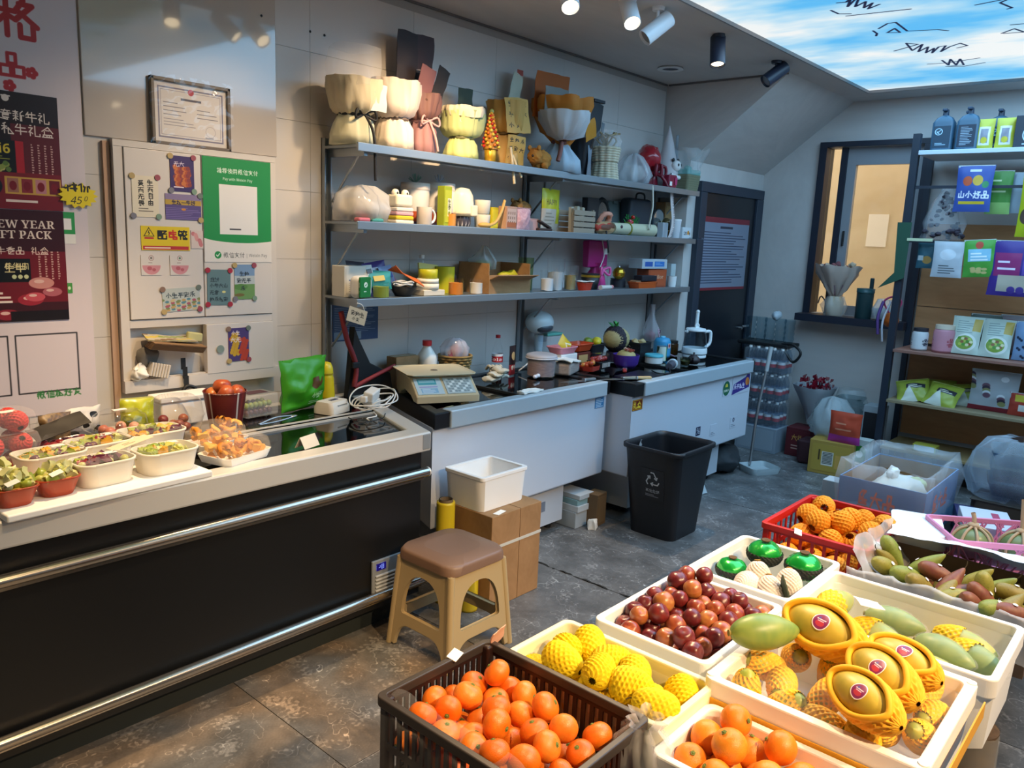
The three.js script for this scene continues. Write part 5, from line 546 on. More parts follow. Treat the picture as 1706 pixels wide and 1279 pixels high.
{ const b = T('grape_box', 'clear clamshell of dark grapes leaning by the green bag', 'box', [1.86, FT, -3.14], 0.1); P(b, 'clear_shell', bx(0.17, 0.1, 0.12, 0, 0.051, 0, 0.01), film('#ffffff', 0.06, 0.16)); for (let k = 0; k < 24; k++) P(b, 'grape', sp(0.013, 0, 0, 0, 1, 1.1, 1, 10), M(k < 16 ? '#4a2030' : '#8a9a4a', 0.35), [-0.06 + (k % 6) * 0.024, 0.018 + Math.floor(k / 12) * 0.032, -0.03 + (Math.floor(k / 6) % 2) * 0.05]); P(b, 'lid_label', bx(0.1, 0.001, 0.06, 0, 0.1025, 0), M('#4a1a24', 0.4)); }
O('metal_tongs', 'steel serving tongs lying over the freezer glass beside the red cup', 'tongs', mg(tb([[0, 0, 0], [0.1, 0.012, 0.0], [0.2, 0.004, 0.004]], 0.004, 12, 6), tb([[0, 0, 0.006], [0.1, -0.004, 0.01], [0.2, 0, 0.014]], 0.004, 12, 6), sp(0.012, 0.205, 0.002, 0.009, 1.6, 0.4, 1, 12)), STEEL, [1.75, 0.876, -2.93], 0.25);
// trays of orange crisps
{ const crisp = ['#d88a1e', '#e09a2c', '#c87a1c', '#e8b04a'].map((c) => M(c, 0.6)), cg = [bump(new THREE.TorusGeometry(0.018, 0.008, 8, 14, 4), 0.004, 40, 1), bump(new THREE.BoxGeometry(0.04, 0.014, 0.026, 4, 2, 3), 0.008, 40, 4), bump(sp(0.016, 0, 0, 0, 1.5, 0.6, 1, 12), 0.006, 50, 2)];
  [['bag of orange crisps heaped behind the foam tray', 1.47, -2.76, 0.22, 0.13, 26], ['white foam tray of orange crisps under film at the freezer edge', 1.44, -2.57, 0.22, 0.16, 30]].forEach(([l, x, z, w, d, n], i) => { const b = T('crisps_tray', l, 'snack tray', [x, FT, z], 0.25, 'orange crisps'); P(b, 'tray', tub(w * 0.9, d * 0.9, w, d, 0.03, 0.005, 0.015, 0, 28), FOAM); for (let k = 0; k < n; k++) P(b, 'crisp', cg[k % 3], crisp[k % 4], [rr(-0.42, 0.42) * w, 0.022 + rr(0, 0.055) * (i ? 0.8 : 1.2), rr(-0.4, 0.4) * d], [rr(0, 3), rr(0, 3), rr(0, 3)]); P(b, 'film_wrap', bump(loft([ring(w, d, 0.02, 0.028), ring(w * 0.95, d * 0.95, 0.03, 0.07), ring(w * 0.6, d * 0.55, 0.03, 0.098)], false, true), 0.007, 18, i), film('#fff4e0', 0.06, 0.12)); P(b, 'price_label', bx(0.04, 0.0015, 0.026, 0.07, 0.092, -0.02), PAPER, undefined, [0, 0.3, -0.35]); }); }
{ const b = T('shopping_bag', 'bright green plastic shopping bag with a brown teapot print', 'bag', [2.1, FT, -3.12], 0.25), t = cv(256, 200, (x) => { fillR(x, '#3f9a1c', 0, 0, 256, 200); x.fillStyle = '#5a3a1c'; x.beginPath(); x.ellipse(176, 104, 26, 20, 0, 0, 7); x.fill(); fillR(x, '#5a3a1c', 150, 78, 48, 12); x.beginPath(); x.moveTo(196, 100); x.lineTo(224, 80); x.lineTo(228, 88); x.lineTo(204, 118); x.fill(); cjk(x, '小生好茶', 140, 138, 22, '#cfe8b8', 0.14); lines(x, '#cfe8b8', 130, 170, 90, 2, 8, 3); });
  const g = pillow(0.3, 0.24, 0.11, 20, 3, 0.0), p = g.attributes.position; for (let i = 0; i < p.count; i++) { const y = p.getY(i); p.setZ(i, p.getZ(i) * (y < -0.06 ? 1.15 : 0.5 + (0.12 - y) * 3)); p.setX(i, p.getX(i) * (1 + y * 0.5)); } P(b, 'bag_body', bump(g, 0.006, 14, 2), MT(t, 0.35, { side: THREE.DoubleSide }), [0, 0.12, 0]); P(b, 'bag_handle', bump(new THREE.BoxGeometry(0.26, 0.03, 0.006, 12, 3, 1), 0.01, 14, 1), M('#4aa82a', 0.35), [0, 0.228, 0.0]); }
{ const b = T('squeeze_bottle', 'yellow squeeze bottle with a rounded cap beside the green bag', 'bottle', [2.3, FT, -3.22]); P(b, 'bottle_body', la([[0.001, 0], [0.04, 0], [0.042, 0.02], [0.036, 0.11], [0.03, 0.125]], 24), M('#e0c41c', 0.35)); P(b, 'cap', la([[0.031, 0.122], [0.034, 0.135], [0.032, 0.16], [0.022, 0.185], [0.001, 0.192]], 24), M('#e8d02a', 0.35)); P(b, 'cap_seam', la([[0.0345, 0.13], [0.0355, 0.133], [0.0345, 0.136]], 24), M('#b89a14', 0.5)); }
{ const b = T('card_reader', 'white card terminal box at the end of the display freezer', 'card reader', [2.16, FT, -2.98], 0.3); P(b, 'housing', loft([ring(0.14, 0.11, 0.012, 0), ring(0.14, 0.11, 0.012, 0.03), ring(0.13, 0.085, 0.01, 0.055)], true, true), M('#d8d4cc', 0.5)); P(b, 'display', bx(0.05, 0.003, 0.02, 0.01, 0.055, 0), M('#3a3e66', 0.3)); P(b, 'button_row', bx(0.07, 0.004, 0.012, 0.01, 0.038, 0.048), M('#8a8a86', 0.5)); }
{ const b = T('charger_adapter', 'white charger adapter with coiled white cable on the display freezer', 'charger', [2.34, FT + 0.002, -2.93], 0.5), m = M('#e6e4e0', 0.4); P(b, 'adapter', bx(0.09, 0.05, 0.05, 0, 0.07, 0, 0.008), m, undefined, [0.2, 0, 0.15]); P(b, 'adapter', bx(0.07, 0.045, 0.045, 0.08, 0.05, 0.02, 0.008), m, undefined, [0, 0.4, -0.1]); P(b, 'plug', bx(0.04, 0.03, 0.03, -0.06, 0.055, 0.0, 0.006), m); P(b, 'support_block', bx(0.1, 0.035, 0.05, 0.03, 0.018, 0, 0.006), m); seed = 14;
  for (let k = 0; k < 4; k++) P(b, 'cable', tb(Array.from({ length: 10 }, (_, i) => { const a = i / 10 * 2 * PI, rx = 0.1 + k * 0.016, rz = 0.075 + k * 0.01; return [Math.cos(a + k) * rx - 0.02, 0.012 + k * 0.008 + 0.045 * Math.max(0, Math.sin(a * 1 + k * 1.7)) + rr(0, 0.02), Math.sin(a + k) * rz + 0.03]; }), 0.0035, 60, 6, true), m); P(b, 'cable', tb([[-0.1, 0.006, 0.06], [-0.16, 0.004, 0.1], [-0.22, 0.004, 0.08], [-0.26, 0.005, 0.11]], 0.003, 24, 6), m); P(b, 'black_cable', tb([[-0.1, 0.005, 0.12], [-0.2, 0.004, 0.14], [-0.3, 0.004, 0.08], [-0.24, 0.005, 0.0]], 0.0025, 30, 5), BLACK); }
O('price_card', 'folded white price card standing on the front freezer frame', 'price card', mg(rot(bx(0.09, 0.05, 0.0015), -0.5).translate(0, 0.022, 0.012), rot(bx(0.09, 0.05, 0.0015), 0.5).translate(0, 0.022, -0.012)), M('#d8d0c0', 0.7), [1.74, 0.861, -2.56], 0.3);

// ---------------------------------------------------------------- on the two chest freezers
const CT = 0.869;
{ const s = T('counter_scale', 'beige electronic shop scale with a flat pan and blue keypad panel', 'scale', [2.78, CT, -2.93], -0.42), m = M('#cdb893', 0.5);
  P(s, 'body', (() => { const g = new THREE.ExtrudeGeometry(sh([[-0.17, 0.02], [-0.17, 0.11], [0.05, 0.11], [0.17, 0.035], [0.17, 0.012], [0.12, 0.012], [0.07, 0.035], [-0.03, 0.045], [-0.1, 0.025], [-0.13, 0.0]]), { depth: 0.32, bevelEnabled: true, bevelSize: 0.006, bevelThickness: 0.006, bevelSegments: 2 }); return g.rotateY(-PI / 2).translate(0.16, 0, 0); })(), m);
  P(s, 'pan', loft([ring(0.3, 0.25, 0.02, 0.118, 32, 0, -0.06), ring(0.37, 0.31, 0.02, 0.128, 32, 0, -0.06), ring(0.37, 0.31, 0.02, 0.134, 32, 0, -0.06), ring(0.35, 0.29, 0.02, 0.129, 32, 0, -0.06)], true, true), M('#d6c8a6', 0.45)); P(s, 'pan_stud', cy(0.02, 0.016, 0.002, 0, 0.1295, -0.06, 16), M('#6a5a4a', 0.6));
  const a = Math.atan2(0.075, 0.12), pl = (name, w, x, t) => P(s, name, bx(w, 0.12, 0.004), MT(t, 0.4), [x, 0.079, 0.113], [-(PI / 2 - a), 0, 0]);
  pl('display_panel', 0.14, -0.085, cv(160, 140, (x) => { fillR(x, '#b9cbd2', 0, 0, 160, 140); fillR(x, '#4a9aa6', 20, 10, 110, 50); fillR(x, '#8fc0cc', 28, 18, 94, 24); fillR(x, '#9aa0c8', 20, 72, 110, 12); fillR(x, '#88b0cc', 26, 90, 100, 40); lines(x, '#dfe8f0', 34, 96, 80, 4, 9, 3); }));
  pl('keypad', 0.15, 0.075, cv(160, 140, (x) => { fillR(x, '#b6c0c0', 0, 0, 160, 140); for (let i = 0; i < 8; i++) for (let j = 0; j < 6; j++) fillR(x, (i + j) % 3 ? '#8a9698' : '#dfe4e2', 12 + i * 17, 12 + j * 20, 14, 15); }));
  for (const [x, z] of [[-0.13, -0.13], [0.13, -0.13], [-0.13, 0.13], [0.13, 0.13]]) P(s, 'foot', cy(0.014, 0.014, 0.016, x, 0, z, 10), BLACK); P(s, 'battery_tray', bx(0.28, 0.03, 0.24, 0, 0.03, -0.03), M('#2a2620', 0.7)); }
O('paper_note', 'small cream note with red print tucked under the scale', 'note', bx(0.1, 0.001, 0.05), MT(cv(64, 32, (x) => { fillR(x, '#d8d2a8', 0, 0, 64, 32); fillR(x, '#a83a44', 0, 0, 22, 32); }), 0.6), [2.66, 0.8635, -2.712], 0.1);
{ const b = T('carton', 'small brown cardboard box behind the scale pan', 'carton', [2.82, CT, -3.25], 0.0); P(b, 'box_body', bx(0.16, 0.17, 0.08, 0, 0.085, 0, 0.002), CARD); P(b, 'tape', bx(0.162, 0.002, 0.03, 0, 0.1705, 0), M('#8a7a5a', 0.3)); }
{ const b = T('milk_jug', 'white plastic milk jug with a red screw cap', 'bottle', [2.96, CT, -3.21]); P(b, 'jug_body', la([[0.001, 0], [0.052, 0], [0.056, 0.01], [0.056, 0.14], [0.052, 0.165], [0.03, 0.2], [0.022, 0.21], [0.02, 0.222]], 28), M('#ece9e2', 0.35)); P(b, 'screw_cap', mg(cy(0.026, 0.026, 0.028, 0, 0.22, 0, 20)), M('#b8242a', 0.4)); P(b, 'label_band', cy(0.0565, 0.0565, 0.05, 0, 0.07, 0, 28, true), M('#b84a44', 0.5)); }
{ // woven basket: rings of rope
  const b = T('wicker_basket', 'woven tan wicker basket with a clear bag inside, behind the scale', 'basket', [3.14, CT, -3.17]), m = MT(mottle('#7a6038', '#a8884e', 64, 9), 0.8); for (let i = 0; i < 9; i++) { const r = 0.062 + i * 0.0034, y = 0.008 + i * 0.0165; P(b, 'woven_row', tb(Array.from({ length: 26 }, (_, k) => { const a = k / 26 * 2 * PI, q = r + ((k + i) % 2 ? 0.004 : -0.003); return [Math.cos(a) * q, y, Math.sin(a) * q]; }), 0.0085, 52, 6, true), m); } P(b, 'basket_floor', cy(0.06, 0.06, 0.006, 0, 0.002, 0, 20), m); P(b, 'rim', new THREE.TorusGeometry(0.094, 0.007, 8, 32).rotateX(PI / 2).translate(0, 0.155, 0), m);
  const g = T('plastic_bag', 'clear crumpled bag with pink print stuffed in the wicker basket', 'plastic bag', [3.14, CT + 0.02, -3.17]); P(g, 'film', wrapGeo([[0.03, 0.0], [0.05, 0.08], [0.07, 0.14], [0.075, 0.18], [0.05, 0.22], [0.02, 0.235], [0.001, 0.23]], 30, 0.014, 7, 4), film('#f0e4ea', 0.12, 0.4)); P(g, 'pink_print', bump(sp(0.045, -0.02, 0.16, 0.02, 1, 1, 0.5, 14), 0.014, 30, 3), M('#8a4a5e', 0.5)); }
{ const b = T('work_gloves', 'pile of off-white cotton work gloves by the cola bottle', 'gloves', [3.36, CT, -3.06], 0.3), m = MT(mottle('#d8d4c4', '#c2bca8', 64, 10), 0.9); seed = 2; for (let k = 0; k < 3; k++) { const h = P(b, 'glove', bump(sp(0.06, 0, 0, 0, 1.3, 0.3, 0.8, 18), 0.012, 24, k), m, [k * 0.03 - 0.04, 0.022 + k * 0.022, k * 0.012], [0, k * 0.4, 0]); for (let f = 0; f < 4; f++) P(h, 'finger', tb([[0.06, 0, -0.03 + f * 0.02], [0.1, 0.006, -0.035 + f * 0.024], [0.13, -0.004 - k * 0.006, -0.04 + f * 0.028]], 0.0095, 8, 7), m); } }
{ const b = T('cola_bottle', 'clear cola bottle with red label and red cap, nearly empty', 'bottle', [3.53, CT, -3.2]); P(b, 'bottle_glass', la([[0.001, 0], [0.03, 0], [0.034, 0.01], [0.03, 0.05], [0.034, 0.08], [0.034, 0.13], [0.03, 0.16], [0.014, 0.21], [0.013, 0.225]], 24), clear()); P(b, 'label', cy(0.0348, 0.0348, 0.05, 0, 0.08, 0, 24, true), MT(cv(128, 48, (x) => { fillR(x, '#b81e28', 0, 0, 128, 48); fillR(x, '#e6e6ea', 0, 0, 128, 14); txt(x, 'Cola', 10, 40, 26, '#f4f0f0', 'serif'); txt(x, 'Cola', 74, 40, 26, '#f4f0f0', 'serif'); }), 0.4)); P(b, 'cap', cy(0.015, 0.015, 0.018, 0, 0.225, 0, 16), M('#b01e26', 0.4)); P(b, 'cola', cy(0.028, 0.031, 0.05, 0, 0.004, 0, 20), M('#2a1210', 0.2)); }
{ const b = T('snack_packet', 'slim black and red snack packet standing by the cola bottle', 'packet', [3.6, CT + 0.09, -3.14], 0.2); P(b, 'packet_body', pillow(0.075, 0.18, 0.02, 10, 2), MT(cv(64, 150, (x) => { fillR(x, '#241418', 0, 0, 64, 150); fillR(x, '#a02a2e', 0, 96, 64, 54); blob(x, '#c8a06a', 32, 52, 18, 1.2); cjk(x, '香牛', 14, 100, 22, '#f0e0c8', 0.14); }), 0.4)); }
O('folded_napkin', 'folded white napkin on the front edge of the first chest freezer', 'napkin', bump(new THREE.BoxGeometry(0.17, 0.012, 0.05, 12, 2, 4), 0.008, 20, 3), PAPER, [3.24, 0.884, -2.69], 0.05);
{ const b = T('clear_tub', 'round clear tub of dark red and beige dried fruit with a pale lid', 'tub', [3.735, CT, -3.02]); P(b, 'tub_wall', la([[0.001, 0], [0.082, 0], [0.086, 0.006], [0.092, 0.12]], 32), film('#ffffff', 0.08, 0.2)); P(b, 'lid', la([[0.001, 0.135], [0.07, 0.138], [0.09, 0.132], [0.097, 0.124], [0.097, 0.11], [0.093, 0.11]], 32), M('#b9b4b8', 0.35)); P(b, 'dried_fruit', bump(cy(0.08, 0.085, 0.1, 0, 0.004, 0, 40), 0.003, 60, 1), MT(mottle('#5e1a26', '#9a6a5a', 96, 16, 1.6), 0.5)); P(b, 'lid_rim', new THREE.TorusGeometry(0.096, 0.004, 8, 36).rotateX(PI / 2).translate(0, 0.112, 0), M('#d8d4d8', 0.4)); }
O('earplug_pair', 'pair of small white capsules in front of the dried fruit tub', 'capsules', mg(sp(0.014, -0.02, 0.013, 0, 1.4, 0.9, 1, 12), sp(0.014, 0.022, 0.013, 0.004, 1.4, 0.9, 1, 12)), M('#e4e2ea', 0.4), [3.63, CT, -2.97], 0.4);
{ const b = T('tissue_pack', 'pack of brown and white tissues wrapped in clear film', 'tissue pack', [3.93, CT, -2.98], 0.35); P(b, 'pack_body', bx(0.2, 0.07, 0.12, 0, 0.036, 0, 0.015), MT(mottle('#8a7a72', '#b09a8c', 64, 8), 0.5)); P(b, 'top_sheet', bump(new THREE.BoxGeometry(0.22, 0.006, 0.14, 12, 1, 8), 0.012, 10, 3), PAPER, [-0.01, 0.086, 0], [0.05, 0, -0.08]); P(b, 'film', bump(new RoundedBoxGeometry(0.21, 0.078, 0.128, 3, 0.016).translate(0, 0.04, 0), 0.004, 30, 1), film('#ffffff', 0.05, 0.12)); }
{ const b = T('small_basket', 'small pink plastic basket with yellow packets in it', 'basket', [4.04, CT + 0.105, -3.1]); P(b, 'basket_body', tub(0.15, 0.1, 0.18, 0.13, 0.045, 0.004, 0.02, 0.006, 32), M('#d88a98', 0.5)); P(b, 'yellow_packet', pillow(0.1, 0.1, 0.02, 8, 5), MT(cv(64, 64, (x) => { fillR(x, '#d8b41e', 0, 0, 64, 64); x.strokeStyle = '#f0e8d0'; x.lineWidth = 6; x.beginPath(); x.moveTo(8, 60); x.lineTo(32, 30); x.lineTo(56, 60); x.stroke(); blob(x, '#b8443a', 32, 56, 6); }), 0.4), [0, 0.06, 0.02], [-0.4, 0, 0.7]); const u = T('carton', 'plain white box under the small pink basket', 'box', [4.05, CT, -3.1]); P(u, 'box_body', bx(0.17, 0.1, 0.11, 0, 0.051, 0, 0.004), WHITE); P(u, 'flap', bx(0.172, 0.003, 0.05, 0, 0.1025, 0.025), M('#d0cecb', 0.6)); }
{ const b = T('clear_food_box', 'clear food box with a teal lid behind the pink basket', 'box', [4.09, CT, -3.24]); P(b, 'box_shell', mg(bx(0.16, 0.2, 0.08, 0, 0.101, 0, 0.012)), film('#ffffff', 0.06, 0.22)); P(b, 'teal_lid', bx(0.165, 0.02, 0.085, 0, 0.21, 0, 0.008), M('#5aa89a', 0.4)); }
{ const b = T('orange_tray', 'orange-red plastic tray on top of small boxes', 'tray', [4.27, CT + 0.1, -3.14]); P(b, 'tray_body', tub(0.15, 0.1, 0.19, 0.13, 0.05, 0.003, 0.02, 0.006, 32), M('#c84a24', 0.4)); P(b, 'tray_liner', bx(0.14, 0.004, 0.09, 0, 0.012, 0), M('#a83a1c', 0.6)); const u = T('snack_box', 'red-brown snack box under the orange tray', 'box', [4.26, CT, -3.14]); P(u, 'box_body', bx(0.17, 0.09, 0.1, 0, 0.046, 0, 0.004), M('#6a2c22', 0.5)); P(u, 'box_label', bx(0.1, 0.05, 0.002, 0, 0.05, 0.0515), M('#c8a06a', 0.5)); }
{ const b = T('tomato_box', 'opened red box of small tomatoes', 'box', [4.16, CT, -2.96], 0.2); P(b, 'tray_body', tub(0.12, 0.09, 0.14, 0.1, 0.03, 0.003, 0.01, 0, 24), M('#b83a2c', 0.5)); for (let k = 0; k < 10; k++) P(b, 'tomato', fruitGeo(0.016, 1, 0.1, 14), M(k % 3 ? '#b84a2a' : '#c8843a', 0.3), [-0.045 + (k % 4) * 0.03, 0.036 + (k > 6 ? 0.016 : 0), -0.025 + Math.floor(k / 4) * 0.026]); }
{ const b = T('clamshell_box', 'dark clamshell of strawberries with a barred black base', 'box', [4.29, CT, -2.98], 0.1); P(b, 'base', tub(0.13, 0.1, 0.15, 0.11, 0.05, 0.003, 0.015, 0.004, 28), BLACK); for (let k = 0; k < 6; k++) P(b, 'bar', bx(0.006, 0.03, 0.004, -0.045 + k * 0.018, 0.026, 0.056), M('#c8c8c8', 0.5)); P(b, 'clear_lid', loft([ring(0.15, 0.11, 0.02, 0.052), ring(0.14, 0.1, 0.02, 0.09), ring(0.1, 0.07, 0.02, 0.1)], false, true), clear()); for (let k = 0; k < 8; k++) P(b, 'strawberry', fruitGeo(0.017, 1.1, 0.1, 12), M('#9a2a24', 0.35), [-0.05 + (k % 4) * 0.033, 0.06, -0.02 + Math.floor(k / 4) * 0.036], [k, 0, k]); }
{ const b = T('fruit_basket', 'black basket of yellow lemons and a green lime', 'basket', [4.47, CT + 0.0, -3.17]); P(b, 'basket_body', tub(0.13, 0.1, 0.17, 0.13, 0.13, 0.004, 0.03, 0.006, 32), M('#1c1a20', 0.5)); [[-0.05, 0.145, 0, '#6f8a34'], [0.01, 0.14, 0.03, '#d0c02c'], [0.055, 0.142, 0.0, '#d8c832'], [-0.01, 0.14, -0.035, '#c8b828'], [0.0, 0.09, 0, '#c8b828']].forEach(([x, y, z, c], i) => P(b, i ? 'lemon' : 'lime', mg(sp(0.027, 0, 0, 0, 1.2, 1, 1, 18), sp(0.008, 0.032, 0, 0, 1, 1, 1, 8)), M(c, 0.4), [x, y, z], [0, i * 1.1, 0.2])); }
{ const b = T('netted_melon', 'beige netted melon with green plastic leaves in a dark sleeve', 'melon', [4.66, CT + 0.155, -3.1]), m = fruitGeo(0.093, 0.92, 0.06, 40); P(b, 'melon_rind', m, MT(mottle('#a8996a', '#bfae7c', 128, 18), 0.6, { bumpMap: pore, bumpScale: 0.001 })); P(b, 'dark_sleeve', netGeo(0.17, 0.096, ball, 30, 8, 0.003, 0.0, 0.42, '#2a2430', 80, 24), netMat); seed = 6; for (let k = 0; k < 6; k++) { const l = new THREE.Shape(); l.moveTo(0, 0); l.quadraticCurveTo(0.02, 0.025, 0, 0.055); l.quadraticCurveTo(-0.02, 0.025, 0, 0); P(b, 'leaf', ex(l, 0.0015), M(k % 2 ? '#2f9a34' : '#1f6a2a', 0.4, { side: THREE.DoubleSide }), [-0.04 + k * 0.012, 0.083, 0.0], [rr(-1.2, 0.4), k * 1.2, rr(-0.6, 0.6)]); } P(b, 'wooden_handle', tb([[0.09, -0.0, -0.03], [0.16, 0.004, -0.05]], 0.01, 4, 10), M('#b88a3c', 0.6)); }
{ const u = T('melon_stand', 'dark tray stand under the netted melon', 'stand', [4.66, CT, -3.1]); P(u, 'stand_ring', tub(0.14, 0.14, 0.12, 0.12, 0.066, 0.006, 0.05, 0, 32), M('#2a2438', 0.5)); P(u, 'stand_foot', bx(0.15, 0.008, 0.15, 0, 0.004, 0, 0.003), M('#241f30', 0.5)); }
{ const b = T('purple_bowl', 'deep purple plastic bowl with a cut melon half', 'bowl', [4.46, CT, -2.88]); P(b, 'bowl_body', la([[0.001, 0], [0.06, 0], [0.082, 0.03], [0.09, 0.09], [0.086, 0.09], [0.078, 0.03], [0.05, 0.008], [0.001, 0.008]], 32), M('#4a2a8a', 0.4)); P(b, 'melon_half', sp(0.066, 0, 0.075, 0, 1, 0.7, 1, 22), M('#b8a46a', 0.5)); for (let k = 0; k < 5; k++) P(b, 'melon_slice', bump(new THREE.BoxGeometry(0.05, 0.012, 0.016, 4, 1, 2), 0.004, 30, k), M(k % 2 ? '#d8c8b0' : '#a84a3a', 0.5), [rr(-0.03, 0.03), 0.122, rr(-0.03, 0.03)], [0, rr(0, 3), 0.2]); }
{ const b = T('mesh_basket', 'black perforated plastic basket with ginger pieces', 'basket', [4.81, CT, -3.02]), m = M('#1b1d24', 0.5); for (const s of [-1, 1]) { P(b, 'mesh_side', slotted(0.14, 0.13, 0.003, 8, 5, 0.008, 0.006), m, [0, 0, s * 0.07]); P(b, 'mesh_end', slotted(0.14, 0.13, 0.003, 8, 5, 0.008, 0.006).rotateY(PI / 2), m, [s * 0.07, 0, 0]); } P(b, 'base', bx(0.14, 0.004, 0.14, 0, 0.002, 0), m); P(b, 'rim', mv(up(ex(sh(rrect(0.155, 0.155, 0.02).getPoints(4).map((q) => [q.x, q.y]), rrect(0.136, 0.136, 0.014, THREE.Path)), 0.01)), 0, 0.125, 0), m); for (let k = 0; k < 4; k++) P(b, 'ginger', bump(sp(0.026, 0, 0, 0, 1.6, 0.8, 0.8, 14), 0.012, 30, k), M('#c2a878', 0.7), [-0.03 + k * 0.02, 0.11 + (k % 2) * 0.02, rr(-0.03, 0.03)], [0, k, 0.3]); }
{ const kn = (label, x, z, ry, L, hl, hm) => { const b = T('kitchen_knife', label, 'knife', [x, CT + 0.004, z], ry, 'kitchen knives'), s = new THREE.Shape(); s.moveTo(0, 0); s.lineTo(L, 0.0); s.quadraticCurveTo(L * 0.9, 0.035, 0, 0.04); P(b, 'blade', ex(s, 0.0015).rotateX(-PI / 2), STEEL, [0, 0.004, 0]); P(b, 'handle', bx(hl, 0.018, 0.026, -hl / 2, 0.008, -0.018, 0.007), hm); P(b, 'bolster', bx(0.012, 0.02, 0.03, 0, 0.008, -0.018, 0.004), STEEL); };
  kn('wide kitchen knife with a pale wooden handle at the freezer front', 4.12, -2.585, 2.6, 0.16, 0.1, M('#c8a878', 0.6)); kn('thin kitchen knife with a grey handle lying by the freezer gap', 3.78, -2.74, 2.95, 0.17, 0.09, M('#6a6e70', 0.5)); kn('small knife with a red handle by the purple bowl', 4.33, -2.78, 0.6, 0.12, 0.08, M('#b83a34', 0.4)); kn('second knife with a dark steel handle under the wooden one', 4.03, -2.63, 2.75, 0.15, 0.1, M('#8a8678', 0.4)); }
O('cutting_board', 'thin dark cutting board lying on the second chest freezer', 'cutting board', bx(0.34, 0.004, 0.2, 0, 0.002, 0, 0.0018), M('#2c2830', 0.3), [4.3, 0.863, -2.66], 0.1);
{ const b = T('paste_tub', 'white tub with a light blue lid and a black spout', 'tub', [4.8, CT, -2.87]); P(b, 'tub_body', la([[0.001, 0], [0.058, 0], [0.062, 0.006], [0.062, 0.05]], 28), WHITE); P(b, 'blue_lid', la([[0.066, 0.048], [0.066, 0.06], [0.06, 0.064], [0.001, 0.064]], 28), M('#5ab8c8', 0.4)); P(b, 'spout', tb([[0.06, 0.03, 0], [0.1, 0.034, 0], [0.14, 0.05, -0.02]], 0.006, 10, 6), BLACK); }
{ const b = T('towel_pack', 'blue cylindrical wipes pack with a small red label', 'wipes pack', [5.12, CT, -3.0]); P(b, 'pack_body', bump(la([[0.001, 0], [0.06, 0], [0.064, 0.02], [0.064, 0.11], [0.05, 0.14], [0.001, 0.15]], 28), 0.003, 30, 2), M('#3f9ac8', 0.4)); P(b, 'red_label', bx(0.035, 0.035, 0.002, -0.01, 0.09, 0.066), MT(cv(32, 32, (x) => { fillR(x, '#e8e0e0', 0, 0, 32, 32); fillR(x, '#b8343a', 5, 5, 22, 22); }), 0.5)); P(b, 'cap_fold', la([[0.02, 0.145], [0.022, 0.155], [0.001, 0.158]], 14), M('#7ac0dc', 0.4)); }
{ const b = T('snack_can', 'white and green snack can in front of the blue wipes pack', 'can', [4.95, CT, -2.9]); P(b, 'can_body', la([[0.001, 0], [0.034, 0], [0.036, 0.004], [0.036, 0.1], [0.034, 0.104], [0.001, 0.104]], 24), MT(cv(128, 96, (x) => { fillR(x, '#dfe2d4', 0, 0, 128, 96); fillR(x, '#6a9a3c', 0, 0, 46, 96); blob(x, '#3a4a34', 86, 34, 12); blob(x, '#3a4a34', 78, 66, 9); }), 0.4)); P(b, 'can_lid', cy(0.035, 0.035, 0.003, 0, 0.104, 0, 24), STEEL); }
{ const b = T('amber_jar', 'squat amber glass jar beside the dark door', 'jar', [5.3, CT, -3.02]); P(b, 'jar_glass', la([[0.001, 0], [0.045, 0], [0.048, 0.01], [0.048, 0.08], [0.04, 0.09]], 24), M('#8a5a1c', 0.1, { transmission: 0.8, thickness: 0 })); P(b, 'contents', cy(0.043, 0.044, 0.05, 0, 0.004, 0, 20), M('#5a3a14', 0.5)); P(b, 'jar_lid', cy(0.044, 0.044, 0.018, 0, 0.09, 0, 24), M('#2a2420', 0.4)); }
{ const b = T('plastic_bag', 'clear bag with pink contents hanging from the shelf upright', 'plastic bag', [5.38, 0.93, -3.26]); P(b, 'film', wrapGeo([[0.001, 0], [0.05, 0.02], [0.065, 0.08], [0.045, 0.15], [0.015, 0.22], [0.012, 0.3]], 28, 0.012, 6, 5), film('#f4eef2', 0.1, 0.32)); P(b, 'pink_contents', bump(sp(0.042, 0, 0.055, 0, 1, 0.9, 0.8, 14), 0.012, 24, 1), M('#a85a6a', 0.5)); }
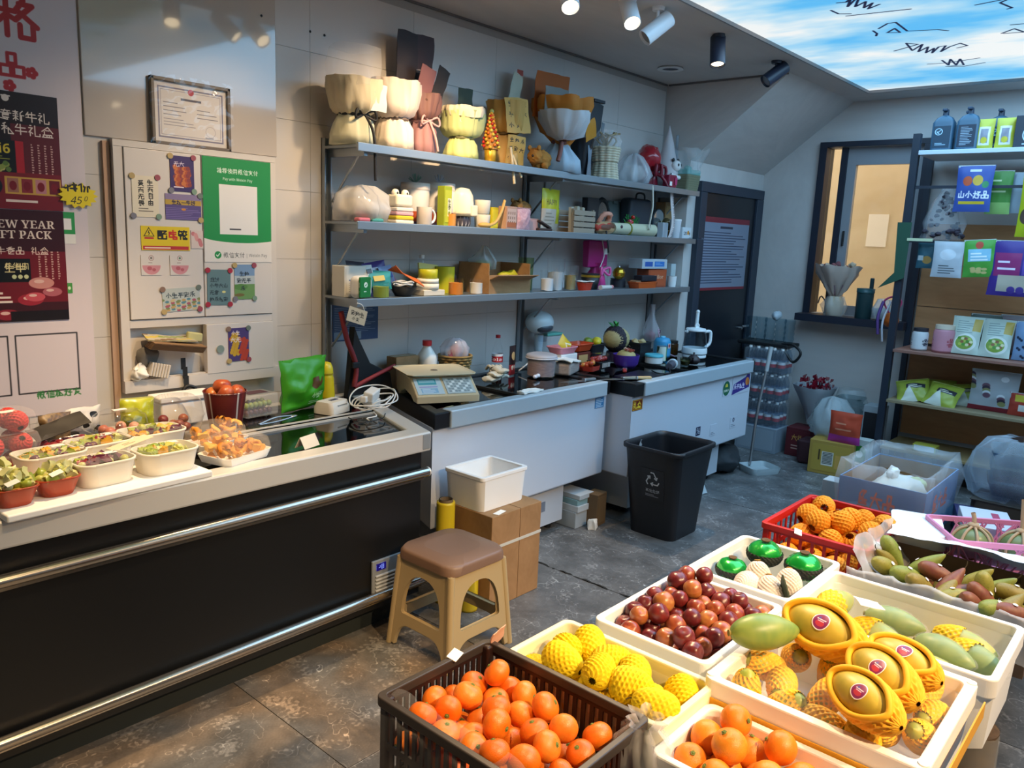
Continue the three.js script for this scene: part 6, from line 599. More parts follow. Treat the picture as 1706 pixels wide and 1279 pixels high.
{ const b = T('electric_kettle', 'glass electric kettle with white handle and tall lid handle', 'kettle', [5.3, CT + 0.005, -2.83], -0.5), m = M('#e6ebee', 0.35); P(b, 'kettle_base', la([[0.001, 0], [0.085, 0], [0.088, 0.006], [0.088, 0.02], [0.08, 0.026], [0.001, 0.026]], 32), m); P(b, 'heater_ring', la([[0.001, 0.028], [0.09, 0.028], [0.094, 0.036], [0.092, 0.07], [0.086, 0.074]], 32), m); P(b, 'glass_jug', la([[0.088, 0.074], [0.09, 0.08], [0.074, 0.19], [0.07, 0.2]], 36), clear('#e8f0f4', 0.03)); P(b, 'lid', la([[0.074, 0.198], [0.076, 0.206], [0.07, 0.216], [0.02, 0.224], [0.001, 0.226]], 32), m); const h = P(b, 'lid_handle', mg(tb([[0, 0.22, 0], [0, 0.28, 0.004], [0.004, 0.335, 0]], 0.013, 12, 10), sp(0.015, 0.004, 0.338, 0, 1, 1, 1, 12)), m); P(h, 'handle_hole', new THREE.TorusGeometry(0.014, 0.006, 8, 18).translate(0, 0.236, 0.012), m); P(b, 'handle', tb([[0.07, 0.19, 0], [0.125, 0.19, 0], [0.132, 0.15, 0], [0.125, 0.1, 0], [0.09, 0.07, 0]], 0.012, 28, 8), m); for (let k = 0; k < 5; k++) P(b, 'level_mark', bx(0.012, 0.004, 0.002, 0.02, 0.1 + k * 0.018, 0.085 - k * 0.0025), BLACK); P(b, 'spout', tb([[-0.068, 0.19, 0], [-0.085, 0.2, 0]], 0.012, 4, 8), m); }
O('charging_cable', 'pale pink cable looping up beside the kettle', 'cable', tb([[5.2, CT + 0.005, -2.93], [5.2, CT + 0.02, -2.98], [5.14, CT + 0.1, -3.02], [5.22, CT + 0.18, -3.1], [5.35, CT + 0.16, -3.16], [5.42, CT + 0.1, -3.22]], 0.004, 40, 6), M('#c8a0b4', 0.5));
{ const b = T('clay_teapot', 'small dark clay teapot with a glass cup beside it', 'teapot', [5.02, CT, -2.68], 0.4), m = M('#33262a', 0.5); P(b, 'pot_body', la([[0.001, 0], [0.03, 0], [0.046, 0.02], [0.046, 0.035], [0.03, 0.055], [0.022, 0.058]], 24), m); P(b, 'pot_lid', la([[0.026, 0.056], [0.02, 0.064], [0.006, 0.068], [0.006, 0.074], [0.008, 0.08], [0.001, 0.084]], 18), m); P(b, 'pot_handle', tb([[0.042, 0.042, 0], [0.07, 0.044, 0], [0.068, 0.02, 0], [0.044, 0.016, 0]], 0.006, 16, 7), m); P(b, 'pot_spout', tb([[-0.04, 0.025, 0], [-0.06, 0.035, 0], [-0.068, 0.05, 0]], 0.007, 8, 7), m); }
{ const b = T('glass_cup', 'small glass tea cup with a grey rim beside the clay teapot', 'cup', [4.92, CT, -2.69]); P(b, 'cup_glass', la([[0.001, 0], [0.03, 0], [0.038, 0.05], [0.036, 0.05], [0.028, 0.004], [0.001, 0.004]], 22), clear('#d8dccc', 0.05)); P(b, 'tea', cy(0.027, 0.032, 0.024, 0, 0.005, 0, 18), M('#6a5a2a', 0.2)); }
{ const b = T('spotlight_torch', 'dark torch lying on its side with a white round head', 'torch', [4.62, CT + 0.035, -2.63], 0.35); P(b, 'torch_head', cy(0.034, 0.034, 0.04, 0, 0, 0, 24).rotateZ(-PI / 2).translate(0.04, 0, 0), M('#d2d8dc', 0.4)); P(b, 'torch_body', cy(0.022, 0.028, 0.11, 0, 0, 0, 20).rotateZ(-PI / 2).translate(-0.07, 0, 0), M('#4a4a56', 0.4)); P(b, 'cord', tb([[-0.07, -0.01, 0], [-0.14, -0.03, 0.02], [-0.2, -0.03, -0.04], [-0.12, -0.03, -0.1]], 0.005, 24, 6), BLACK); }
{ const b = T('wall_dispenser', 'white rounded wall dispenser with a dark oval mouth above the dried fruit tub', 'dispenser', [3.98, 1.16, -3.25]); P(b, 'housing', sp(0.1, 0, 0, 0, 1.05, 0.75, 0.85, 32), M('#c8d8de', 0.3)); P(b, 'dark_mouth', sp(0.072, 0, -0.03, 0.035, 1.05, 0.5, 0.75, 26), M('#3a444e', 0.3)); P(b, 'nozzle', cy(0.03, 0.034, 0.06, 0, -0.12, 0.03, 18), clear('#e6eef4', 0.05)); P(b, 'stem', cy(0.022, 0.03, 0.2, 0, -0.28, 0, 16), M('#c2d0d8', 0.35)); P(b, 'foot', la([[0.001, 0], [0.06, 0], [0.06, 0.01], [0.02, 0.018]], 24), M('#c2d0d8', 0.35), [0, -0.29, 0]); P(b, 'cord', tb([[-0.06, -0.2, 0.02], [-0.16, -0.24, 0.06], [-0.28, -0.282, 0.08]], 0.005, 16, 6), M('#dfe2e4', 0.5)); }
{ const b = T('shoulder_strap', 'black bag with a red strap hanging at the shelf upright', 'bag', [2.44, 0.86, -3.24]); P(b, 'black_panel', bump(ex(sh([[0.02, 0.36], [0.05, 0.3], [0.12, 0.17], [0.26, 0.1], [0.28, 0.0], [-0.02, 0.0]]), 0.03, 0.004), 0.006, 14, 2), M('#141519', 0.6)); P(b, 'red_strap', mg(tb([[-0.06, 0.44, 0.03], [-0.03, 0.3, 0.04], [0.02, 0.16, 0.05], [0.0, 0.06, 0.06]], 0.014, 20, 5), tb([[0.0, 0.06, 0.06], [0.12, 0.1, 0.06], [0.28, 0.14, 0.04]], 0.012, 16, 5)), M('#8f2a2e', 0.7)); P(b, 'buckle', bx(0.045, 0.03, 0.014, 0.01, 0.17, 0.06, 0.004), BLACK); }

// ---------------------------------------------------------------- top shelf: wrapped bouquets and gifts
const fade = { side: THREE.DoubleSide };
function bouquet(label, x, z, R, h, o) {
  const b = T('wrapped_bouquet', label, 'bouquet', [x, SH[0] + 0.001, z], o.ry || 0, 'wrapped bouquets'), w = h * (o.waist || 0.46), m = M(o.c, 0.7, fade), m2 = M(o.c2 || o.c, 0.7, fade);
  P(b, 'lower_wrap', wrapGeo([[0.001, 0.001], [R * 0.86, 0.002], [R * 0.84, w * 0.35], [R * 0.74, w * 0.72], [R * 0.56, w]], 44, 0.008, o.fr || 11, x), m2); P(b, 'upper_wrap', wrapGeo([[R * 0.56, w], [R * 0.86, w + (h - w) * 0.12], [R * 0.98, w + (h - w) * 0.35], [R, w + (h - w) * 0.75], [R * 1.03, h]], 44, 0.012, o.fr || 13, x * 2), m);
  P(b, 'filling', bump(sp(R * 0.86, 0, w + (h - w) * 0.6, 0, 1, 0.5, 1, 24), 0.02, 18, x), M(o.fill || o.c, 0.8)); const rm = M(o.rib || '#6a5a52', 0.6);
  P(b, 'ribbon', mg(new THREE.TorusGeometry(R * 0.56, 0.009, 8, 32).rotateX(PI / 2).translate(0, w, 0), ...(o.bow ? [tb([[0, w, R * 0.56], [0.05, w + 0.02, R * 0.75], [0.06, w - 0.02, R * 0.75], [0, w, R * 0.58]], 0.006, 16, 5), tb([[0, w, R * 0.56], [-0.05, w + 0.02, R * 0.75], [-0.06, w - 0.02, R * 0.75], [0, w, R * 0.58]], 0.006, 16, 5), tb([[0.005, w, R * 0.6], [0.02, w * 0.5, R * 0.95], [0.03, o.bow, R * 1.05]], 0.007, 16, 5)] : [])), rm); return b;
}
const panelSheet = (b, name, w, h, x, y, z, c, rx = 0, rz = 0, sd = 1, t) => P(b, name, bump(new THREE.BoxGeometry(w, h, 0.003, 10, 10, 1), 0.008, 9, sd), t ? MT(t, 0.6) : M(c, 0.65), [x, y, z], [rx, 0, rz]);
{ const b = bouquet('cream tulle bouquet in clear cellophane tied with a black ribbon', 2.42, -3.17, 0.125, 0.3, { c: '#d9c9a8', c2: '#d6d2b4', rib: '#17151a', bow: -0.16, fill: '#c8a89a' }); P(b, 'cellophane', wrapGeo([[0.12, 0.26], [0.125, 0.36], [0.115, 0.44]], 32, 0.012, 7, 3), film('#ffffff', 0.06, 0.16)); panelSheet(b, 'white_panel', 0.1, 0.12, 0.06, 0.22, 0.105, '#d4dad4', 0, 0, 3); }
bouquet('pale beige tulle bouquet with frayed rim', 2.66, -3.17, 0.125, 0.33, { c: '#d2c2b8', c2: '#dcccbc', fill: '#c4a8a0', fr: 19 });
{ const b = bouquet('mauve satin bouquet with black card and pink bow', 2.86, -3.18, 0.09, 0.3, { c: '#6a4a48', c2: '#8a6468', rib: '#b08a8c', bow: 0.02, fill: '#4a3030', waist: 0.56 }); panelSheet(b, 'black_card', 0.24, 0.34, 0.0, 0.43, -0.06, '', 0.05, 0.02, 2, cv(128, 180, (x) => { fillR(x, '#2a2024', 0, 0, 128, 180); fillR(x, '#3c2a2e', 70, 0, 58, 120); fillR(x, '#b8a8a0', 66, 88, 34, 3); fillR(x, '#b8a8a0', 66, 94, 28, 2); })); panelSheet(b, 'pink_sheet', 0.1, 0.16, 0.02, 0.36, 0.0, '#8a5a5a', 0.1, -0.2, 5); panelSheet(b, 'black_side_card', 0.08, 0.2, 0.12, 0.36, 0.0, '#2c2422', 0, -0.35, 6); }
{ const b = bouquet('light green pleated bouquet with a cream frill', 3.13, -3.16, 0.11, 0.25, { c: '#b9bf86', c2: '#c4c884', fill: '#d8ccae', rib: '#6a6a4a', fr: 21 }); P(b, 'cream_frill', wrapGeo([[0.108, 0.22], [0.118, 0.25], [0.112, 0.275], [0.1, 0.27]], 60, 0.012, 27, 2), M('#e0d4bc', 0.8, fade)); panelSheet(b, 'dark_green_sheet', 0.11, 0.13, 0.1, 0.33, -0.08, '#3c4a3c', 0, 0.05, 3); }
{ const b = T('bead_tree', 'small red and gold beaded ornament tree in a gold pot', 'ornament', [3.27, SH[0] + 0.001, -3.075]); P(b, 'pot', la([[0.001, 0], [0.03, 0], [0.034, 0.07], [0.001, 0.07]], 20), M('#d2a02c', 0.35, { metalness: 0.6 })); P(b, 'cone', cy(0.04, 0.006, 0.19, 0, 0.07, 0, 18), M('#9a6a1c', 0.6)); seed = 17; const bg = sp(0.009, 0, 0, 0, 1, 1, 1, 8); for (let k = 0; k < 70; k++) { const t = k / 70, a = k * 2.4, r = 0.043 * (1 - t) + 0.005; P(b, 'bead', bg, M(['#b8281e', '#d8a02c', '#c8641e', '#d8c04a'][k % 4], 0.3), [Math.cos(a) * r, 0.075 + t * 0.185, Math.sin(a) * r]); } P(b, 'topper', sp(0.012, 0, 0.268, 0, 1, 1.2, 1, 10), M('#8a9a5a', 0.5)); }
{ const b = bouquet('kraft paper bouquet printed with black characters', 3.5, -3.18, 0.105, 0.36, { c: '#c89a4e', c2: '#c8a05e', rib: '#5a4424', fill: '#b8904a', waist: 0.5 }); const t = cv(128, 160, (x) => { fillR(x, '#cda04e', 0, 0, 128, 160); const s = '生快乐平安大小友'; for (let i = 0; i < 8; i++) cjk(x, s[i], 14 + (i % 3) * 38, 14 + Math.floor(i / 3) * 48, 26, '#2c2418', 0.12); }); panelSheet(b, 'printed_wrap', 0.2, 0.19, 0.0, 0.28, 0.09, '', -0.12, 0.1, 3, t); panelSheet(b, 'printed_skirt', 0.15, 0.16, 0, 0.09, 0.085, '', 0.1, 0, 5, t); P(b, 'ribbon_tail', mg(tb([[-0.06, 0.1, 0.1], [-0.07, 0.02, 0.125], [-0.06, -0.1, 0.14]], 0.008, 12, 5), tb([[-0.04, 0.06, 0.1], [-0.03, 0.0, 0.125], [0.0, -0.06, 0.138]], 0.007, 12, 5)), M('#dcc8a4', 0.7)); panelSheet(b, 'pale_card', 0.09, 0.22, 0.16, 0.44, -0.08, '#c4cab8', 0, -0.28, 7); P(b, 'red_tag', bx(0.05, 0.03, 0.003, 0.2, 0.56, -0.08), M('#a84a3c', 0.6)); }
{ const b = T('wrapped_bouquet', 'large bouquet in orange paper, white frill and grey card', 'bouquet', [3.95, SH[0] + 0.001, -3.13], 0, 'wrapped bouquets'); const om = M('#c87a24', 0.7, fade); P(b, 'orange_wrap', wrapGeo([[0.04, 0.17], [0.12, 0.26], [0.165, 0.38], [0.175, 0.44]], 40, 0.03, 6, 2), om); panelSheet(b, 'orange_back_sheet', 0.32, 0.26, -0.01, 0.46, -0.08, '#b8601e', 0.1, 0.03, 4); panelSheet(b, 'grey_card', 0.22, 0.14, -0.08, 0.42, 0.02, '#8a8c88', 0, 0.02, 3); P(b, 'white_frill', wrapGeo([[0.03, 0.19], [0.1, 0.22], [0.15, 0.3], [0.155, 0.35]], 48, 0.016, 15, 6), M('#c9ccd0', 0.8, fade), [-0.05, 0.0, 0.06]); P(b, 'blue_skirt', wrapGeo([[0.001, 0], [0.13, 0.004], [0.12, 0.08], [0.06, 0.16], [0.04, 0.19]], 40, 0.014, 9, 4), M('#a9bccb', 0.6, fade)); panelSheet(b, 'yellow_tail', 0.1, 0.12, 0.14, 0.27, 0.12, '#c8861e', 0.2, 0.5, 8); P(b, 'ribbon', new THREE.TorusGeometry(0.045, 0.014, 8, 24).rotateX(PI / 2).translate(0, 0.185, 0), M('#7a4a44', 0.7)); P(b, 'ribbon_tail', tb([[-0.04, 0.18, 0.04], [-0.12, 0.12, 0.1], [-0.14, 0.06, 0.1]], 0.014, 12, 5), M('#8a5a52', 0.7)); }
{ const fur = (label, x, y, z, s, c) => { const b = T('plush_toy', label, 'plush toy', [x, y, z], 0.3), m = MT(mottle(c, '#b8823c', 64, 14), 0.95); P(b, 'torso', bump(sp(0.07, 0.05, 0.062, 0, 1.4, 0.85, 0.85, 30), 0.01, 50, 2), m); P(b, 'head', bump(sp(0.05, -0.06, 0.075, 0.01, 1, 0.95, 0.9, 26), 0.008, 55, 5), m); for (const q of [-1, 1]) { P(b, 'ear', sp(0.017, -0.08, 0.12, 0.01 + q * 0.03, 1, 1, 0.7, 12), m); P(b, 'paw', bump(sp(0.024, 0.0, 0.024, 0.03 + q * 0.02, 1.4, 0.9, 0.9, 14), 0.005, 50, 1), m); } P(b, 'nose', sp(0.008, -0.112, 0.072, 0.014, 1, 1, 1, 8), M('#2a1c14', 0.5)); b.scale.setScalar(s); };
  fur('golden brown curly plush toy lying on the top shelf', 3.68, SH[0] + 0.001, -3.08, 0.95, '#a86a24'); fur('brown plush bear sitting on the middle shelf', 3.72, SH[1] + 0.075, -3.24, 0.85, '#7a4a2c'); const bb = T('carton', 'pink box under the brown plush bear', 'box', [3.72, SH[1] + 0.001, -3.24]); P(bb, 'box_body', bx(0.2, 0.07, 0.14, 0, 0.036, 0, 0.003), M('#c89a94', 0.6)); P(bb, 'lid', bx(0.205, 0.004, 0.145, 0, 0.0725, 0), M('#d8aaa4', 0.6)); }
{ const b = T('dark_vase', 'tall dark glossy wrap with a crumpled silver foil front', 'vase', [4.22, SH[0] + 0.001, -3.17]); P(b, 'vase_body', wrapGeo([[0.001, 0], [0.05, 0], [0.055, 0.1], [0.075, 0.22], [0.08, 0.24]], 30, 0.006, 8, 1), M('#22242a', 0.25, fade)); P(b, 'foil_front', bump(ex(sh([[-0.025, 0], [0.035, 0], [0.02, 0.1], [0.03, 0.2], [-0.02, 0.19], [-0.01, 0.1]]), 0.004), 0.006, 20, 2), M('#9aa6b4', 0.25, { metalness: 0.6 }), [0.0, 0.005, 0.062]); }
{ const b = T('tall_black_box', 'tall narrow black folded card leaning beside the orange bouquet', 'card', [4.42, SH[0] + 0.001, -3.26]); P(b, 'card_panel', bx(0.13, 0.5, 0.012, 0, 0.26, 0, 0.003), M('#1e222a', 0.4), [0, 0, 0], [0, 0, -0.14]); P(b, 'clear_strip', bx(0.03, 0.36, 0.004, 0.08, 0.22, 0.01), M('#7a828a', 0.3), undefined, [0, 0, -0.14]); P(b, 'card_fold', bx(0.12, 0.02, 0.03, 0.072, 0.515, 0.005, 0.003), M('#2a303a', 0.4)); }
{ const b = T('crochet_basket', 'cream crochet basket of two tiers with dried sprigs in cellophane', 'basket', [4.45, SH[0] + 0.001, -3.14]), m = M('#d2c8b0', 0.9); const rowsOf = (y0, n, f) => { for (let i = 0; i < n; i++) { const r = f(i / (n - 1)); P(b, 'crochet_row', tb(Array.from({ length: 24 }, (_, k) => { const a = k / 24 * 2 * PI, q = r + (k % 2 ? 0.005 : -0.003); return [Math.cos(a) * q, y0 + i * 0.0155, Math.sin(a) * q]; }), 0.0095, 48, 6, true), m); } }; rowsOf(0.01, 7, (t) => 0.085 - t * 0.014); rowsOf(0.125, 6, (t) => 0.076 + t * 0.012); P(b, 'inner_liner', cy(0.07, 0.075, 0.2, 0, 0.002, 0, 24), M('#b8ae98', 0.9)); seed = 9; for (let k = 0; k < 10; k++) P(b, 'dried_sprig', tb([[rr(-0.03, 0.03), 0.2, rr(-0.03, 0.03)], [rr(-0.06, 0.06), 0.26, rr(-0.06, 0.06)], [rr(-0.08, 0.08), 0.3, rr(-0.08, 0.08)]], 0.006, 8, 5), M('#a8946c', 0.9)); P(b, 'cellophane', wrapGeo([[0.08, 0.2], [0.09, 0.25], [0.06, 0.3], [0.04, 0.32]], 28, 0.016, 7, 2), film('#ffffff', 0.06, 0.2)); }
{ const b = T('plastic_bag', 'big crumpled clear plastic bag on the top shelf', 'plastic bag', [4.83, SH[0] + 0.001, -3.17]); P(b, 'film', wrapGeo([[0.001, 0.002], [0.11, 0.006], [0.125, 0.07], [0.1, 0.14], [0.06, 0.19], [0.02, 0.21], [0.001, 0.2]], 44, 0.022, 9, 3), film('#e6ecf2', 0.08, 0.34)); P(b, 'inner_fold', wrapGeo([[0.03, 0.02], [0.08, 0.06], [0.05, 0.13]], 30, 0.02, 7, 8), film('#ffffff', 0.06, 0.25)); }
{ const b = T('wrapped_gift', 'shiny red foil gift bag with a dark red bow', 'gift', [5.06, SH[0] + 0.001, -3.19]); P(b, 'foil_ball', bump(sp(0.095, 0, 0.2, 0, 1, 1, 0.9, 28), 0.014, 18, 4), M('#a81e2a', 0.25, { clearcoat: 0.6 })); P(b, 'foil_base', wrapGeo([[0.001, 0], [0.075, 0.004], [0.06, 0.08], [0.03, 0.12]], 28, 0.012, 9, 3), M('#7a1a2a', 0.3, fade)); for (const a of [-0.7, 0.1, 0.9]) P(b, 'bow_loop', tb([[0, 0.11, 0.06], [Math.sin(a) * 0.08, 0.13 + 0.03 * Math.cos(a), 0.1], [Math.sin(a) * 0.09, 0.08, 0.1], [0, 0.1, 0.07]], 0.012, 16, 6), M('#7a1428', 0.4)); P(b, 'ribbon_tail', tb([[0.02, 0.1, 0.08], [0.05, 0.04, 0.12], [0.07, -0.02, 0.145]], 0.012, 12, 6), M('#7a1428', 0.4)); }
{ const b = T('snow_cone_doll', 'white pointed snow cone ornament with a panda figure', 'ornament', [5.3, SH[0] + 0.001, -3.18]); P(b, 'cone', bump(la([[0.001, 0], [0.075, 0], [0.085, 0.12], [0.07, 0.2], [0.035, 0.34], [0.001, 0.46]], 26), 0.005, 20, 1), M('#c9c4c6', 0.7)); P(b, 'panda_head', sp(0.045, 0.0, 0.17, 0.075, 1, 0.9, 0.8, 18), WHITE); for (const s of [-1, 1]) { P(b, 'panda_ear', sp(0.014, s * 0.034, 0.21, 0.07, 1, 1, 0.6, 10), BLACK); P(b, 'panda_eye', sp(0.01, s * 0.018, 0.175, 0.107, 0.8, 1.1, 0.5, 10), BLACK); } P(b, 'panda_arm', tb([[-0.06, 0.1, 0.07], [0, 0.085, 0.1], [0.06, 0.1, 0.07]], 0.016, 12, 7), WHITE); P(b, 'clear_tube', cy(0.012, 0.012, 0.4, 0.085, 0.0, 0.02, 12), clear('#dfe8f0', 0.05)); }
{ const b = T('small_gift', 'small dark red and pink wrapped gift with a white tag', 'gift', [5.17, SH[0] + 0.001, -3.07]); P(b, 'gift_body', bump(new RoundedBoxGeometry(0.11, 0.09, 0.06, 3, 0.012).translate(0, 0.046, 0), 0.006, 22, 2), M('#8a1e3a', 0.4)); P(b, 'tag', bx(0.03, 0.03, 0.002, -0.04, 0.03, 0.034), PAPER); P(b, 'pink_patch', bx(0.03, 0.05, 0.002, 0.03, 0.05, 0.034), M('#b8346a', 0.4)); }
{ const b = T('gift_basket', 'square woven grey-green basket with a teal top in cellophane', 'basket', [5.42, SH[0] + 0.001, -3.075]), m = M('#77785e', 0.8); for (let i = 0; i < 7; i++) { const w = 0.17 + i * 0.004; P(b, 'woven_row', mv(up(ex(sh(rrect(w, w * 0.68, 0.02).getPoints(4).map((q) => [q.x, q.y]), rrect(w - 0.014, w * 0.68 - 0.014, 0.014, THREE.Path)), 0.013, 0.002)), 0, 0.002 + i * 0.016, 0), m); } P(b, 'teal_top', mv(up(ex(rrect(0.19, 0.13, 0.02), 0.026, 0.006)), 0, 0.118, 0), M('#6fa8a4', 0.5)); P(b, 'teal_knob', bump(sp(0.03, 0.0, 0.16, 0, 1, 0.8, 1, 14), 0.008, 30, 1), M('#7fb4ae', 0.5)); P(b, 'cellophane', wrapGeo([[0.09, 0.12], [0.1, 0.2], [0.12, 0.28], [0.13, 0.3]], 30, 0.03, 6, 5), film('#e8f2f6', 0.06, 0.2)); }

// ---------------------------------------------------------------- middle shelf
const S2 = SH[1] + 0.001, S3 = SH[2] + 0.001;
const jar = (name, label, x, y, z, r, h, c, lid, fill, cat = 'jar') => { const b = T(name, label, cat, [x, y, z]); P(b, 'glass', la([[0.001, 0], [r * 0.92, 0], [r, 0.006], [r, h * 0.8], [r * 0.9, h * 0.9], [r * 0.9, h]], 24), clear(c)); if (fill) P(b, 'contents', bump(cy(r * 0.9, r * 0.92, h * 0.68, 0, 0.004, 0, 20), 0.003, 50, r * 70), M(fill, 0.5)); if (lid) P(b, 'jar_lid', cy(r * 0.96, r * 0.96, h * 0.14, 0, h * 0.95, 0, 24), M(lid, 0.4)); return b; };
const pack = (name, label, cat, x, y, z, w, h, d, c, ry = 0, face) => { const b = T(name, label, cat, [x, y, z], ry); P(b, 'box_body', bx(w, h, d, 0, h / 2, 0, Math.min(0.003, d / 3)), M(c, 0.6)); P(b, 'front_print', bx(w * 0.86, h * 0.8, 0.0015, 0, h / 2, d / 2 + 0.001), typeof face === 'string' ? M(face, 0.5) : MT(face, 0.5)); return b; };
{ const b = T('plastic_bag', 'crumpled clear plastic bag slumped at the left end of the middle shelf', 'plastic bag', [2.47, S2, -3.18]); P(b, 'film', wrapGeo([[0.001, 0.002], [0.13, 0.008], [0.14, 0.06], [0.12, 0.13], [0.06, 0.17], [0.001, 0.165]], 40, 0.016, 8, 6), film('#eeeae6', 0.1, 0.5)); P(b, 'bag_contents', bump(sp(0.09, 0, 0.065, 0, 1.1, 0.65, 0.9, 18), 0.02, 14, 3), M('#b8aea6', 0.7)); }
for (const [x, c, n] of [[2.39, '#c86a7a', 'pink'], [2.47, '#4a9a94', 'teal']]) O('soap_bar', 'flat ' + n + ' soap case under the clear bag', 'soap case', bx(0.075, 0.02, 0.04, 0, 0.01, 0, 0.009), M(c, 0.4), [x, S2, -3.06], 0.05);
{ const t1 = cv(256, 128, (x) => { fillR(x, '#d8d4d2', 0, 0, 256, 128); fillR(x, '#b8502c', 0, 40, 256, 18); fillR(x, '#5a4a70', 0, 58, 256, 10); for (let i = 0; i < 6; i++) lines(x, '#7a7690', 10 + i * 42, 74, 30, 6, 8, 3, i); blob(x, '#3a7a6a', 90, 30, 12, 0.6); });
  [[2.86, -3.22, 0.075, 0.215, 'tall white snack tin with an orange band behind the toy box'], [3.02, -3.21, 0.085, 0.225, 'wide white printed snack tin with glitter bow on top']].forEach(([x, z, r, h, l], i) => { const b = T('snack_tin', l, 'tin', [x, S2, z], i * 0.7, 'snack tins'); P(b, 'tin_body', la([[0.001, 0], [r, 0], [r, h * 0.86]], 32), MT(t1, 0.5)); P(b, 'tin_lid', la([[r * 1.03, h * 0.84], [r * 1.03, h], [0.001, h]], 32), M('#dcc9b8', 0.5)); seed = 3 + i; P(b, 'glitter_bow', mg(...Array.from({ length: 16 }, () => { const a = rr(0, 6.28), e = rr(0.2, 1.4); return tb([[0, h, 0], [Math.cos(a) * 0.04 * Math.cos(e), h + 0.05 * Math.sin(e), Math.sin(a) * 0.04 * Math.cos(e)]], 0.003, 1, 4); })), M(i ? '#c8ccd8' : '#8aa89a', 0.3, { metalness: 0.7 })); }); }
{ const b = T('toy_box', 'white animal-shaped toy box with two round eyes', 'toy', [2.68, S2 + 0.085, -3.13]); P(b, 'toy_body', bx(0.11, 0.06, 0.08, 0, 0.03, 0, 0.014), M('#e0d8c4', 0.5)); for (const s of [-1, 1]) { P(b, 'toy_eye', sp(0.02, s * 0.032, 0.066, 0, 1, 1, 1, 14), M('#e4dccc', 0.5)); P(b, 'pupil', sp(0.008, s * 0.032, 0.066, 0.016, 1, 1, 0.6, 8), BLACK); } const u = T('towel_stack', 'small stack of folded pink and cream cloths under the toy box', 'cloths', [2.68, S2, -3.13]); ['#d8ccc0', '#c8b02c', '#c89aa4', '#d8d0c8'].forEach((c, i) => P(u, 'folded_cloth', bx(0.12 - i * 0.003, 0.0195, 0.085, 0, 0.0105 + i * 0.0205, 0, 0.007), M(c, 0.85))); }
{ const b = T('enamel_mug', 'white mug with a big round handle in front of the tins', 'mug', [2.8, S2, -3.08]); P(b, 'mug_body', la([[0.001, 0], [0.038, 0], [0.04, 0.09], [0.037, 0.09], [0.035, 0.005], [0.001, 0.005]], 26), M('#cfc4bc', 0.4)); P(b, 'mug_handle', new THREE.TorusGeometry(0.034, 0.006, 8, 24, PI * 1.2).rotateZ(-PI * 0.6).translate(0.04, 0.046, 0), M('#e4e0da', 0.4)); }
pack('drink_carton', 'tall lime green drink carton', 'carton', 2.95, S2, -3.09, 0.06, 0.205, 0.05, '#8a9a1c', 0.1, cv(64, 160, (x) => { fillR(x, '#a8b02c', 0, 0, 64, 160); fillR(x, '#dcd4b8', 26, 40, 36, 90); cjk(x, '生香', 30, 44, 26, '#3a4418', 0.12, true); blob(x, '#7a8a2c', 42, 116, 12); }));
{ const b = T('rice_dispenser', 'glossy white dome-topped storage container', 'container', [3.13, S2 + 0.06, -3.15]); P(b, 'dome_body', la([[0.001, 0], [0.07, 0], [0.075, 0.02], [0.066, 0.11], [0.045, 0.145], [0.001, 0.155]], 28), M('#e8dcc0', 0.35)); P(b, 'spout', bx(0.05, 0.06, 0.03, 0.03, 0.03, 0.065, 0.008), M('#e8dcc0', 0.4)); const u = T('patterned_bowl', 'small bowl with a dark zigzag pattern under the white container', 'bowl', [3.13, S2, -3.15]); P(u, 'bowl_body', la([[0.001, 0], [0.05, 0], [0.058, 0.02], [0.056, 0.058], [0.05, 0.058], [0.001, 0.05]], 26), MT(cv(128, 32, (x) => { fillR(x, '#d8d0cc', 0, 0, 128, 32); x.strokeStyle = '#3a3640'; x.lineWidth = 4; x.beginPath(); for (let i = 0; i <= 32; i++) x.lineTo(i * 4, i % 2 ? 8 : 24); x.stroke(); }), 0.4)); P(u, 'bowl_foot', cy(0.03, 0.03, 0.003, 0, 0.0005, 0, 18), M('#b0a8a4', 0.5)); }
jar('dried_fruit_jar', 'small jar of orange dried fruit with a green base on the middle shelf', 2.98, S2, -3.065, 0.026, 0.09, '#ffffff', '', '#d08a3c');
[['white mug stacked on another beside the storage container', 0], ['upper white mug of the stacked pair', 1]].forEach(([l, i]) => { const b = T('stacked_mug', l, 'mug', [3.27, S2 + i * 0.078, -3.12], 0.6, 'stacked white mugs'); P(b, 'mug_body', la([[0.001, 0], [0.04, 0], [0.046, 0.075], [0.043, 0.075], [0.038, 0.004], [0.001, 0.004]], 26), M('#ece4d4', 0.35)); P(b, 'mug_handle', new THREE.TorusGeometry(0.024, 0.006, 8, 20, PI).rotateZ(-PI / 2).translate(0.043, 0.038, 0), M('#ece4d4', 0.35)); });
pack('snack_box', 'small yellow box behind the wooden ladle', 'box', 3.37, S2, -3.14, 0.06, 0.12, 0.05, '#c8b81c', 0.1, '#d8cc3a');
O('wooden_ladle', 'bent wooden ladle leaning on the yellow box', 'ladle', mg(tb([[-0.09, 0.012, 0.04], [-0.02, 0.035, 0.035], [0.04, 0.09, 0.02], [0.09, 0.16, 0.0]], 0.009, 20, 7), sp(0.035, -0.11, 0.016, 0.04, 1.3, 0.45, 0.9, 16)), M('#c8a25c', 0.6), [3.33, S2, -3.09]);
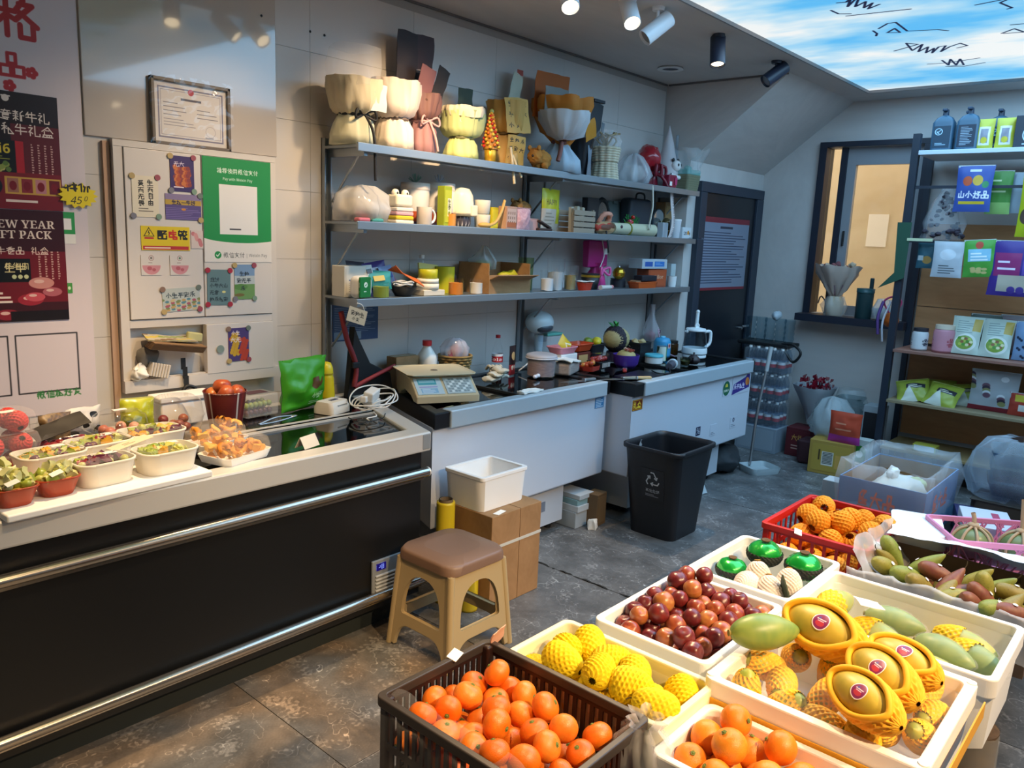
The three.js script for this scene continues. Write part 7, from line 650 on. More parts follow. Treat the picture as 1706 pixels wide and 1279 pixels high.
{ const t = cv(96, 96, (x) => { fillR(x, '#c8a89a', 0, 0, 96, 96); for (let i = 0; i < 12; i++) fillR(x, '#6a4a34', 8 + (i % 4) * 22, 16 + Math.floor(i / 4) * 24, 8, 14); fillR(x, '#a8603c', 0, 70, 96, 26); }); pack('gift_pouch', 'tan box with brown bars standing by the pink pouch', 'box', 3.46, S2, -3.1, 0.1, 0.13, 0.06, '#b8907a', 0.1, t); const b = T('pink_pouch', 'pink floral zip pouch next to the tan box', 'pouch', [3.6, S2 + 0.065, -3.1], 0.1); P(b, 'pouch_body', pillow(0.14, 0.13, 0.05, 12, 3), MT(mottle('#d8b0b4', '#c08a94', 64, 10), 0.6)); P(b, 'zip', bx(0.13, 0.006, 0.01, 0, 0.06, 0), M('#8a6a6a', 0.5)); O('dark_clip', 'dark wooden stapler-like clip in front of the plush bear', 'clip', mg(bx(0.14, 0.018, 0.03, 0, 0.01, 0, 0.006), rot(bx(0.13, 0.014, 0.028, 0, 0, 0, 0.005), 0, 0, -0.3).translate(0.0, 0.04, 0)), M('#3a2620', 0.5), [3.76, S2, -3.07], 0.1); }
{ const b = T('snack_bag', 'yellow and clear snack bag with brown print standing on the middle shelf', 'bag', [3.92, S2 + 0.13, -3.16], 0.15); P(b, 'bag_body', pillow(0.22, 0.26, 0.06, 16, 4), MT(cv(128, 150, (x) => { fillR(x, '#b8b0a4', 0, 0, 128, 150); fillR(x, '#b8b41c', 0, 0, 128, 70); fillR(x, '#c8c43a', 84, 70, 34, 50); txt(x, 'HAPPY', 14, 56, 26, '#6a5a1c'); lines(x, '#8a8478', 14, 84, 60, 5, 12, 4); }), 0.4)); P(b, 'bag_seal', bx(0.21, 0.014, 0.004, 0, 0.122, 0), M('#cfca4a', 0.4)); }
O('white_board', 'white board leaning against the wall behind the yellow snack bag', 'board', bx(0.15, 0.32, 0.008, 0, 0.16, 0, 0.003), M('#c9cccf', 0.5), [4.13, S2 + 0.002, -3.31], [-0.08, 0, -0.06]);
{ const b = T('woven_crate', 'grey wooden slat crate of folded paper', 'crate', [4.13, S2, -3.12], 0.05), m = M('#9a8a78', 0.8); for (let i = 0; i < 4; i++) for (const s of [-1, 1]) P(b, 'slat', bx(0.24, 0.03, 0.008, 0, 0.018 + i * 0.036, s * 0.07, 0.002), m); for (const s of [-1, 1]) for (const q of [-1, 1]) P(b, 'post', bx(0.012, 0.15, 0.012, s * 0.112, 0.075, q * 0.058), m); P(b, 'base', bx(0.23, 0.006, 0.13, 0, 0.003, 0), m); for (let i = 0; i < 4; i++) P(b, 'folded_paper', bx(0.05, 0.16, 0.02, -0.08 + i * 0.05, 0.088, 0.02 * (i % 2), 0.002), M(i % 2 ? '#b4a894' : '#c2b6a2', 0.8), undefined, [0, 0.3, 0.1 - i * 0.05]); }
pack('album_box', 'upright black book box with a silver line', 'box', 4.45, S2, -3.24, 0.13, 0.24, 0.05, '#241e20', 0, cv(64, 128, (x) => { fillR(x, '#241e20', 0, 0, 64, 128); lines(x, '#b0aaa4', 20, 40, 24, 5, 9, 2.5); }));
{ const b = T('oval_mirror', 'oval dark-rimmed mirror leaning behind the paper crate', 'mirror', [4.64, S2 + 0.002, -3.27]); P(b, 'mirror_frame', new THREE.TorusGeometry(0.075, 0.012, 10, 36).scale(1, 1.5, 1), BLACK, [0, 0.125, 0], [-0.08, 0, 0]); P(b, 'mirror_glass', cy(0.072, 0.072, 0.004, 0, 0, 0, 32).rotateX(PI / 2).scale(1, 1.5, 1), M('#b8b0a8', 0.12, { metalness: 0.8 }), [0, 0.125, -0.002], [-0.08, 0, 0]); }
O('grey_clipboard', 'grey-green clipboard leaning by the dark mirror', 'clipboard', mg(bx(0.16, 0.24, 0.006, 0, 0.12, 0, 0.002), bx(0.05, 0.02, 0.012, 0, 0.232, 0.008, 0.003)), M('#5c6664', 0.5), [4.83, S2, -3.29], [-0.08, 0, 0]);
{ const b = T('garland', 'coil of green tinsel garland with red baubles', 'garland', [4.75, S2 + 0.02, -3.12]), m = M('#1f8a34', 0.3, { metalness: 0.3 }); seed = 33; P(b, 'tinsel', mg(...Array.from({ length: 70 }, () => { const a = rr(0, 6.28), r = rr(0.02, 0.1), y = rr(0, 0.1), d = rr(-0.02, 0.02); return tb([[Math.cos(a) * r, y, Math.sin(a) * r * 0.5], [Math.cos(a) * r + d, y + 0.03, Math.sin(a) * r * 0.5 + d]], 0.003, 1, 4); }), bump(sp(0.06, 0, 0.03, 0, 1.3, 0.6, 0.7, 14), 0.02, 30, 1)), m); for (let k = 0; k < 5; k++) P(b, 'bauble', sp(0.014, rr(-0.08, 0.08), rr(0.04, 0.11), 0.05, 1, 1, 1, 12), M(k % 2 ? '#c84a5a' : '#b8261e', 0.25)); }
{ const b = T('fish_pillow', 'long cream plush roll with a red and brown printed head', 'plush roll', [4.6, S2 + 0.045, -3.075], -0.02); P(b, 'printed_head', bump(sp(0.06, -0.2, 0.0, 0, 1.8, 0.72, 0.7, 26), 0.006, 20, 2), MT(cv(128, 64, (x) => { fillR(x, '#b8936a', 0, 0, 128, 64); for (let i = 0; i < 20; i++) blob(x, ['#6a3a24', '#b8341e', '#d8b08a'][i % 3], (i * 37) % 128, (i * 23) % 64, 10); }), 0.6)); P(b, 'roll_body', bump(cy(0.036, 0.042, 0.5, 0, 0, 0, 24).rotateZ(-PI / 2).translate(-0.12, 0, 0), 0.004, 12, 3), M('#c2c0a4', 0.8)); P(b, 'eye_mark', sp(0.011, -0.06, 0.012, 0.04, 1, 1, 0.5, 10), M('#4a3440', 0.5)); P(b, 'green_tie', new THREE.TorusGeometry(0.042, 0.006, 8, 24).rotateY(PI / 2).translate(0.06, 0, 0), M('#8a8a3a', 0.6)); P(b, 'frill', bump(new THREE.TorusGeometry(0.05, 0.016, 8, 24), 0.01, 40, 1), M('#d8927a', 0.7), [-0.21, 0.05, 0.0], [0.6, 0, 0]); P(b, 'hanging_tail', tb([[-0.24, -0.02, 0.045], [-0.235, -0.1, 0.06], [-0.215, -0.16, 0.055]], 0.006, 12, 5), BLACK); }
{ const b = T('dark_jacket', 'dark grey folded bag standing at the back of the middle shelf', 'bag', [5.03, S2, -3.25]); P(b, 'bag_body', bump(bx(0.3, 0.27, 0.1, 0, 0.136, 0, 0.03), 0.006, 14, 2), M('#2c3038', 0.6)); P(b, 'bag_handle', tb([[-0.06, 0.26, 0.03], [-0.05, 0.3, 0.03], [0.05, 0.3, 0.03], [0.06, 0.26, 0.03]], 0.007, 16, 6), BLACK); P(b, 'logo_tag', bx(0.05, 0.012, 0.002, 0.08, 0.08, 0.055), M('#c8ccd0', 0.5)); }
O('award_ribbon', 'curved white sash ribbon with printed letters hanging from the top shelf', 'ribbon', (() => { const g = new THREE.PlaneGeometry(0.045, 0.36, 2, 24), p = g.attributes.position; for (let i = 0; i < p.count; i++) { const t = p.getY(i) / 0.36 + 0.5; p.setX(i, p.getX(i) + 0.06 * Math.sin(t * 2.8) - 0.03); p.setZ(i, 0.01 * Math.sin(t * 6)); } g.computeVertexNormals(); return g; })(), MT(cv(32, 256, (x) => { fillR(x, '#cfc4c2', 0, 0, 32, 256); x.save(); x.translate(22, 8); x.rotate(PI / 2); txt(x, 'HAPPY BIRTHDAY FOR YOU', 0, 0, 18, '#5a4a50', 'serif'); x.restore(); }), 0.5, fade), [5.2, S2 + 0.145, -3.055]);
O('knotted_rope', 'white cord with a small ring hanging over the middle shelf', 'rope', mg(tb([[0, 0.34, 0], [0.005, 0.2, 0.01], [-0.004, 0.08, 0.0]], 0.007, 16, 6), new THREE.TorusGeometry(0.016, 0.004, 6, 18).translate(0, 0.06, 0)), M('#c9c2b4', 0.8), [4.86, S2 + 0.01, -3.02]);
{ const b = T('desk_mirror', 'round-topped white mirror with a bronze ball beside the wooden box', 'mirror', [5.33, S2, -3.25]); const arch = (r, h) => { const s = new THREE.Shape(); s.moveTo(-r, 0); s.lineTo(-r, h); s.absarc(0, h, r, PI, 0, true); s.lineTo(r, 0); return s; }; P(b, 'mirror_frame', ex(arch(0.085, 0.13), 0.012, 0.002), M('#2c3a44', 0.4)); P(b, 'mirror_glass', ex(arch(0.072, 0.13), 0.003).translate(0, 0.006, 0.0125), M('#c2ccd2', 0.12, { metalness: 0.8 })); P(b, 'bronze_ball', sp(0.05, 0.03, 0.1, 0.062, 1, 1, 0.9, 22), M('#7a6a4a', 0.25, { metalness: 0.6 })); P(b, 'ball_stand', cy(0.05, 0.045, 0.05, 0.03, 0, 0.062, 20), M('#8a6238', 0.6)); }
pack('wooden_box', 'upright tan wooden box at the right end of the middle shelf', 'box', 5.46, S2, -3.27, 0.12, 0.27, 0.09, '#8a6a44', 0, '#9a7a50');
{ const b = T('popcorn_cup', 'small white cup with red stripes at the shelf end', 'cup', [5.33, S2, -3.09]); P(b, 'cup_body', la([[0.001, 0], [0.035, 0], [0.044, 0.13], [0.04, 0.13], [0.032, 0.004], [0.001, 0.004]], 22), MT(cv(96, 64, (x) => { fillR(x, '#d8d8dc', 0, 0, 96, 64); txt(x, 'SNACK', 8, 24, 18, '#a83a44'); blob(x, '#a83a44', 48, 46, 12, 0.6); }), 0.5)); P(b, 'cup_lid', cy(0.045, 0.043, 0.01, 0, 0.13, 0, 22), WHITE); }
pack('calendar_box', 'small white box with black and orange print at the shelf end', 'box', 5.45, S2, -3.08, 0.13, 0.085, 0.05, '#cfd4d8', 0, cv(96, 64, (x) => { fillR(x, '#d2d6da', 0, 0, 96, 64); txt(x, '20', 8, 46, 34, '#1e2024'); blob(x, '#d88a2c', 62, 30, 13, 1.2); txt(x, 'B', 74, 46, 26, '#1e2024'); }));
O('oval_cover', 'clear oval plastic lid sticking out over the end of the middle shelf', 'cover', la([[0.001, 0.012], [0.07, 0.012], [0.085, 0.0], [0.09, 0.004]], 28).scale(1.1, 1, 0.6), clear('#e6eef2', 0.05), [5.5, S2, -3.0], [0, 0, 0]);
O('white_phone_box', 'small white box standing beside the striped cup', 'box', bx(0.07, 0.11, 0.05, 0, 0.055, 0, 0.003), M('#c6cdd4', 0.5), [5.22, S2, -3.13]);

// ---------------------------------------------------------------- bottom shelf
pack('paper_box_stack', 'stack of white paper boxes at the left end of the bottom shelf', 'boxes', 2.42, S3, -3.2, 0.13, 0.15, 0.1, '#d6d2c8', 0, cv(96, 96, (x) => { fillR(x, '#d6d2c8', 0, 0, 96, 96); fillR(x, '#6a7aa0', 14, 40, 60, 5); lines(x, '#9a9a98', 14, 52, 64, 5, 8, 2.5); }));
{ const b = T('payment_speaker', 'rounded payment speaker with a green front and white body', 'speaker', [2.4, S3, -3.08], 0.25); P(b, 'housing', bx(0.11, 0.108, 0.07, 0, 0.055, 0, 0.028), WHITE); P(b, 'green_front', bx(0.085, 0.1, 0.012, -0.012, 0.055, 0.033, 0.006), MT(cv(64, 80, (x) => { fillR(x, '#1c7a3c', 0, 0, 64, 80); blob(x, '#e0ece2', 32, 30, 11); x.strokeStyle = '#1c7a3c'; x.lineWidth = 3; x.beginPath(); x.moveTo(27, 30); x.lineTo(31, 34); x.lineTo(38, 26); x.stroke(); lines(x, '#cfe2d2', 20, 54, 26, 1, 4, 4); }), 0.4)); }
{ const pile = [['teal zip pouch on the pile of snacks', '#2c8a8a', 2.55, 0.085, -3.14, 0.16, 0.09], ['purple snack sachet on the pile', '#4a3a80', 2.6, 0.12, -3.22, 0.14, 0.1], ['white and blue sachet on the pile', '#8a9ac0', 2.66, 0.1, -3.2, 0.12, 0.1], ['pink and white sachet at the back of the pile', '#b06a8a', 2.7, 0.09, -3.25, 0.12, 0.12], ['dark blue sachet under the teal pouch', '#34346a', 2.56, 0.04, -3.18, 0.18, 0.1], ['grey sachet at the back of the bottom shelf', '#4a4650', 2.5, 0.13, -3.25, 0.12, 0.08], ['white paper sachet leaning on the pile', '#d8d6d0', 2.5, 0.12, -3.16, 0.08, 0.07]]; seed = 71; pile.forEach(([l, c, x, y, z, w, h], i) => { const b = T('snack_sachet', l, 'sachet', [x, S3 + y, z], rr(-0.3, 0.3), 'pile of snack sachets'); P(b, 'sachet_body', pillow(w, h, 0.03, 10, i + 1), M(c, 0.35), [0, 0, 0], [rr(-0.7, -0.1), 0, rr(-0.4, 0.4)]); P(b, 'print_patch', bx(w * 0.4, h * 0.3, 0.002, 0, 0, 0.017), M(['#c8b04a', '#d8d0e0', '#4a5a9a', '#e8e0e4', '#7a6ab0', '#8a8a94', '#4a4a4a'][i], 0.4), undefined, [-0.4, 0, 0.1]); });
  O('orange_twigs', 'bundle of thin orange sticks lying on the snack pile', 'sticks', mg(...Array.from({ length: 7 }, (_, i) => tb([[-0.08, 0.04 + i * 0.004, 0.01 * i], [0, 0.02, 0.03], [0.09, -0.01 - i * 0.005, 0.04 + 0.008 * i]], 0.0035, 8, 5))), M('#c8601e', 0.5), [2.72, S3 + 0.09, -3.17]); }
jar('olive_jar', 'glass jar of green olives on the bottom shelf', 2.52, S3, -3.075, 0.042, 0.075, '#ffffff', '', '#8a9a34'); jar('orange_jar', 'glass jar of orange dried peel on the bottom shelf', 3.04, S3, -3.08, 0.042, 0.09, '#fff4e0', '', '#c8843c'); jar('clear_jar', 'squat clear jar with white sweets on the bottom shelf', 3.21, S3, -3.09, 0.038, 0.085, '#ffffff', '', '#d2ccc4');
{ const b = T('black_bowl', 'black bowl holding coiled white cables', 'bowl', [2.7, S3, -3.12]); P(b, 'bowl_body', la([[0.001, 0], [0.04, 0], [0.072, 0.05], [0.068, 0.05], [0.036, 0.006], [0.001, 0.006]], 28), BLACK); for (let k = 0; k < 3; k++) P(b, 'coiled_cable', tb(Array.from({ length: 8 }, (_, i) => [Math.cos(i * 0.785 + k) * (0.045 + k * 0.008), 0.045 + k * 0.012 + 0.006 * Math.sin(i * 2), Math.sin(i * 0.785 + k) * 0.04]), 0.005, 40, 6, true), M(k ? '#d6d2cc' : '#3a3836', 0.5)); }
{ const b = T('tape_roll_stack', 'stack of white tape rolls topped with a yellow-green roll', 'tape rolls', [2.88, S3, -3.13]), rollG = (r, h) => la([[r * 0.45, 0], [r, 0], [r, h], [r * 0.45, h], [r * 0.45, 0]], 30); P(b, 'box_base', bx(0.15, 0.03, 0.11, 0, 0.015, 0, 0.004), M('#cfc6b6', 0.6)); P(b, 'tape_roll', rollG(0.06, 0.03), M('#dcd8cc', 0.5), [0, 0.031, 0]); P(b, 'tape_roll', rollG(0.058, 0.025), M('#e0dcd2', 0.5), [0, 0.062, 0]); P(b, 'green_tape_roll', rollG(0.052, 0.048), M('#b0b01c', 0.4), [0, 0.088, 0]); }
O('yellow_notepad', 'pale yellow paper pad leaning behind the tape rolls', 'notepad', bx(0.14, 0.16, 0.012, 0, 0.08, 0, 0.002), M('#d8cc7a', 0.8), [2.98, S3 + 0.002, -3.22], [-0.25, 0, -0.1]);
{ const b = T('film_roll', 'yellow-green film roll standing on the bottom shelf', 'film roll', [3.09, S3, -3.22]); P(b, 'film', cy(0.055, 0.055, 0.145, 0, 0, 0, 26, true), M('#b4b224', 0.35, fade)); P(b, 'core', la([[0.03, 0.001], [0.053, 0.001], [0.053, 0.144], [0.03, 0.144], [0.03, 0.001]], 24), M('#5a6a5a', 0.7)); }
{ const b = T('water_bottle', 'clear water bottle with a white cap behind the tape rolls', 'bottle', [2.98, S3, -3.29]); P(b, 'bottle_body', la([[0.001, 0], [0.03, 0], [0.032, 0.12], [0.014, 0.17], [0.013, 0.185]], 20), clear()); P(b, 'cap', cy(0.015, 0.015, 0.018, 0, 0.185, 0, 14), WHITE); }
O('black_sunglasses_case', 'dark oval case leaning behind the orange jar', 'case', sp(0.045, 0, 0.06, 0, 0.7, 1.3, 0.4, 18), M('#241c20', 0.3), [3.15, S3, -3.19], [0, 0, 0.3]);
{ const b = T('open_carton', 'open brown cardboard box with flaps on the bottom shelf', 'carton', [3.46, S3, -3.18]); const w = 0.36, h = 0.17, d = 0.24; P(b, 'side_panel', bx(w, h, 0.005, 0, h / 2, -d / 2), CARD); P(b, 'side_panel', bx(w, h * 0.62, 0.005, 0, h * 0.31, d / 2), CARD); P(b, 'end_panel', bx(0.005, h, d - 0.006, -w / 2 + 0.003, h / 2, 0), CARD); P(b, 'end_panel', bx(0.005, h, d - 0.006, w / 2 - 0.003, h / 2, 0), CARD); P(b, 'base', bx(w - 0.012, 0.005, d - 0.012, 0, 0.003, 0), CARD); P(b, 'flap', bx(w * 0.98, 0.07, 0.004, 0, 0, 0), CARD, [0, h * 0.62 - 0.012, d / 2 + 0.035], [1.2, 0, 0]); O('yellow_glove', 'yellow rubber glove inside the open carton', 'glove', bump(sp(0.05, 0, 0, 0, 1.6, 0.5, 0.8, 18), 0.016, 22, 2), M('#c8b41c', 0.5), [3.55, S3 + 0.1, -3.16]); const g = T('plastic_bag', 'clear bag with green contents on top of the open carton', 'plastic bag', [3.42, S3 + 0.12, -3.24]); P(g, 'film', wrapGeo([[0.001, 0], [0.07, 0.01], [0.08, 0.06], [0.04, 0.1], [0.015, 0.14]], 28, 0.016, 7, 2), film('#eef4f4', 0.08, 0.3)); P(g, 'green_contents', bump(sp(0.045, 0, 0.035, 0, 1.2, 0.6, 1, 14), 0.012, 22, 4), M('#8a9a4a', 0.6)); }
{ const cup = (name, l, x, z, r, h, fill, c = '#ffffff') => { const b = T(name, l, 'container', [x, S3, z]); P(b, 'clear_wall', la([[0.001, 0], [r * 0.86, 0], [r, h], [r * 0.97, h], [r * 0.82, 0.004], [0.001, 0.004]], 26), clear(c, 0.06)); if (fill) P(b, 'contents', bump(cy(r * 0.78, r * 0.85, h * 0.55, 0, 0.006, 0, 18), 0.006, 40, r * 90), M(fill, 0.6)); };
  cup('clear_pitcher', 'tall clear plastic pitcher beside the open carton', 3.76, -3.2, 0.05, 0.2, '', '#e6ecd8'); cup('clear_cup', 'clear cup with white napkins inside', 3.85, -3.1, 0.045, 0.13, '#d6d8da'); cup('clear_canister', 'tall clear canister of shredded silver paper', 3.97, -3.13, 0.058, 0.2, '#a8b0b4'); cup('glass_tumbler', 'glass tumbler with a kraft paper sleeve', 4.11, -3.12, 0.042, 0.16, '#8a7a4c'); cup('clear_food_tub', 'wide clear food tub behind the red tub', 4.24, -3.24, 0.075, 0.15, ''); }
{ const b = T('sauce_tub', 'small red tub with a torn white seal', 'tub', [4.21, S3, -3.075]); P(b, 'tub_body', tub(0.08, 0.06, 0.1, 0.07, 0.05, 0.003, 0.015, 0.004, 24), M('#b83a24', 0.4)); P(b, 'seal', bump(new THREE.BoxGeometry(0.11, 0.002, 0.08, 8, 1, 6), 0.008, 20, 1), PAPER, [0, 0.058, 0]); const c = T('black_tub', 'black tub with a gold lid band on the bottom shelf', 'tub', [4.36, S3, -3.14]); P(c, 'tub_body', la([[0.001, 0], [0.05, 0], [0.064, 0.08], [0.001, 0.08]], 26), BLACK); P(c, 'gold_band', cy(0.066, 0.066, 0.014, 0, 0.08, 0, 26), M('#b8902c', 0.3, { metalness: 0.6 })); P(c, 'lid', cy(0.062, 0.062, 0.01, 0, 0.094, 0, 26), BLACK); }
{ const b = T('gift_bag', 'magenta gift bag with a pink waist and white tag', 'gift bag', [4.53, S3, -3.22]); P(b, 'upper_bag', bump(bx(0.22, 0.18, 0.06, -0.02, 0.23, 0, 0.012), 0.006, 14, 2), M('#a81e6a', 0.4)); P(b, 'lower_bag', wrapGeo([[0.001, 0], [0.08, 0.002], [0.06, 0.08], [0.035, 0.13], [0.06, 0.17]], 26, 0.01, 8, 3), M('#c83a80', 0.4, fade)); P(b, 'tag', bx(0.03, 0.04, 0.002, 0.06, 0.25, 0.034), PAPER); P(b, 'bow', mg(tb([[0, 0.12, 0.05], [0.05, 0.14, 0.08], [0.05, 0.09, 0.08], [0, 0.12, 0.06]], 0.01, 14, 6), tb([[0, 0.12, 0.05], [-0.05, 0.14, 0.08], [-0.05, 0.09, 0.08], [0, 0.12, 0.06]], 0.01, 14, 6)), M('#d85a98', 0.4)); P(b, 'string', tb([[0.0, 0.32, 0.04], [-0.0, 0.22, 0.06], [-0.04, 0.14, 0.06]], 0.004, 14, 5), M('#d8d0d0', 0.6)); }
{ const b = T('gold_bauble', 'gold ribbed ball on the black cylinder', 'bauble', [4.74, S3 + 0.1, -3.17]); P(b, 'ball', la(Array.from({ length: 17 }, (_, i) => [0.044 * Math.sin(PI * i / 16) * (1 + 0.06 * Math.cos(i * 2.2)), -0.044 * Math.cos(PI * i / 16)]), 24), M('#b8902c', 0.2, { metalness: 0.8 })); P(b, 'ball_cap', cy(0.01, 0.008, 0.01, 0, 0.042, 0, 10), STEEL); const c = T('black_canister', 'black round canister lying behind the orange tray', 'canister', [4.78, S3, -3.2]); P(c, 'canister_body', cy(0.055, 0.055, 0.05, 0, 0, 0, 24), M('#26282e', 0.35)); P(c, 'canister_lid', cy(0.05, 0.056, 0.012, 0, 0.05, 0, 24), M('#3a3e48', 0.35)); }
{ const b = T('orange_food_tray', 'orange plastic tray with a black lid', 'tray', [4.92, S3, -3.08]); P(b, 'tray_body', tub(0.24, 0.08, 0.27, 0.09, 0.045, 0.004, 0.01, 0.004, 28), M('#c8561e', 0.4)); P(b, 'black_lid', bx(0.2, 0.04, 0.075, 0.03, 0.07, 0, 0.006), M('#22242e', 0.4)); P(b, 'nuts', bump(bx(0.06, 0.02, 0.06, -0.1, 0.045, 0, 0.006), 0.006, 40, 1), M('#9a6a4a', 0.6)); const w = T('white_tube', 'white squeeze tube lying in front of the red tub', 'tube', [4.42, S3 + 0.016, -3.055], 0.1); P(w, 'tube_body', cy(0.016, 0.013, 0.14, 0, 0, 0, 16).rotateZ(-PI / 2).translate(-0.07, 0, 0), M('#d8d0c8', 0.4)); P(w, 'tube_cap', cy(0.014, 0.014, 0.02, 0, 0, 0, 14).rotateZ(-PI / 2).translate(0.07, 0, 0), M('#d88a8a', 0.4)); }
pack('orange_carton', 'orange paper bag box with pale print at the shelf end', 'box', 5.18, S3, -3.17, 0.22, 0.13, 0.11, '#a84a26', -0.1, cv(96, 64, (x) => { fillR(x, '#b4522c', 0, 0, 96, 64); txt(x, 'Dilor', 26, 34, 22, '#d8a88a', 'serif'); })); pack('blue_white_box', 'flat white box with blue panels lying on top of the orange one', 'box', 5.12, S3 + 0.134, -3.17, 0.32, 0.07, 0.12, '#b9c2ca', -0.05, cv(160, 48, (x) => { fillR(x, '#b9c2ca', 0, 0, 160, 48); fillR(x, '#2c5aa8', 6, 10, 56, 30); fillR(x, '#2f74c0', 76, 8, 74, 32); lines(x, '#9ac0e4', 84, 16, 56, 2, 10, 3); }));
{ const b = T('paper_cup_stack', 'white paper cup with a clear top at the shelf end', 'cup', [5.36, S3, -3.1]); P(b, 'cup_body', cy(0.03, 0.036, 0.08, 0, 0, 0, 20), WHITE); P(b, 'clear_top', cy(0.036, 0.034, 0.05, 0, 0.08, 0, 20), clear()); } pack('tall_white_box', 'tall white carton with green corner at the end of the bottom shelf', 'carton', 5.45, S3, -3.18, 0.07, 0.17, 0.07, '#bcc6c8', 0, cv(48, 96, (x) => { fillR(x, '#bcc8c8', 0, 0, 48, 96); fillR(x, '#2c6a5a', 0, 70, 20, 26); }));
{ const b = T('hanging_tag', 'handwritten paper tag tied to the end of the bottom shelf', 'tag', [2.325, S3 - 0.075, -3.012]); P(b, 'tag_card', bx(0.11, 0.07, 0.003), MT(cv(96, 64, (x) => { fillR(x, '#c2b49a', 0, 0, 96, 64); cjk(x, '安快生', 14, 12, 22, '#3a342c', 0.12); cjk(x, '小友', 26, 38, 18, '#3a342c', 0.12); }), 0.7), [0, 0, 0], [0, 0, -0.3]); P(b, 'tag_string', tb([[0.045, 0.02, 0], [0.03, 0.05, 0], [0.0, 0.06, 0.0]], 0.002, 8, 4), PAPER); }

// ---------------------------------------------------------------- on the floor by the freezers
{ const s = T('plastic_stool', 'beige plastic stool with a brown square seat', 'stool', [2.2, 0, -2.205]), bm = M('#b09a72', 0.5), sq = (w, y, r = 0.05) => ring(w, w, r, y, 48);
  P(s, 'seat', loft([sq(0.335, 0.385), sq(0.335, 0.415, 0.06), sq(0.32, 0.43, 0.07), sq(0.2, 0.436, 0.06)], true, true), M('#7d6252', 0.45));
  const side = () => { const a = new THREE.Shape(); a.moveTo(-0.185, 0); a.lineTo(-0.155, 0.385); a.lineTo(0.155, 0.385); a.lineTo(0.185, 0); a.lineTo(0.145, 0); a.quadraticCurveTo(0.13, 0.1, 0.06, 0.1); a.lineTo(-0.06, 0.1); a.quadraticCurveTo(-0.13, 0.1, -0.145, 0); const h = new THREE.Path(); h.moveTo(-0.118, 0.16); h.quadraticCurveTo(-0.115, 0.335, 0, 0.335); h.quadraticCurveTo(0.115, 0.335, 0.118, 0.16); h.quadraticCurveTo(0.118, 0.145, 0.1, 0.145); h.lineTo(-0.1, 0.145); h.quadraticCurveTo(-0.118, 0.145, -0.118, 0.16); a.holes = [h]; return ex(a, 0.012, 0.004, 10); };
  const sg = side().translate(0, 0, -0.006).rotateX(-0.078); for (let k = 0; k < 4; k++) P(s, 'side_frame', sg, bm, [Math.sin(k * PI / 2) * 0.176, 0.003, Math.cos(k * PI / 2) * 0.176], [0, k * PI / 2, 0, 'YXZ']).rotation.order = 'YXZ';
  for (const a of [-1, 1]) for (const b of [-1, 1]) P(s, 'leg', loft([0, 0.19, 0.385].map((y) => ring(0.03, 0.03, 0.013, y, 16, a * (0.178 - 0.03 * y / 0.385), b * (0.178 - 0.03 * y / 0.385))), true, true), bm); }
{ const b = T('carton', 'tall brown cardboard carton with a white strap', 'carton', [2.7, 0, -2.43]); P(b, 'box_body', bx(0.35, 0.45, 0.3, 0, 0.225, 0, 0.003), CARD); P(b, 'strap', mg(bx(0.354, 0.014, 0.002, 0, 0.3, 0.1515), bx(0.002, 0.014, 0.304, -0.1765, 0.3, 0), bx(0.002, 0.014, 0.304, 0.1765, 0.3, 0)), M('#c9c8c0', 0.5)); P(b, 'flap_seam', mg(bx(0.002, 0.0015, 0.3, 0.02, 0.4505, 0), bx(0.002, 0.45, 0.0015, 0.02, 0.225, 0.1505)), M('#6a4c30', 0.9)); }
{ const b = T('foam_box', 'small white foam box standing on the brown carton', 'foam box', [2.68, 0.4515, -2.47]); P(b, 'tub', tub(0.3, 0.23, 0.32, 0.25, 0.16, 0.02, 0.02, 0, 36), M('#f0f0f0', 0.7)); P(b, 'box_rim', mv(up(ex(sh(rrect(0.324, 0.254, 0.02).getPoints(5).map((q) => [q.x, q.y]), rrect(0.284, 0.214, 0.014, THREE.Path)), 0.012, 0.003)), 0, 0.152, 0), M('#f0f0f0', 0.7)); }
O('shipping_label', 'white shipping label on the carton top edge', 'label sheet', bx(0.07, 0.0012, 0.03), PAPER, [2.6, 0.4515, -2.305], 0.2);
[['yellow cling film roll standing between the stool and the carton', 2.445, -2.5, 0.49], ['yellow cling film roll standing behind the small foam box', 2.93, -2.6, 0.47], ['yellow cling film roll leaning low beside the carton foot', 2.47, -2.36, 0.3]].forEach(([l, x, z, h]) => { const b = T('film_roll', l, 'film roll', [x, 0, z], 0, 'yellow cling film rolls'); P(b, 'film', la([[0.03, 0.0], [0.042, 0.0], [0.043, 0.01], [0.043, h - 0.01], [0.042, h], [0.033, h]], 28), MT(mottle('#c2a81a', '#d8c22c', 64, 6), 0.35)); P(b, 'core_tube', la([[0.026, 0.001], [0.033, 0.001], [0.033, h + 0.012], [0.026, h + 0.012], [0.026, 0.001]], 24), M('#6a5a44', 0.8)); });
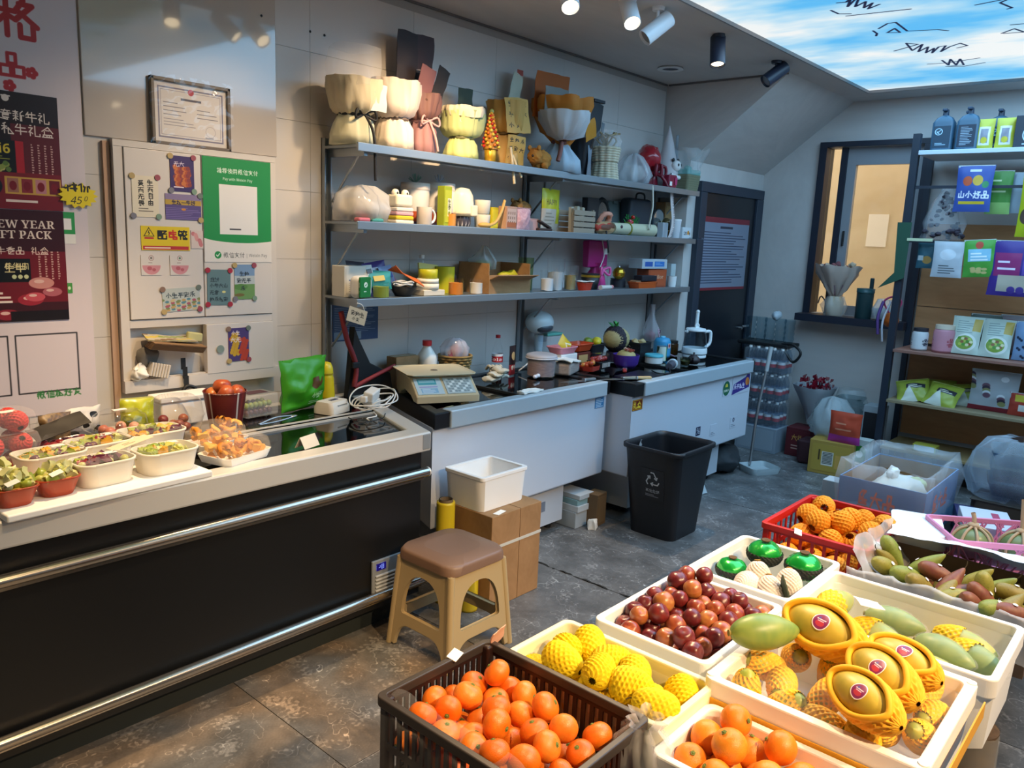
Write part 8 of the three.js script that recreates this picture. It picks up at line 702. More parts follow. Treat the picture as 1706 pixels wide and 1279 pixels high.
{ const b = T('trash_bin', 'large black square plastic bin with a white recycling mark', 'bin', [4.06, 0, -2.275]), m = M('#181b22', 0.45); P(b, 'bin_body', loft([ring(0.32, 0.3, 0.05, 0, 48), ring(0.44, 0.37, 0.05, 0.52, 48), ring(0.47, 0.4, 0.06, 0.522, 48), ring(0.47, 0.4, 0.06, 0.545, 48), ring(0.44, 0.37, 0.05, 0.546, 48), ring(0.42, 0.35, 0.05, 0.52, 48), ring(0.3, 0.28, 0.05, 0.01, 48)], true, true), m);
  const t = cv(160, 200, (x) => { fillR(x, '#1b1e25', 0, 0, 160, 200); x.strokeStyle = '#c8ccd0'; x.lineWidth = 8; x.lineJoin = 'round'; for (let i = 0; i < 3; i++) { x.save(); x.translate(80, 70); x.rotate(i * 2.094); x.beginPath(); x.moveTo(-14, -46); x.lineTo(8, -46); x.lineTo(26, -14); x.stroke(); x.beginPath(); x.moveTo(34, -22); x.lineTo(28, -4); x.lineTo(12, -14); x.stroke(); x.restore(); } cjk(x, '其他垃圾', 32, 132, 23, '#b9bdc4', 0.1); lines(x, '#8a8e96', 30, 168, 100, 2, 9, 4); }); const mk = P(b, 'recycling_mark', bx(0.15, 0.185, 0.001), MT(t, 0.45), [-0.2, 0.33, 0.02]); mk.rotation.set(0.115, -PI / 2, 0, 'YXZ'); P(b, 'side_label', bx(0.001, 0.05, 0.02), PAPER, [0.2195, 0.47, 0.1], [0, 0, -0.11]); P(b, 'splash', bump(sp(0.02, -0.06, 0.5, -0.165, 0.5, 2, 0.2, 12), 0.012, 40, 3), M('#a8aeb4', 0.5)); }
pack('carton', 'small brown carton tucked under the freezer beside the bin', 'carton', 3.83, 0, -2.62, 0.11, 0.2, 0.09, '#6a5236', 0.1, '#725a3c');
{ const b = T('paper_stack', 'stack of white paper boxes under the freezer edge', 'boxes', [3.73, 0, -2.74]); [[0.1, '#aeb6bc'], [0.04, '#c4cbd0'], [0.035, '#8ab0b8'], [0.03, '#bcc4ca']].reduce((y, [h, c], i) => { P(b, 'paper_box', bx(0.14, h - 0.002, 0.2, i * 0.006, y + h / 2, i % 2 * 0.01, 0.002), M(c, 0.6)); return y + h; }, 0); }
O('torn_paper', 'crumpled white paper scrap by the small carton', 'paper scrap', bump(bx(0.06, 0.05, 0.05, 0, 0.03, 0, 0.01), 0.02, 30, 2), PAPER, [3.75, 0.0, -2.57]);
{ const b = T('long_dustpan', 'pale dustpan with a long steel handle leaning by the freezer end', 'dustpan', [5.72, 0, -2.42], -0.5); P(b, 'pan', loft([ring(0.24, 0.2, 0.03, 0, 32), ring(0.26, 0.22, 0.03, 0.05, 32), ring(0.24, 0.2, 0.025, 0.05, 32), ring(0.22, 0.18, 0.02, 0.012, 32)], true, true), M('#a9b4b8', 0.5)); P(b, 'handle', tb([[-0.02, 0.03, -0.09], [0.02, 0.45, -0.11], [0.08, 0.78, -0.13]], 0.011, 12, 10), STEEL); P(b, 'grip', tb([[0.08, 0.76, -0.13], [0.11, 0.95, -0.14]], 0.016, 6, 10), M('#b0b4b6', 0.4)); }
O('grey_sack', 'dark grey sack lying under the end of the second freezer', 'sack', bump(sp(0.13, 0, 0.1, 0, 1.2, 0.8, 0.9, 26), 0.03, 9, 5), M('#2c3136', 0.7), [5.5, 0.0, -2.62]);
O('cloth_rag', 'small white cloth rag on the floor by the black freezer foot', 'rag', bump(new THREE.ConeGeometry(0.05, 0.09, 16, 4).translate(0, 0.045, 0), 0.012, 24, 1), M('#b4bcc0', 0.8), [4.9, 0.0, -2.48]);

// ---------------------------------------------------------------- far corner
const bottleG = la([[0.001, 0], [0.03, 0], [0.032, 0.01], [0.03, 0.05], [0.032, 0.1], [0.03, 0.15], [0.013, 0.19], [0.013, 0.2]], 14), bandG2 = cy(0.0328, 0.0328, 0.05, 0, 0.055, 0, 14, true), capG = cy(0.0145, 0.0145, 0.016, 0, 0.198, 0, 10);
const bandT = MT(cv(64, 32, (x) => { fillR(x, '#c2c8ce', 0, 0, 64, 14); fillR(x, '#a02838', 0, 14, 64, 18); blob(x, '#2a3040', 32, 7, 5); lines(x, '#e8d8dc', 12, 22, 40, 1, 4, 4); }), 0.4), bM = clear('#dfe9f2', 0.05);
[['bottom shrink-wrapped pack of water bottles in the corner', 0.215], ['middle shrink-wrapped pack of water bottles in the corner', 0.44], ['top shrink-wrapped pack of water bottles in the corner', 0.665]].forEach(([l, y]) => { const b = T('water_pack', l, 'bottle pack', [6.5, y, -2.72], 0, 'packs of bottled water'); for (let i = 0; i < 3; i++) for (let j = 0; j < 5; j++) { const o = P(b, 'bottle', bottleG, bM, [-0.14 + i * 0.07, 0.002, -0.15 + j * 0.07]); P(o, 'label_band', bandG2, bandT); P(o, 'bottle_cap', capG, WHITE); } P(b, 'shrink_film', bx(0.222, 0.2, 0.36, -0.07, 0.105, -0.01, 0.02), film('#dfe6ee', 0.06, 0.1)); });
pack('grey_carton', 'pale grey carton under the packs of water', 'carton', 6.43, 0, -2.73, 0.36, 0.212, 0.25, '#8d98a4', -PI / 2, '#98a3ae');
pack('red_gift_carton', 'dark red carton with yellow edge on the floor in the corner', 'carton', 6.5, 0, -2.4, 0.2, 0.24, 0.22, '#5a1820', -PI / 2, cv(96, 96, (x) => { fillR(x, '#5e1a22', 0, 0, 96, 96); cjk(x, '大礼', 20, 16, 26, '#c89a4a', 0.12); lines(x, '#c89a8a', 20, 60, 56, 2, 12, 5); }));
O('maroon_sack', 'folded maroon sack leaning on the red carton', 'sack', bump(bx(0.16, 0.2, 0.14, 0, 0.1, 0, 0.03), 0.014, 12, 2), M('#3c1a20', 0.6), [6.3, 0, -2.27]);
pack('yellow_carton', 'open yellow carton with a barcode on the floor', 'carton', 6.16, 0, -2.02, 0.32, 0.26, 0.22, '#a8863a', -PI / 2 + 0.12, cv(128, 100, (x) => { fillR(x, '#b0903c', 0, 0, 128, 100); fillR(x, '#d8d4c8', 34, 26, 40, 52); for (let i = 0; i < 9; i++) fillR(x, '#2a2824', 37, 29 + i * 5, 34, 2.6); fillR(x, '#4a3a1c', 22, 20, 6, 40); fillR(x, '#c89a4a', 80, 34, 36, 50); }));
O('orange_pouch', 'orange plastic pouch with a magenta bottom on the yellow carton', 'pouch', mg(pillow(0.24, 0.24, 0.07, 14, 4)), MT(cv(64, 64, (x) => { fillR(x, '#b8442a', 0, 0, 64, 64); fillR(x, '#a8308a', 0, 48, 64, 16); lines(x, '#d88a6a', 14, 22, 36, 2, 12, 3); }), 0.4), [6.1, 0.38, -1.94], [0, -PI / 2, 0]);
{ const b = T('cup_stack', 'stacks of clear plastic cups on a dark tray above the water packs', 'cups', [6.5, 0.884, -2.78]); P(b, 'tray', bx(0.26, 0.03, 0.44, 0, 0.016, 0, 0.008), BLACK); for (let i = 0; i < 5; i++) P(b, 'cup_column', la([[0.001, 0.032], [0.034, 0.032], ...Array.from({ length: 8 }, (_, k) => [k % 2 ? 0.046 : 0.04, 0.05 + k * 0.022]), [0.044, 0.23]], 18), clear('#d6e4ea', 0.06), [0.02 * (i % 2), 0, -0.17 + i * 0.085]); P(b, 'black_strap', tb([[-0.1, 0.03, 0.16], [-0.12, 0.04, 0.26], [-0.14, -0.02, 0.34], [-0.13, -0.1, 0.28], [-0.12, -0.02, 0.2]], 0.012, 26, 6), BLACK); P(b, 'striped_bag', bump(sp(0.05, 0.02, 0.25, 0.04, 1, 0.8, 0.8, 14), 0.014, 26, 2), M('#b9c4cc', 0.4)); }
{ const b = T('foil_tinsel', 'crinkled red foil bouquet in a white paper cone', 'bouquet', [6.55, 0.26, -2.36]); P(b, 'paper_cone', wrapGeo([[0.02, 0], [0.08, 0.14], [0.15, 0.28], [0.17, 0.33]], 30, 0.016, 6, 3), M('#a8adb4', 0.6, fade)); seed = 44; P(b, 'red_foil', mg(...Array.from({ length: 70 }, () => { const a = rr(0, 6.28), r = rr(0, 0.13), y = 0.3 + rr(0, 0.1); return bump(bx(0.05, 0.03, 0.002, Math.cos(a) * r, y, Math.sin(a) * r), 0.02, 20, rnd() * 9); })), M('#a01c34', 0.25, { metalness: 0.4, side: THREE.DoubleSide })); }
{ const b = T('plastic_bag', 'large clear bag of crumpled film on the maroon sack', 'plastic bag', [6.3, 0.25, -2.12]); P(b, 'film', wrapGeo([[0.001, 0], [0.12, 0.01], [0.15, 0.1], [0.13, 0.22], [0.08, 0.3], [0.001, 0.32]], 36, 0.028, 7, 2), film('#c8d4d8', 0.1, 0.4)); P(b, 'inner_film', bump(sp(0.1, 0, 0.13, 0, 1, 1, 1, 18), 0.04, 14, 2), film('#e6eef0', 0.1, 0.3)); }
{ const b = T('container_stack', 'tall stack of clear food containers in a bag by the rack', 'containers', [6.6, 0, -2.08]); for (let i = 0; i < 9; i++) P(b, 'container', tub(0.16, 0.16, 0.2, 0.2, 0.05, 0.003, 0.03, 0.005, 24), clear('#b8c8cc', 0.08), [0, 0.02 + i * 0.058, 0]); P(b, 'bag_film', wrapGeo([[0.11, 0.0], [0.14, 0.2], [0.13, 0.5], [0.09, 0.6]], 28, 0.016, 6, 4), film('#c2d2d6', 0.1, 0.25)); P(b, 'base_card', bx(0.2, 0.015, 0.2, 0, 0.008, 0), CARD); }
// ---------------------------------------------------------------- window sill
{ const b = T('dried_bouquet', 'dried bouquet in crumpled cream paper on the window sill', 'bouquet', [6.69, 1.32, -2.33]); P(b, 'paper_wrap', wrapGeo([[0.02, 0], [0.07, 0.06], [0.15, 0.18], [0.17, 0.26]], 36, 0.024, 9, 3), M('#c2b0a4', 0.7, fade)); P(b, 'pink_paper', wrapGeo([[0.02, 0.02], [0.08, 0.1], [0.11, 0.22]], 30, 0.02, 7, 5), M('#8a6a76', 0.7, fade)); seed = 15; for (let k = 0; k < 14; k++) P(b, 'dried_flower', bump(sp(0.024, 0, 0, 0, 1, 1, 1, 10), 0.01, 40, k), M(k % 2 ? '#7a4a50' : '#b8a890', 0.9), [rr(-0.08, 0.08), 0.22 + rr(0, 0.05), rr(-0.1, 0.1)]); const v = T('vase_bag', 'clear bag with a beige pot standing under the dried bouquet', 'pot', [6.69, WIN.y0, -2.33]); P(v, 'pot', la([[0.001, 0], [0.06, 0], [0.07, 0.12], [0.05, 0.16], [0.001, 0.15]], 24), M('#b8a284', 0.6)); P(v, 'bag_film', wrapGeo([[0.08, 0.0], [0.1, 0.08], [0.06, 0.16]], 26, 0.014, 7, 1), film('#e8e4dc', 0.1, 0.3)); P(v, 'handle', tb([[0, 0.1, -0.07], [0, 0.15, -0.12], [0, 0.09, -0.14]], 0.006, 12, 5), M('#4a3a34', 0.6)); }
{ const b = T('steel_tumbler', 'dark teal tumbler with a flip lid on the window sill', 'tumbler', [6.67, WIN.y0, -2.09]); P(b, 'tumbler_body', la([[0.001, 0], [0.062, 0], [0.065, 0.2], [0.06, 0.205]], 26), M('#1d3c40', 0.4)); P(b, 'lid', la([[0.068, 0.205], [0.068, 0.24], [0.001, 0.245]], 26), M('#22484c', 0.4)); P(b, 'flip_tab', bx(0.02, 0.09, 0.03, 0, 0.28, 0.04, 0.006), M('#1a3438', 0.4)); }
{ const b = T('plastic_bag', 'clear crinkled bag on the window sill beside the tumbler', 'plastic bag', [6.69, WIN.y0, -1.95]); P(b, 'film', wrapGeo([[0.001, 0], [0.07, 0.01], [0.08, 0.09], [0.05, 0.16], [0.001, 0.17]], 28, 0.018, 8, 2), film('#dfe6ea', 0.08, 0.4)); P(b, 'contents', bump(sp(0.05, 0, 0.06, 0, 1, 1, 1, 14), 0.02, 22, 1), M('#7a828a', 0.6)); }
// ---------------------------------------------------------------- goods rack against the back wall
{ const r = T('goods_rack', 'dark steel goods rack with brown back boards and wooden shelves', 'rack'), m = M('#1c2634', 0.45), wd = MT(mottle('#b07c50', '#c48e60', 96, 4), 0.65), z0 = -1.75, z1 = -0.35;
  for (const z of [z0, z1]) { P(r, 'post', bxx(6.28, 6.325, 0, 2.54, z - 0.025, z + 0.025), m); P(r, 'post', bxx(6.7, 6.735, 0, 2.4, z - 0.02, z + 0.02), m); }
  P(r, 'top_shelf', mg(bxx(6.255, 6.74, 2.39, 2.42, z0 + 0.03, z1, 0.003)), M('#c2d0dc', 0.4)); [[1.0, '#8a5f52'], [0.62, '#8a7a5e'], [0.26, '#8f7850']].forEach(([y, c]) => P(r, 'wooden_shelf', bxx(6.26, 6.74, y - 0.022, y, z0 + 0.03, z1, 0.003), M(c, 0.6)));
  [[0.29, 0.6], [0.64, 0.98], [1.02, 1.3], [1.305, 1.62], [1.625, 1.93]].forEach(([a, b]) => P(r, 'back_board', bxx(6.742, 6.76, a, b, z0 + 0.03, z1), wd)); P(r, 'hook_bar', mg(bxx(6.3, 6.316, 1.78, 1.8, z0 + 0.026, z1), bxx(6.3, 6.316, 2.16, 2.18, z0 + 0.026, z1)), m); P(r, 'price_rail', bxx(6.255, 6.258, 1.79, 1.81, -1.72, -1.55), M('#c2cca8', 0.5)); }
const onRack = (name, label, cat, X, y, z, geo, mat, extra) => { const b = T(name, label, cat, [X, y, z], -PI / 2); P(b, 'pack_body', geo, mat); (extra || []).forEach((e) => P(b, ...e)); return b; };
const print = (w, h, bg, f) => MT(cv(w, h, (x) => { fillR(x, bg, 0, 0, w, h); f(x); }), 0.4);
const bot = loft([ring(0.14, 0.09, 0.02, 0), ring(0.14, 0.09, 0.02, 0.2), ring(0.1, 0.07, 0.025, 0.235), ring(0.045, 0.045, 0.02, 0.25)], true, true), botL = print(96, 140, '#20384a', (x) => { x.strokeStyle = '#a8c8d8'; x.lineWidth = 5; x.beginPath(); x.arc(30, 36, 20, 0, 7); x.moveTo(18, 46); x.lineTo(42, 26); x.moveTo(18, 34); x.lineTo(34, 50); x.stroke(); lines(x, '#8aa8b8', 14, 108, 66, 2, 9, 5); });
[[6.42, -1.615, 'dark soap bottle with a round white emblem at the rack end'], [6.41, -1.455, 'dark soap bottle with a printed back label'], [6.58, -1.5, 'dark soap bottle behind the other two'], [6.58, -1.3, 'dark soap bottle behind the yellow packs']].forEach(([X, z, l], i) => onRack('pump_bottle', l, 'bottle', X, 2.421, z, bot, M('#3a5a70', 0.3), [['label', bx(0.11, 0.15, 0.001, 0, 0.1, 0.0456), i === 1 ? print(96, 140, '#1c2a3c', (x) => lines(x, '#a8bccc', 14, 14, 66, 12, 10, 3)) : botL], ['pump', mg(cy(0.02, 0.018, 0.03, 0, 0.25, 0, 14), bx(0.03, 0.018, 0.07, 0, 0.285, 0.015, 0.005)), M('#22344a', 0.4)]]));
[[-1.35, 'upright yellow laundry pack with a white window'], [-1.225, 'second yellow laundry pack beside the black box']].forEach(([z, l], i) => onRack('laundry_pack', l, 'pack', 6.4, 2.421 + 0.105, z, pillow(0.118, 0.21, 0.06, 12, i + 2), print(80, 140, '#b8b83a', (x) => { fillR(x, '#d8d6cc', 18, 36, 48, 82); fillR(x, '#8a8a94', 26, 46, 32, 62); blob(x, '#c8b83a', 42, 96, 14); }), [['seal_strip', bx(0.112, 0.012, 0.003, 0, 0.099, 0), M('#d2d06a', 0.4)]]));
onRack('black_carton', 'black carton with a round white emblem on the top shelf of the rack', 'carton', 6.42, 2.421, -1.07, bx(0.19, 0.215, 0.12, 0, 0.108, 0, 0.004), M('#1d2836', 0.4), [['emblem', bx(0.15, 0.15, 0.001, 0, 0.09, 0.0608), print(96, 96, '#1d2836', (x) => { x.strokeStyle = '#b0c4d2'; x.lineWidth = 5; x.beginPath(); x.arc(54, 48, 34, 0, 7); x.stroke(); txt(x, 'Smile', 28, 52, 20, '#b0c4d2'); lines(x, '#b0c4d2', 20, 84, 60, 1, 6, 5); })]]);
const hang = (label, X, z, y0, w, h, mat, d = 0.035, tilt = 0) => { const b = onRack('snack_bag', label, 'bag', X, y0 + h / 2, z, pillow(w, h, d, 14, z * 7), mat, [['header_strip', bx(w * 0.96, 0.014, 0.003, 0, h / 2 - 0.006, 0), M('#b9c2c4', 0.4)]]); b.rotation.z = tilt; };
hang('blue hawthorn snack bag with cartoon fruit hanging on the rack', 6.27, -1.34, 1.84 + 0.16, 0.23, 0.31, print(128, 160, '#34509a', (x) => { fillR(x, '#c8d0e0', 44, 14, 40, 8); blob(x, '#b8502c', 40, 54, 17); blob(x, '#c8a83a', 76, 52, 18); blob(x, '#3a8a5a', 104, 66, 12); cjk(x, '山小好品', 10, 88, 26, '#e6eaf4', 0.16); fillR(x, '#c8b02c', 16, 124, 92, 10); }));
hang('green snack bag hanging behind the blue one', 6.36, -1.2, 1.99, 0.15, 0.29, print(64, 96, '#4a8a3c', (x) => { fillR(x, '#8ab86a', 0, 70, 64, 26); lines(x, '#c8dcb0', 10, 20, 40, 3, 12, 4); })); hang('pale blue snack bag hanging behind the green one', 6.4, -1.09, 2.0, 0.12, 0.27, M('#9ab0c0', 0.4)); hang('yellow-green snack bag with a red badge hanging on the rack', 6.28, -0.96, 1.84, 0.2, 0.45, print(96, 200, '#a8b41c', (x) => { blob(x, '#b8341e', 60, 70, 40, 1.2); cjk(x, '香品', 34, 44, 26, '#f4ecd8', 0.14); blob(x, '#4a3a34', 24, 140, 18, 1.3); }), 0.06);
hang('white powder snack bag with small grey print hanging on the rack', 6.27, -1.44, 1.545, 0.2, 0.25, print(96, 120, '#b4bcc4', (x) => { lines(x, '#4a545c', 22, 80, 54, 4, 8, 3); blob(x, '#c8d0d8', 48, 44, 26, 0.7); })); hang('green snack pouch with a strawberry print hanging on the rack', 6.27, -1.245, 1.56, 0.2, 0.255, print(96, 120, '#4a9a3c', (x) => { fillR(x, '#8ac0d8', 14, 30, 70, 40); blob(x, '#b8442c', 48, 18, 12); lines(x, '#e8f0f4', 22, 42, 54, 3, 10, 5); for (let i = 0; i < 8; i++) blob(x, '#c8b87a', 30 + (i * 17) % 50, 92 + (i * 7) % 16, 9, 0.5); }), 0.035, 0.08); hang('large purple snack bag with a clear window hanging on the rack', 6.27, -1.01, 1.445, 0.33, 0.37, print(160, 180, '#3c2a82', (x) => { fillR(x, '#8a2a6a', 10, 40, 80, 76); lines(x, '#e4dcec', 20, 66, 60, 2, 22, 7); fillR(x, '#b8b0a0', 26, 112, 100, 54); fillR(x, '#5a4aa8', 96, 30, 54, 80); blob(x, '#4a3a90', 70, 160, 12); blob(x, '#4a3a90', 96, 160, 12); }), 0.05); hang('teal snack bag with a tan print at the rack end', 6.35, -1.6, 1.6, 0.13, 0.2, print(64, 80, '#2c5a6a', (x) => { blob(x, '#a8844a', 36, 56, 16, 0.7); fillR(x, '#b8c4c8', 4, 44, 20, 14); }));
{ const b = T('dried_flower_bag', 'clear bag of dark dried flowers hanging at the rack end', 'bag', [6.4, 1.82, -1.53]); seed = 27; P(b, 'dried_flowers', mg(...Array.from({ length: 50 }, () => { const a = rr(0, 6.28), t = rr(0, 1), q = (1 - t) * 0.13; return bump(sp(rr(0.012, 0.026), Math.cos(a) * q * 0.5, t * 0.34, Math.sin(a) * q, 1.2, 0.7, 1, 8), 0.008, 40, rnd() * 9); })), M('#3c3440', 0.8)); P(b, 'bag_film', wrapGeo([[0.001, -0.02], [0.12, -0.01], [0.13, 0.1], [0.08, 0.26], [0.03, 0.36]], 28, 0.02, 7, 2).scale(0.5, 1, 1), film('#d8dee6', 0.08, 0.22)); }
[[6.38, -1.575, 0.055, 0.165, 'white labelled jar with a dark lid on the rack shelf', '#2a2c34', '#cfd2d4', '#3a3e4a'], [6.41, -1.425, 0.07, 0.2, 'pink jar of marshmallows with a cream lid', '#d8c8b4', '#c88a98', '#a84a58']].forEach(([X, z, r, h, l, lid, c, ink]) => onRack('candy_jar', l, 'jar', X, 1.001, z, la([[0.001, 0], [r, 0], [r * 1.02, h * 0.1], [r * 1.02, h * 0.75], [r * 0.85, h * 0.86]], 26), M(c, 0.4), [['jar_lid', cy(r * 0.92, r * 0.92, h * 0.15, 0, h * 0.85, 0, 26), M(lid, 0.4)], ['label', cy(r * 1.03, r * 1.03, h * 0.4, 0, h * 0.18, 0, 26, true), MT(cv(128, 48, (x) => { fillR(x, c, 0, 0, 128, 48); for (const o of [6, 70]) { cjk(x, '品小', o + 6, 6, 17, ink, 0.15); cjk(x, '香生', o + 6, 26, 17, ink, 0.15); } }), 0.4)]]));
const noodle = print(128, 150, '#b4c0b4', (x) => { lines(x, '#7a8a86', 24, 20, 70, 6, 9, 3); blob(x, '#d8dcd4', 70, 106, 46, 0.75); blob(x, '#7a9a3c', 66, 106, 38, 0.7); for (let i = 0; i < 12; i++) blob(x, ['#4a8a2c', '#a8b84a', '#8a5a34', '#d8d4a8'][i % 4], 42 + (i * 23) % 54, 90 + (i * 11) % 32, 8, 0.7); fillR(x, '#b89a3a', 90, 10, 34, 50); });
[[6.43, -1.29, 'noodle packet with a green salad bowl print leaning beside the jars'], [6.43, -1.095, 'second noodle packet with a green salad bowl print']].forEach(([X, z, l]) => { const b = onRack('noodle_pack', l, 'pack', X, 1.14, z, pillow(0.2, 0.28, 0.05, 12, z * 5), noodle, [['seal_strip', bx(0.19, 0.012, 0.003, 0, 0.132, 0), M('#9aa8a4', 0.4)]]); b.rotation.set(0, -PI / 2, 0); b.children.forEach((c) => c.rotation.x = -0.35); }); hang('olive and dark snack bag standing behind the noodle packets', 6.6, -1.2, 1.03, 0.22, 0.26, M('#4a5a52', 0.4)); hang('grey-pink snack bag with a red patch behind the noodle packets', 6.6, -1.02, 1.03, 0.2, 0.27, print(64, 80, '#8f8488', (x) => fillR(x, '#8a2a3a', 12, 10, 30, 14))); hang('light blue spotted snack bag beside the noodle packets', 6.42, -0.89, 1.005, 0.2, 0.27, print(96, 120, '#7a9ac0', (x) => { for (let i = 0; i < 22; i++) blob(x, '#22304a', 10 + (i * 31) % 76, 50 + (i * 19) % 62, 4); fillR(x, '#a8c0d8', 30, 8, 60, 30); }), 0.05);
const gbag = print(96, 96, '#9aa63c', (x) => { fillR(x, '#34343c', 30, 30, 56, 20); x.fillStyle = '#d2d6c8'; x.beginPath(); x.moveTo(8, 96); x.lineTo(40, 40); x.lineTo(60, 96); x.fill(); lines(x, '#dfe0c8', 36, 36, 44, 2, 7, 3); });
[[6.4, -1.58, 'puffy green crisp bag at the post end of the lower rack shelf', 0.3], [6.38, -1.37, 'puffy green crisp bag in front of another on the lower rack shelf', -0.15], [6.57, -1.45, 'puffy green crisp bag at the back of the lower rack shelf', 0.1], [6.55, -1.25, 'puffy green crisp bag behind the milk snack bag', 0.2]].forEach(([X, z, l, a], i) => { const b = onRack('crisp_bag', l, 'bag', X, 0.69, z, pillow(0.23, 0.2, 0.1, 14, i + 3), gbag, [['bag_crimp', bx(0.21, 0.012, 0.003, 0, 0.094, 0), M('#b4bc6a', 0.4)]]); b.children.forEach((c) => { c.rotation.set(-0.75, 0, a, 'XYZ'); }); b.children[1].position.set(0, 0.002, 0); });
hang('white milk snack bag with black patches and a red base', 6.42, -1.06, 0.622, 0.31, 0.29, print(128, 120, '#a8aeb4', (x) => { for (let i = 0; i < 16; i++) blob(x, ['#34283a', '#6a4a5a', '#d8dce0', '#8a8a5a'][i % 4], (i * 43) % 128, 16 + (i * 29) % 80, 11, 0.7); fillR(x, '#7a1e2c', 0, 106, 128, 14); }), 0.06); hang('red and yellow snack pack on the lower rack shelf', 6.4, -0.85, 0.622, 0.22, 0.16, print(64, 48, '#a83a2c', (x) => { fillR(x, '#c8b83a', 10, 4, 40, 14); fillR(x, '#d8d4d0', 18, 24, 24, 14); }));
pack('yellow_flat_box', 'small yellow and white flat box on the bottom rack shelf', 'box', 6.36, 0.262, -1.43, 0.16, 0.05, 0.1, '#a8a03a', -PI / 2, '#c8cccc'); pack('white_appliance_box', 'white box behind the rack post near the floor', 'box', 6.55, 0.0, -1.5, 0.2, 0.23, 0.16, '#aab2b8', -PI / 2, '#bac2c8');
pack('green_label_box', 'white box with a green arch label by the rack foot', 'box', 6.2, 0.0, -1.83, 0.13, 0.3, 0.1, '#b4bcb8', -PI / 2, cv(64, 128, (x) => { fillR(x, '#b4bcb8', 0, 0, 64, 128); x.fillStyle = '#2a7a34'; x.beginPath(); x.arc(32, 34, 26, PI, 0); x.lineTo(58, 128); x.lineTo(6, 128); x.fill(); blob(x, '#d2dcd2', 32, 44, 15); lines(x, '#d2dcd2', 18, 80, 30, 3, 10, 5); })); pack('black_top_box', 'white box with a black lid behind the green label box', 'box', 6.5, 0.0, -1.85, 0.14, 0.52, 0.16, '#9aa2a8', -PI / 2, '#1c1e24');
{ const b = T('toy_cluster', 'orange pumpkin pail with pink string hanging at the rack post', 'toy', [6.4, 1.14, -1.8]); P(b, 'pumpkin', (() => { const g = sp(0.06, 0, 0.06, 0, 1, 0.95, 1, 28), p = g.attributes.position; for (let i = 0; i < p.count; i++) { const a = Math.atan2(p.getZ(i), p.getX(i)), k = 1 - 0.07 * Math.abs(Math.sin(a * 4)); p.setX(i, p.getX(i) * k); p.setZ(i, p.getZ(i) * k); } g.computeVertexNormals(); return g; })(), M('#c8621a', 0.5)); P(b, 'pink_ring', tb([[0, 0.11, -0.02], [-0.04, 0.2, -0.05], [-0.04, 0.24, 0.02], [0, 0.2, 0.06], [0, 0.12, 0.03]], 0.007, 30, 6), M('#c84a78', 0.5)); P(b, 'purple_string', tb([[-0.06, 0.2, -0.05], [-0.08, 0.08, -0.07], [-0.07, -0.05, -0.06]], 0.012, 16, 6), M('#5a3a7a', 0.6)); P(b, 'white_string', tb([[-0.05, 0.2, 0.0], [-0.09, 0.05, -0.03], [-0.08, -0.1, -0.02]], 0.008, 16, 6), M('#c2c0c8', 0.6)); }
O('green_pennant', 'dark green triangular cloth pennant hanging on the rack post', 'pennant', bump(ex(sh([[-0.04, 0.5], [0.06, 0.5], [0.05, 0.1], [-0.12, 0.02], [-0.02, 0.14]]), 0.004), 0.006, 10, 2), M('#1f4a38', 0.7), [6.262, 1.42, -1.76], [0, -PI / 2, 0]);
// ---------------------------------------------------------------- boxes at the end of the fruit table
{ const b = T('fruit_carton', 'open blue cardboard box lined with a clear bag, white cabbage bag inside', 'carton', [4.28, TY, -1.06]), w = 0.62, h = 0.27, d = 0.4, bm = MT(cv(256, 110, (x) => { fillR(x, '#4a7ab0', 0, 0, 256, 110); x.fillStyle = '#6a9ac8'; x.beginPath(); x.moveTo(0, 60); x.quadraticCurveTo(128, 20, 256, 76); x.lineTo(256, 110); x.lineTo(0, 110); x.fill(); cjk(x, '鱼大品', 60, 20, 36, '#d8603c', 0.15); }), 0.6);
  for (const s of [-1, 1]) { P(b, 'side_panel', bx(w, h, 0.006, 0, h / 2, s * (d / 2 - 0.003)), bm); P(b, 'end_panel', bx(0.006, h, d - 0.013, s * (w / 2 - 0.003), h / 2, 0), bm); P(b, 'inner_lining', bx(w - 0.014, h - 0.01, 0.002, 0, h / 2, s * (d / 2 - 0.0075)), CARD); P(b, 'inner_lining', bx(0.002, h - 0.01, d - 0.02, s * (w / 2 - 0.0075), h / 2, 0), CARD); } P(b, 'base', bx(w - 0.02, 0.006, d - 0.02, 0, 0.003, 0), CARD);
  P(b, 'liner_film', bump(loft([ring(w + 0.02, d + 0.02, 0.03, 0.1, 60), ring(w + 0.05, d + 0.05, 0.04, 0.26, 60), ring(w + 0.02, d + 0.02, 0.04, 0.35, 60), ring(w - 0.06, d - 0.06, 0.04, 0.32, 60), ring(w - 0.08, d - 0.08, 0.04, 0.2, 60)], false, false), 0.022, 9, 3), film('#e8eef4', 0.06, 0.22));
  const g = T('cabbage_bag', 'white plastic bag of pale cabbage inside the blue box', 'bag', [4.24, TY + 0.01, -1.06]); P(g, 'bag_body', bump(sp(0.17, 0, 0.13, 0, 1.2, 0.75, 0.8, 30), 0.03, 10, 4), M('#d8dad2', 0.6)); P(g, 'cabbage', bump(sp(0.06, 0.08, 0.2, 0.06, 1, 0.6, 1, 18), 0.012, 16, 2), M('#b8c48a', 0.6)); P(g, 'bag_knot', bump(sp(0.03, -0.04, 0.26, -0.02, 1, 1.2, 1, 12), 0.014, 30, 1), M('#e0e2de', 0.6)); }
pack('wine_carton', 'small carton with orange top print beside the blue box', 'carton', 4.12, TY, -1.33, 0.1, 0.2, 0.09, '#9aa8b0', 0, '#b8682c');
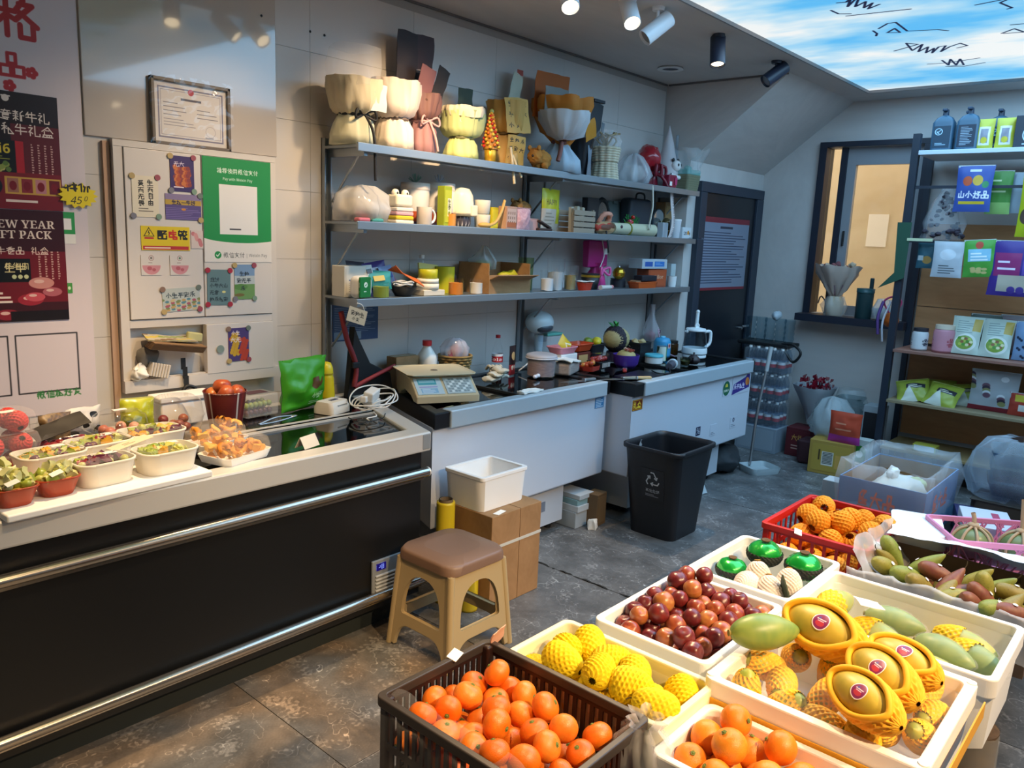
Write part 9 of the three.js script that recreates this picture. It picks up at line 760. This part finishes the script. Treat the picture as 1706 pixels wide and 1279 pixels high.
{ const b = T('container_bag', 'big clear bag of stacked food containers at the end of the table', 'containers', [4.68, TY + 0.16, -0.62]); for (let i = 0; i < 3; i++) P(b, 'container', tub(0.26, 0.2, 0.3, 0.24, 0.07, 0.003, 0.03, 0.006, 28), clear('#b4c4d2', 0.08), [0, 0.02 + i * 0.078, 0], [0, 0.2, 0]); P(b, 'bag_film', wrapGeo([[0.001, 0], [0.19, 0.0], [0.22, 0.1], [0.2, 0.22], [0.12, 0.3], [0.04, 0.31]], 44, 0.026, 8, 3), film('#c8d4e0', 0.08, 0.3)); const u = T('dark_crate_stack', 'dark open carton under the bag of food containers', 'carton', [4.66, TY, -0.62]); P(u, 'box_body', tub(0.36, 0.3, 0.36, 0.3, 0.155, 0.008, 0.006, 0, 24), M('#4a3c30', 0.8)); P(u, 'box_lip', bx(0.365, 0.004, 0.305, 0, 0.1555, 0), M('#3a3028', 0.8)); }
[['white flat carton with red oval print beside the pink basket', 4.06, -0.62, '#c2c4cc', '#a83a5a', 0.14], ['dark blue magazine bundle lying beside the blue box', 4.36, -0.7, '#2c2a5a', '#8a94a8', 0.06], ['black magazine bundle under the blue one', 4.36, -0.7, '#22222a', '#5a5a66', 0.0]].forEach(([l, x, z, c, p, y]) => { const b = T('flat_carton', l, 'carton', [x, TY + y, z], 0.3); P(b, 'box_body', bx(0.3, 0.055, 0.2, 0, 0.028, 0, 0.004), M(c, 0.5)); P(b, 'print_mark', mg(bx(0.08, 0.001, 0.03, -0.07, 0.0562, 0.04), bx(0.08, 0.001, 0.03, 0.05, 0.0562, 0.04)), M(p, 0.5)); });
{ const b = T('carton', 'plain brown carton under the flat white one', 'carton', [4.06, TY, -0.62], 0.3); P(b, 'box_body', bx(0.3, 0.136, 0.2, 0, 0.069, 0, 0.003), CARD); P(b, 'tape', bx(0.302, 0.002, 0.04, 0, 0.1375, 0), M('#a89878', 0.3)); }
{ const b = T('timber_post', 'short wrapped log standing under the deep foam box', 'log', [2.62, 0, -0.36]); P(b, 'log_body', bump(cy(0.08, 0.08, 0.29, 0, 0, 0, 26), 0.004, 14, 2), MT(mottle('#4a3828', '#6a5238', 64, 6), 0.85)); P(b, 'wrap_film', bump(cy(0.084, 0.084, 0.12, 0, 0.17, 0, 26, true), 0.006, 20, 1), film('#d8d4cc', 0.1, 0.3)); }
scene.traverse((o) => { if (o.isMesh) { o.castShadow = o.receiveShadow = true; } });
renderer.render(scene, camera);
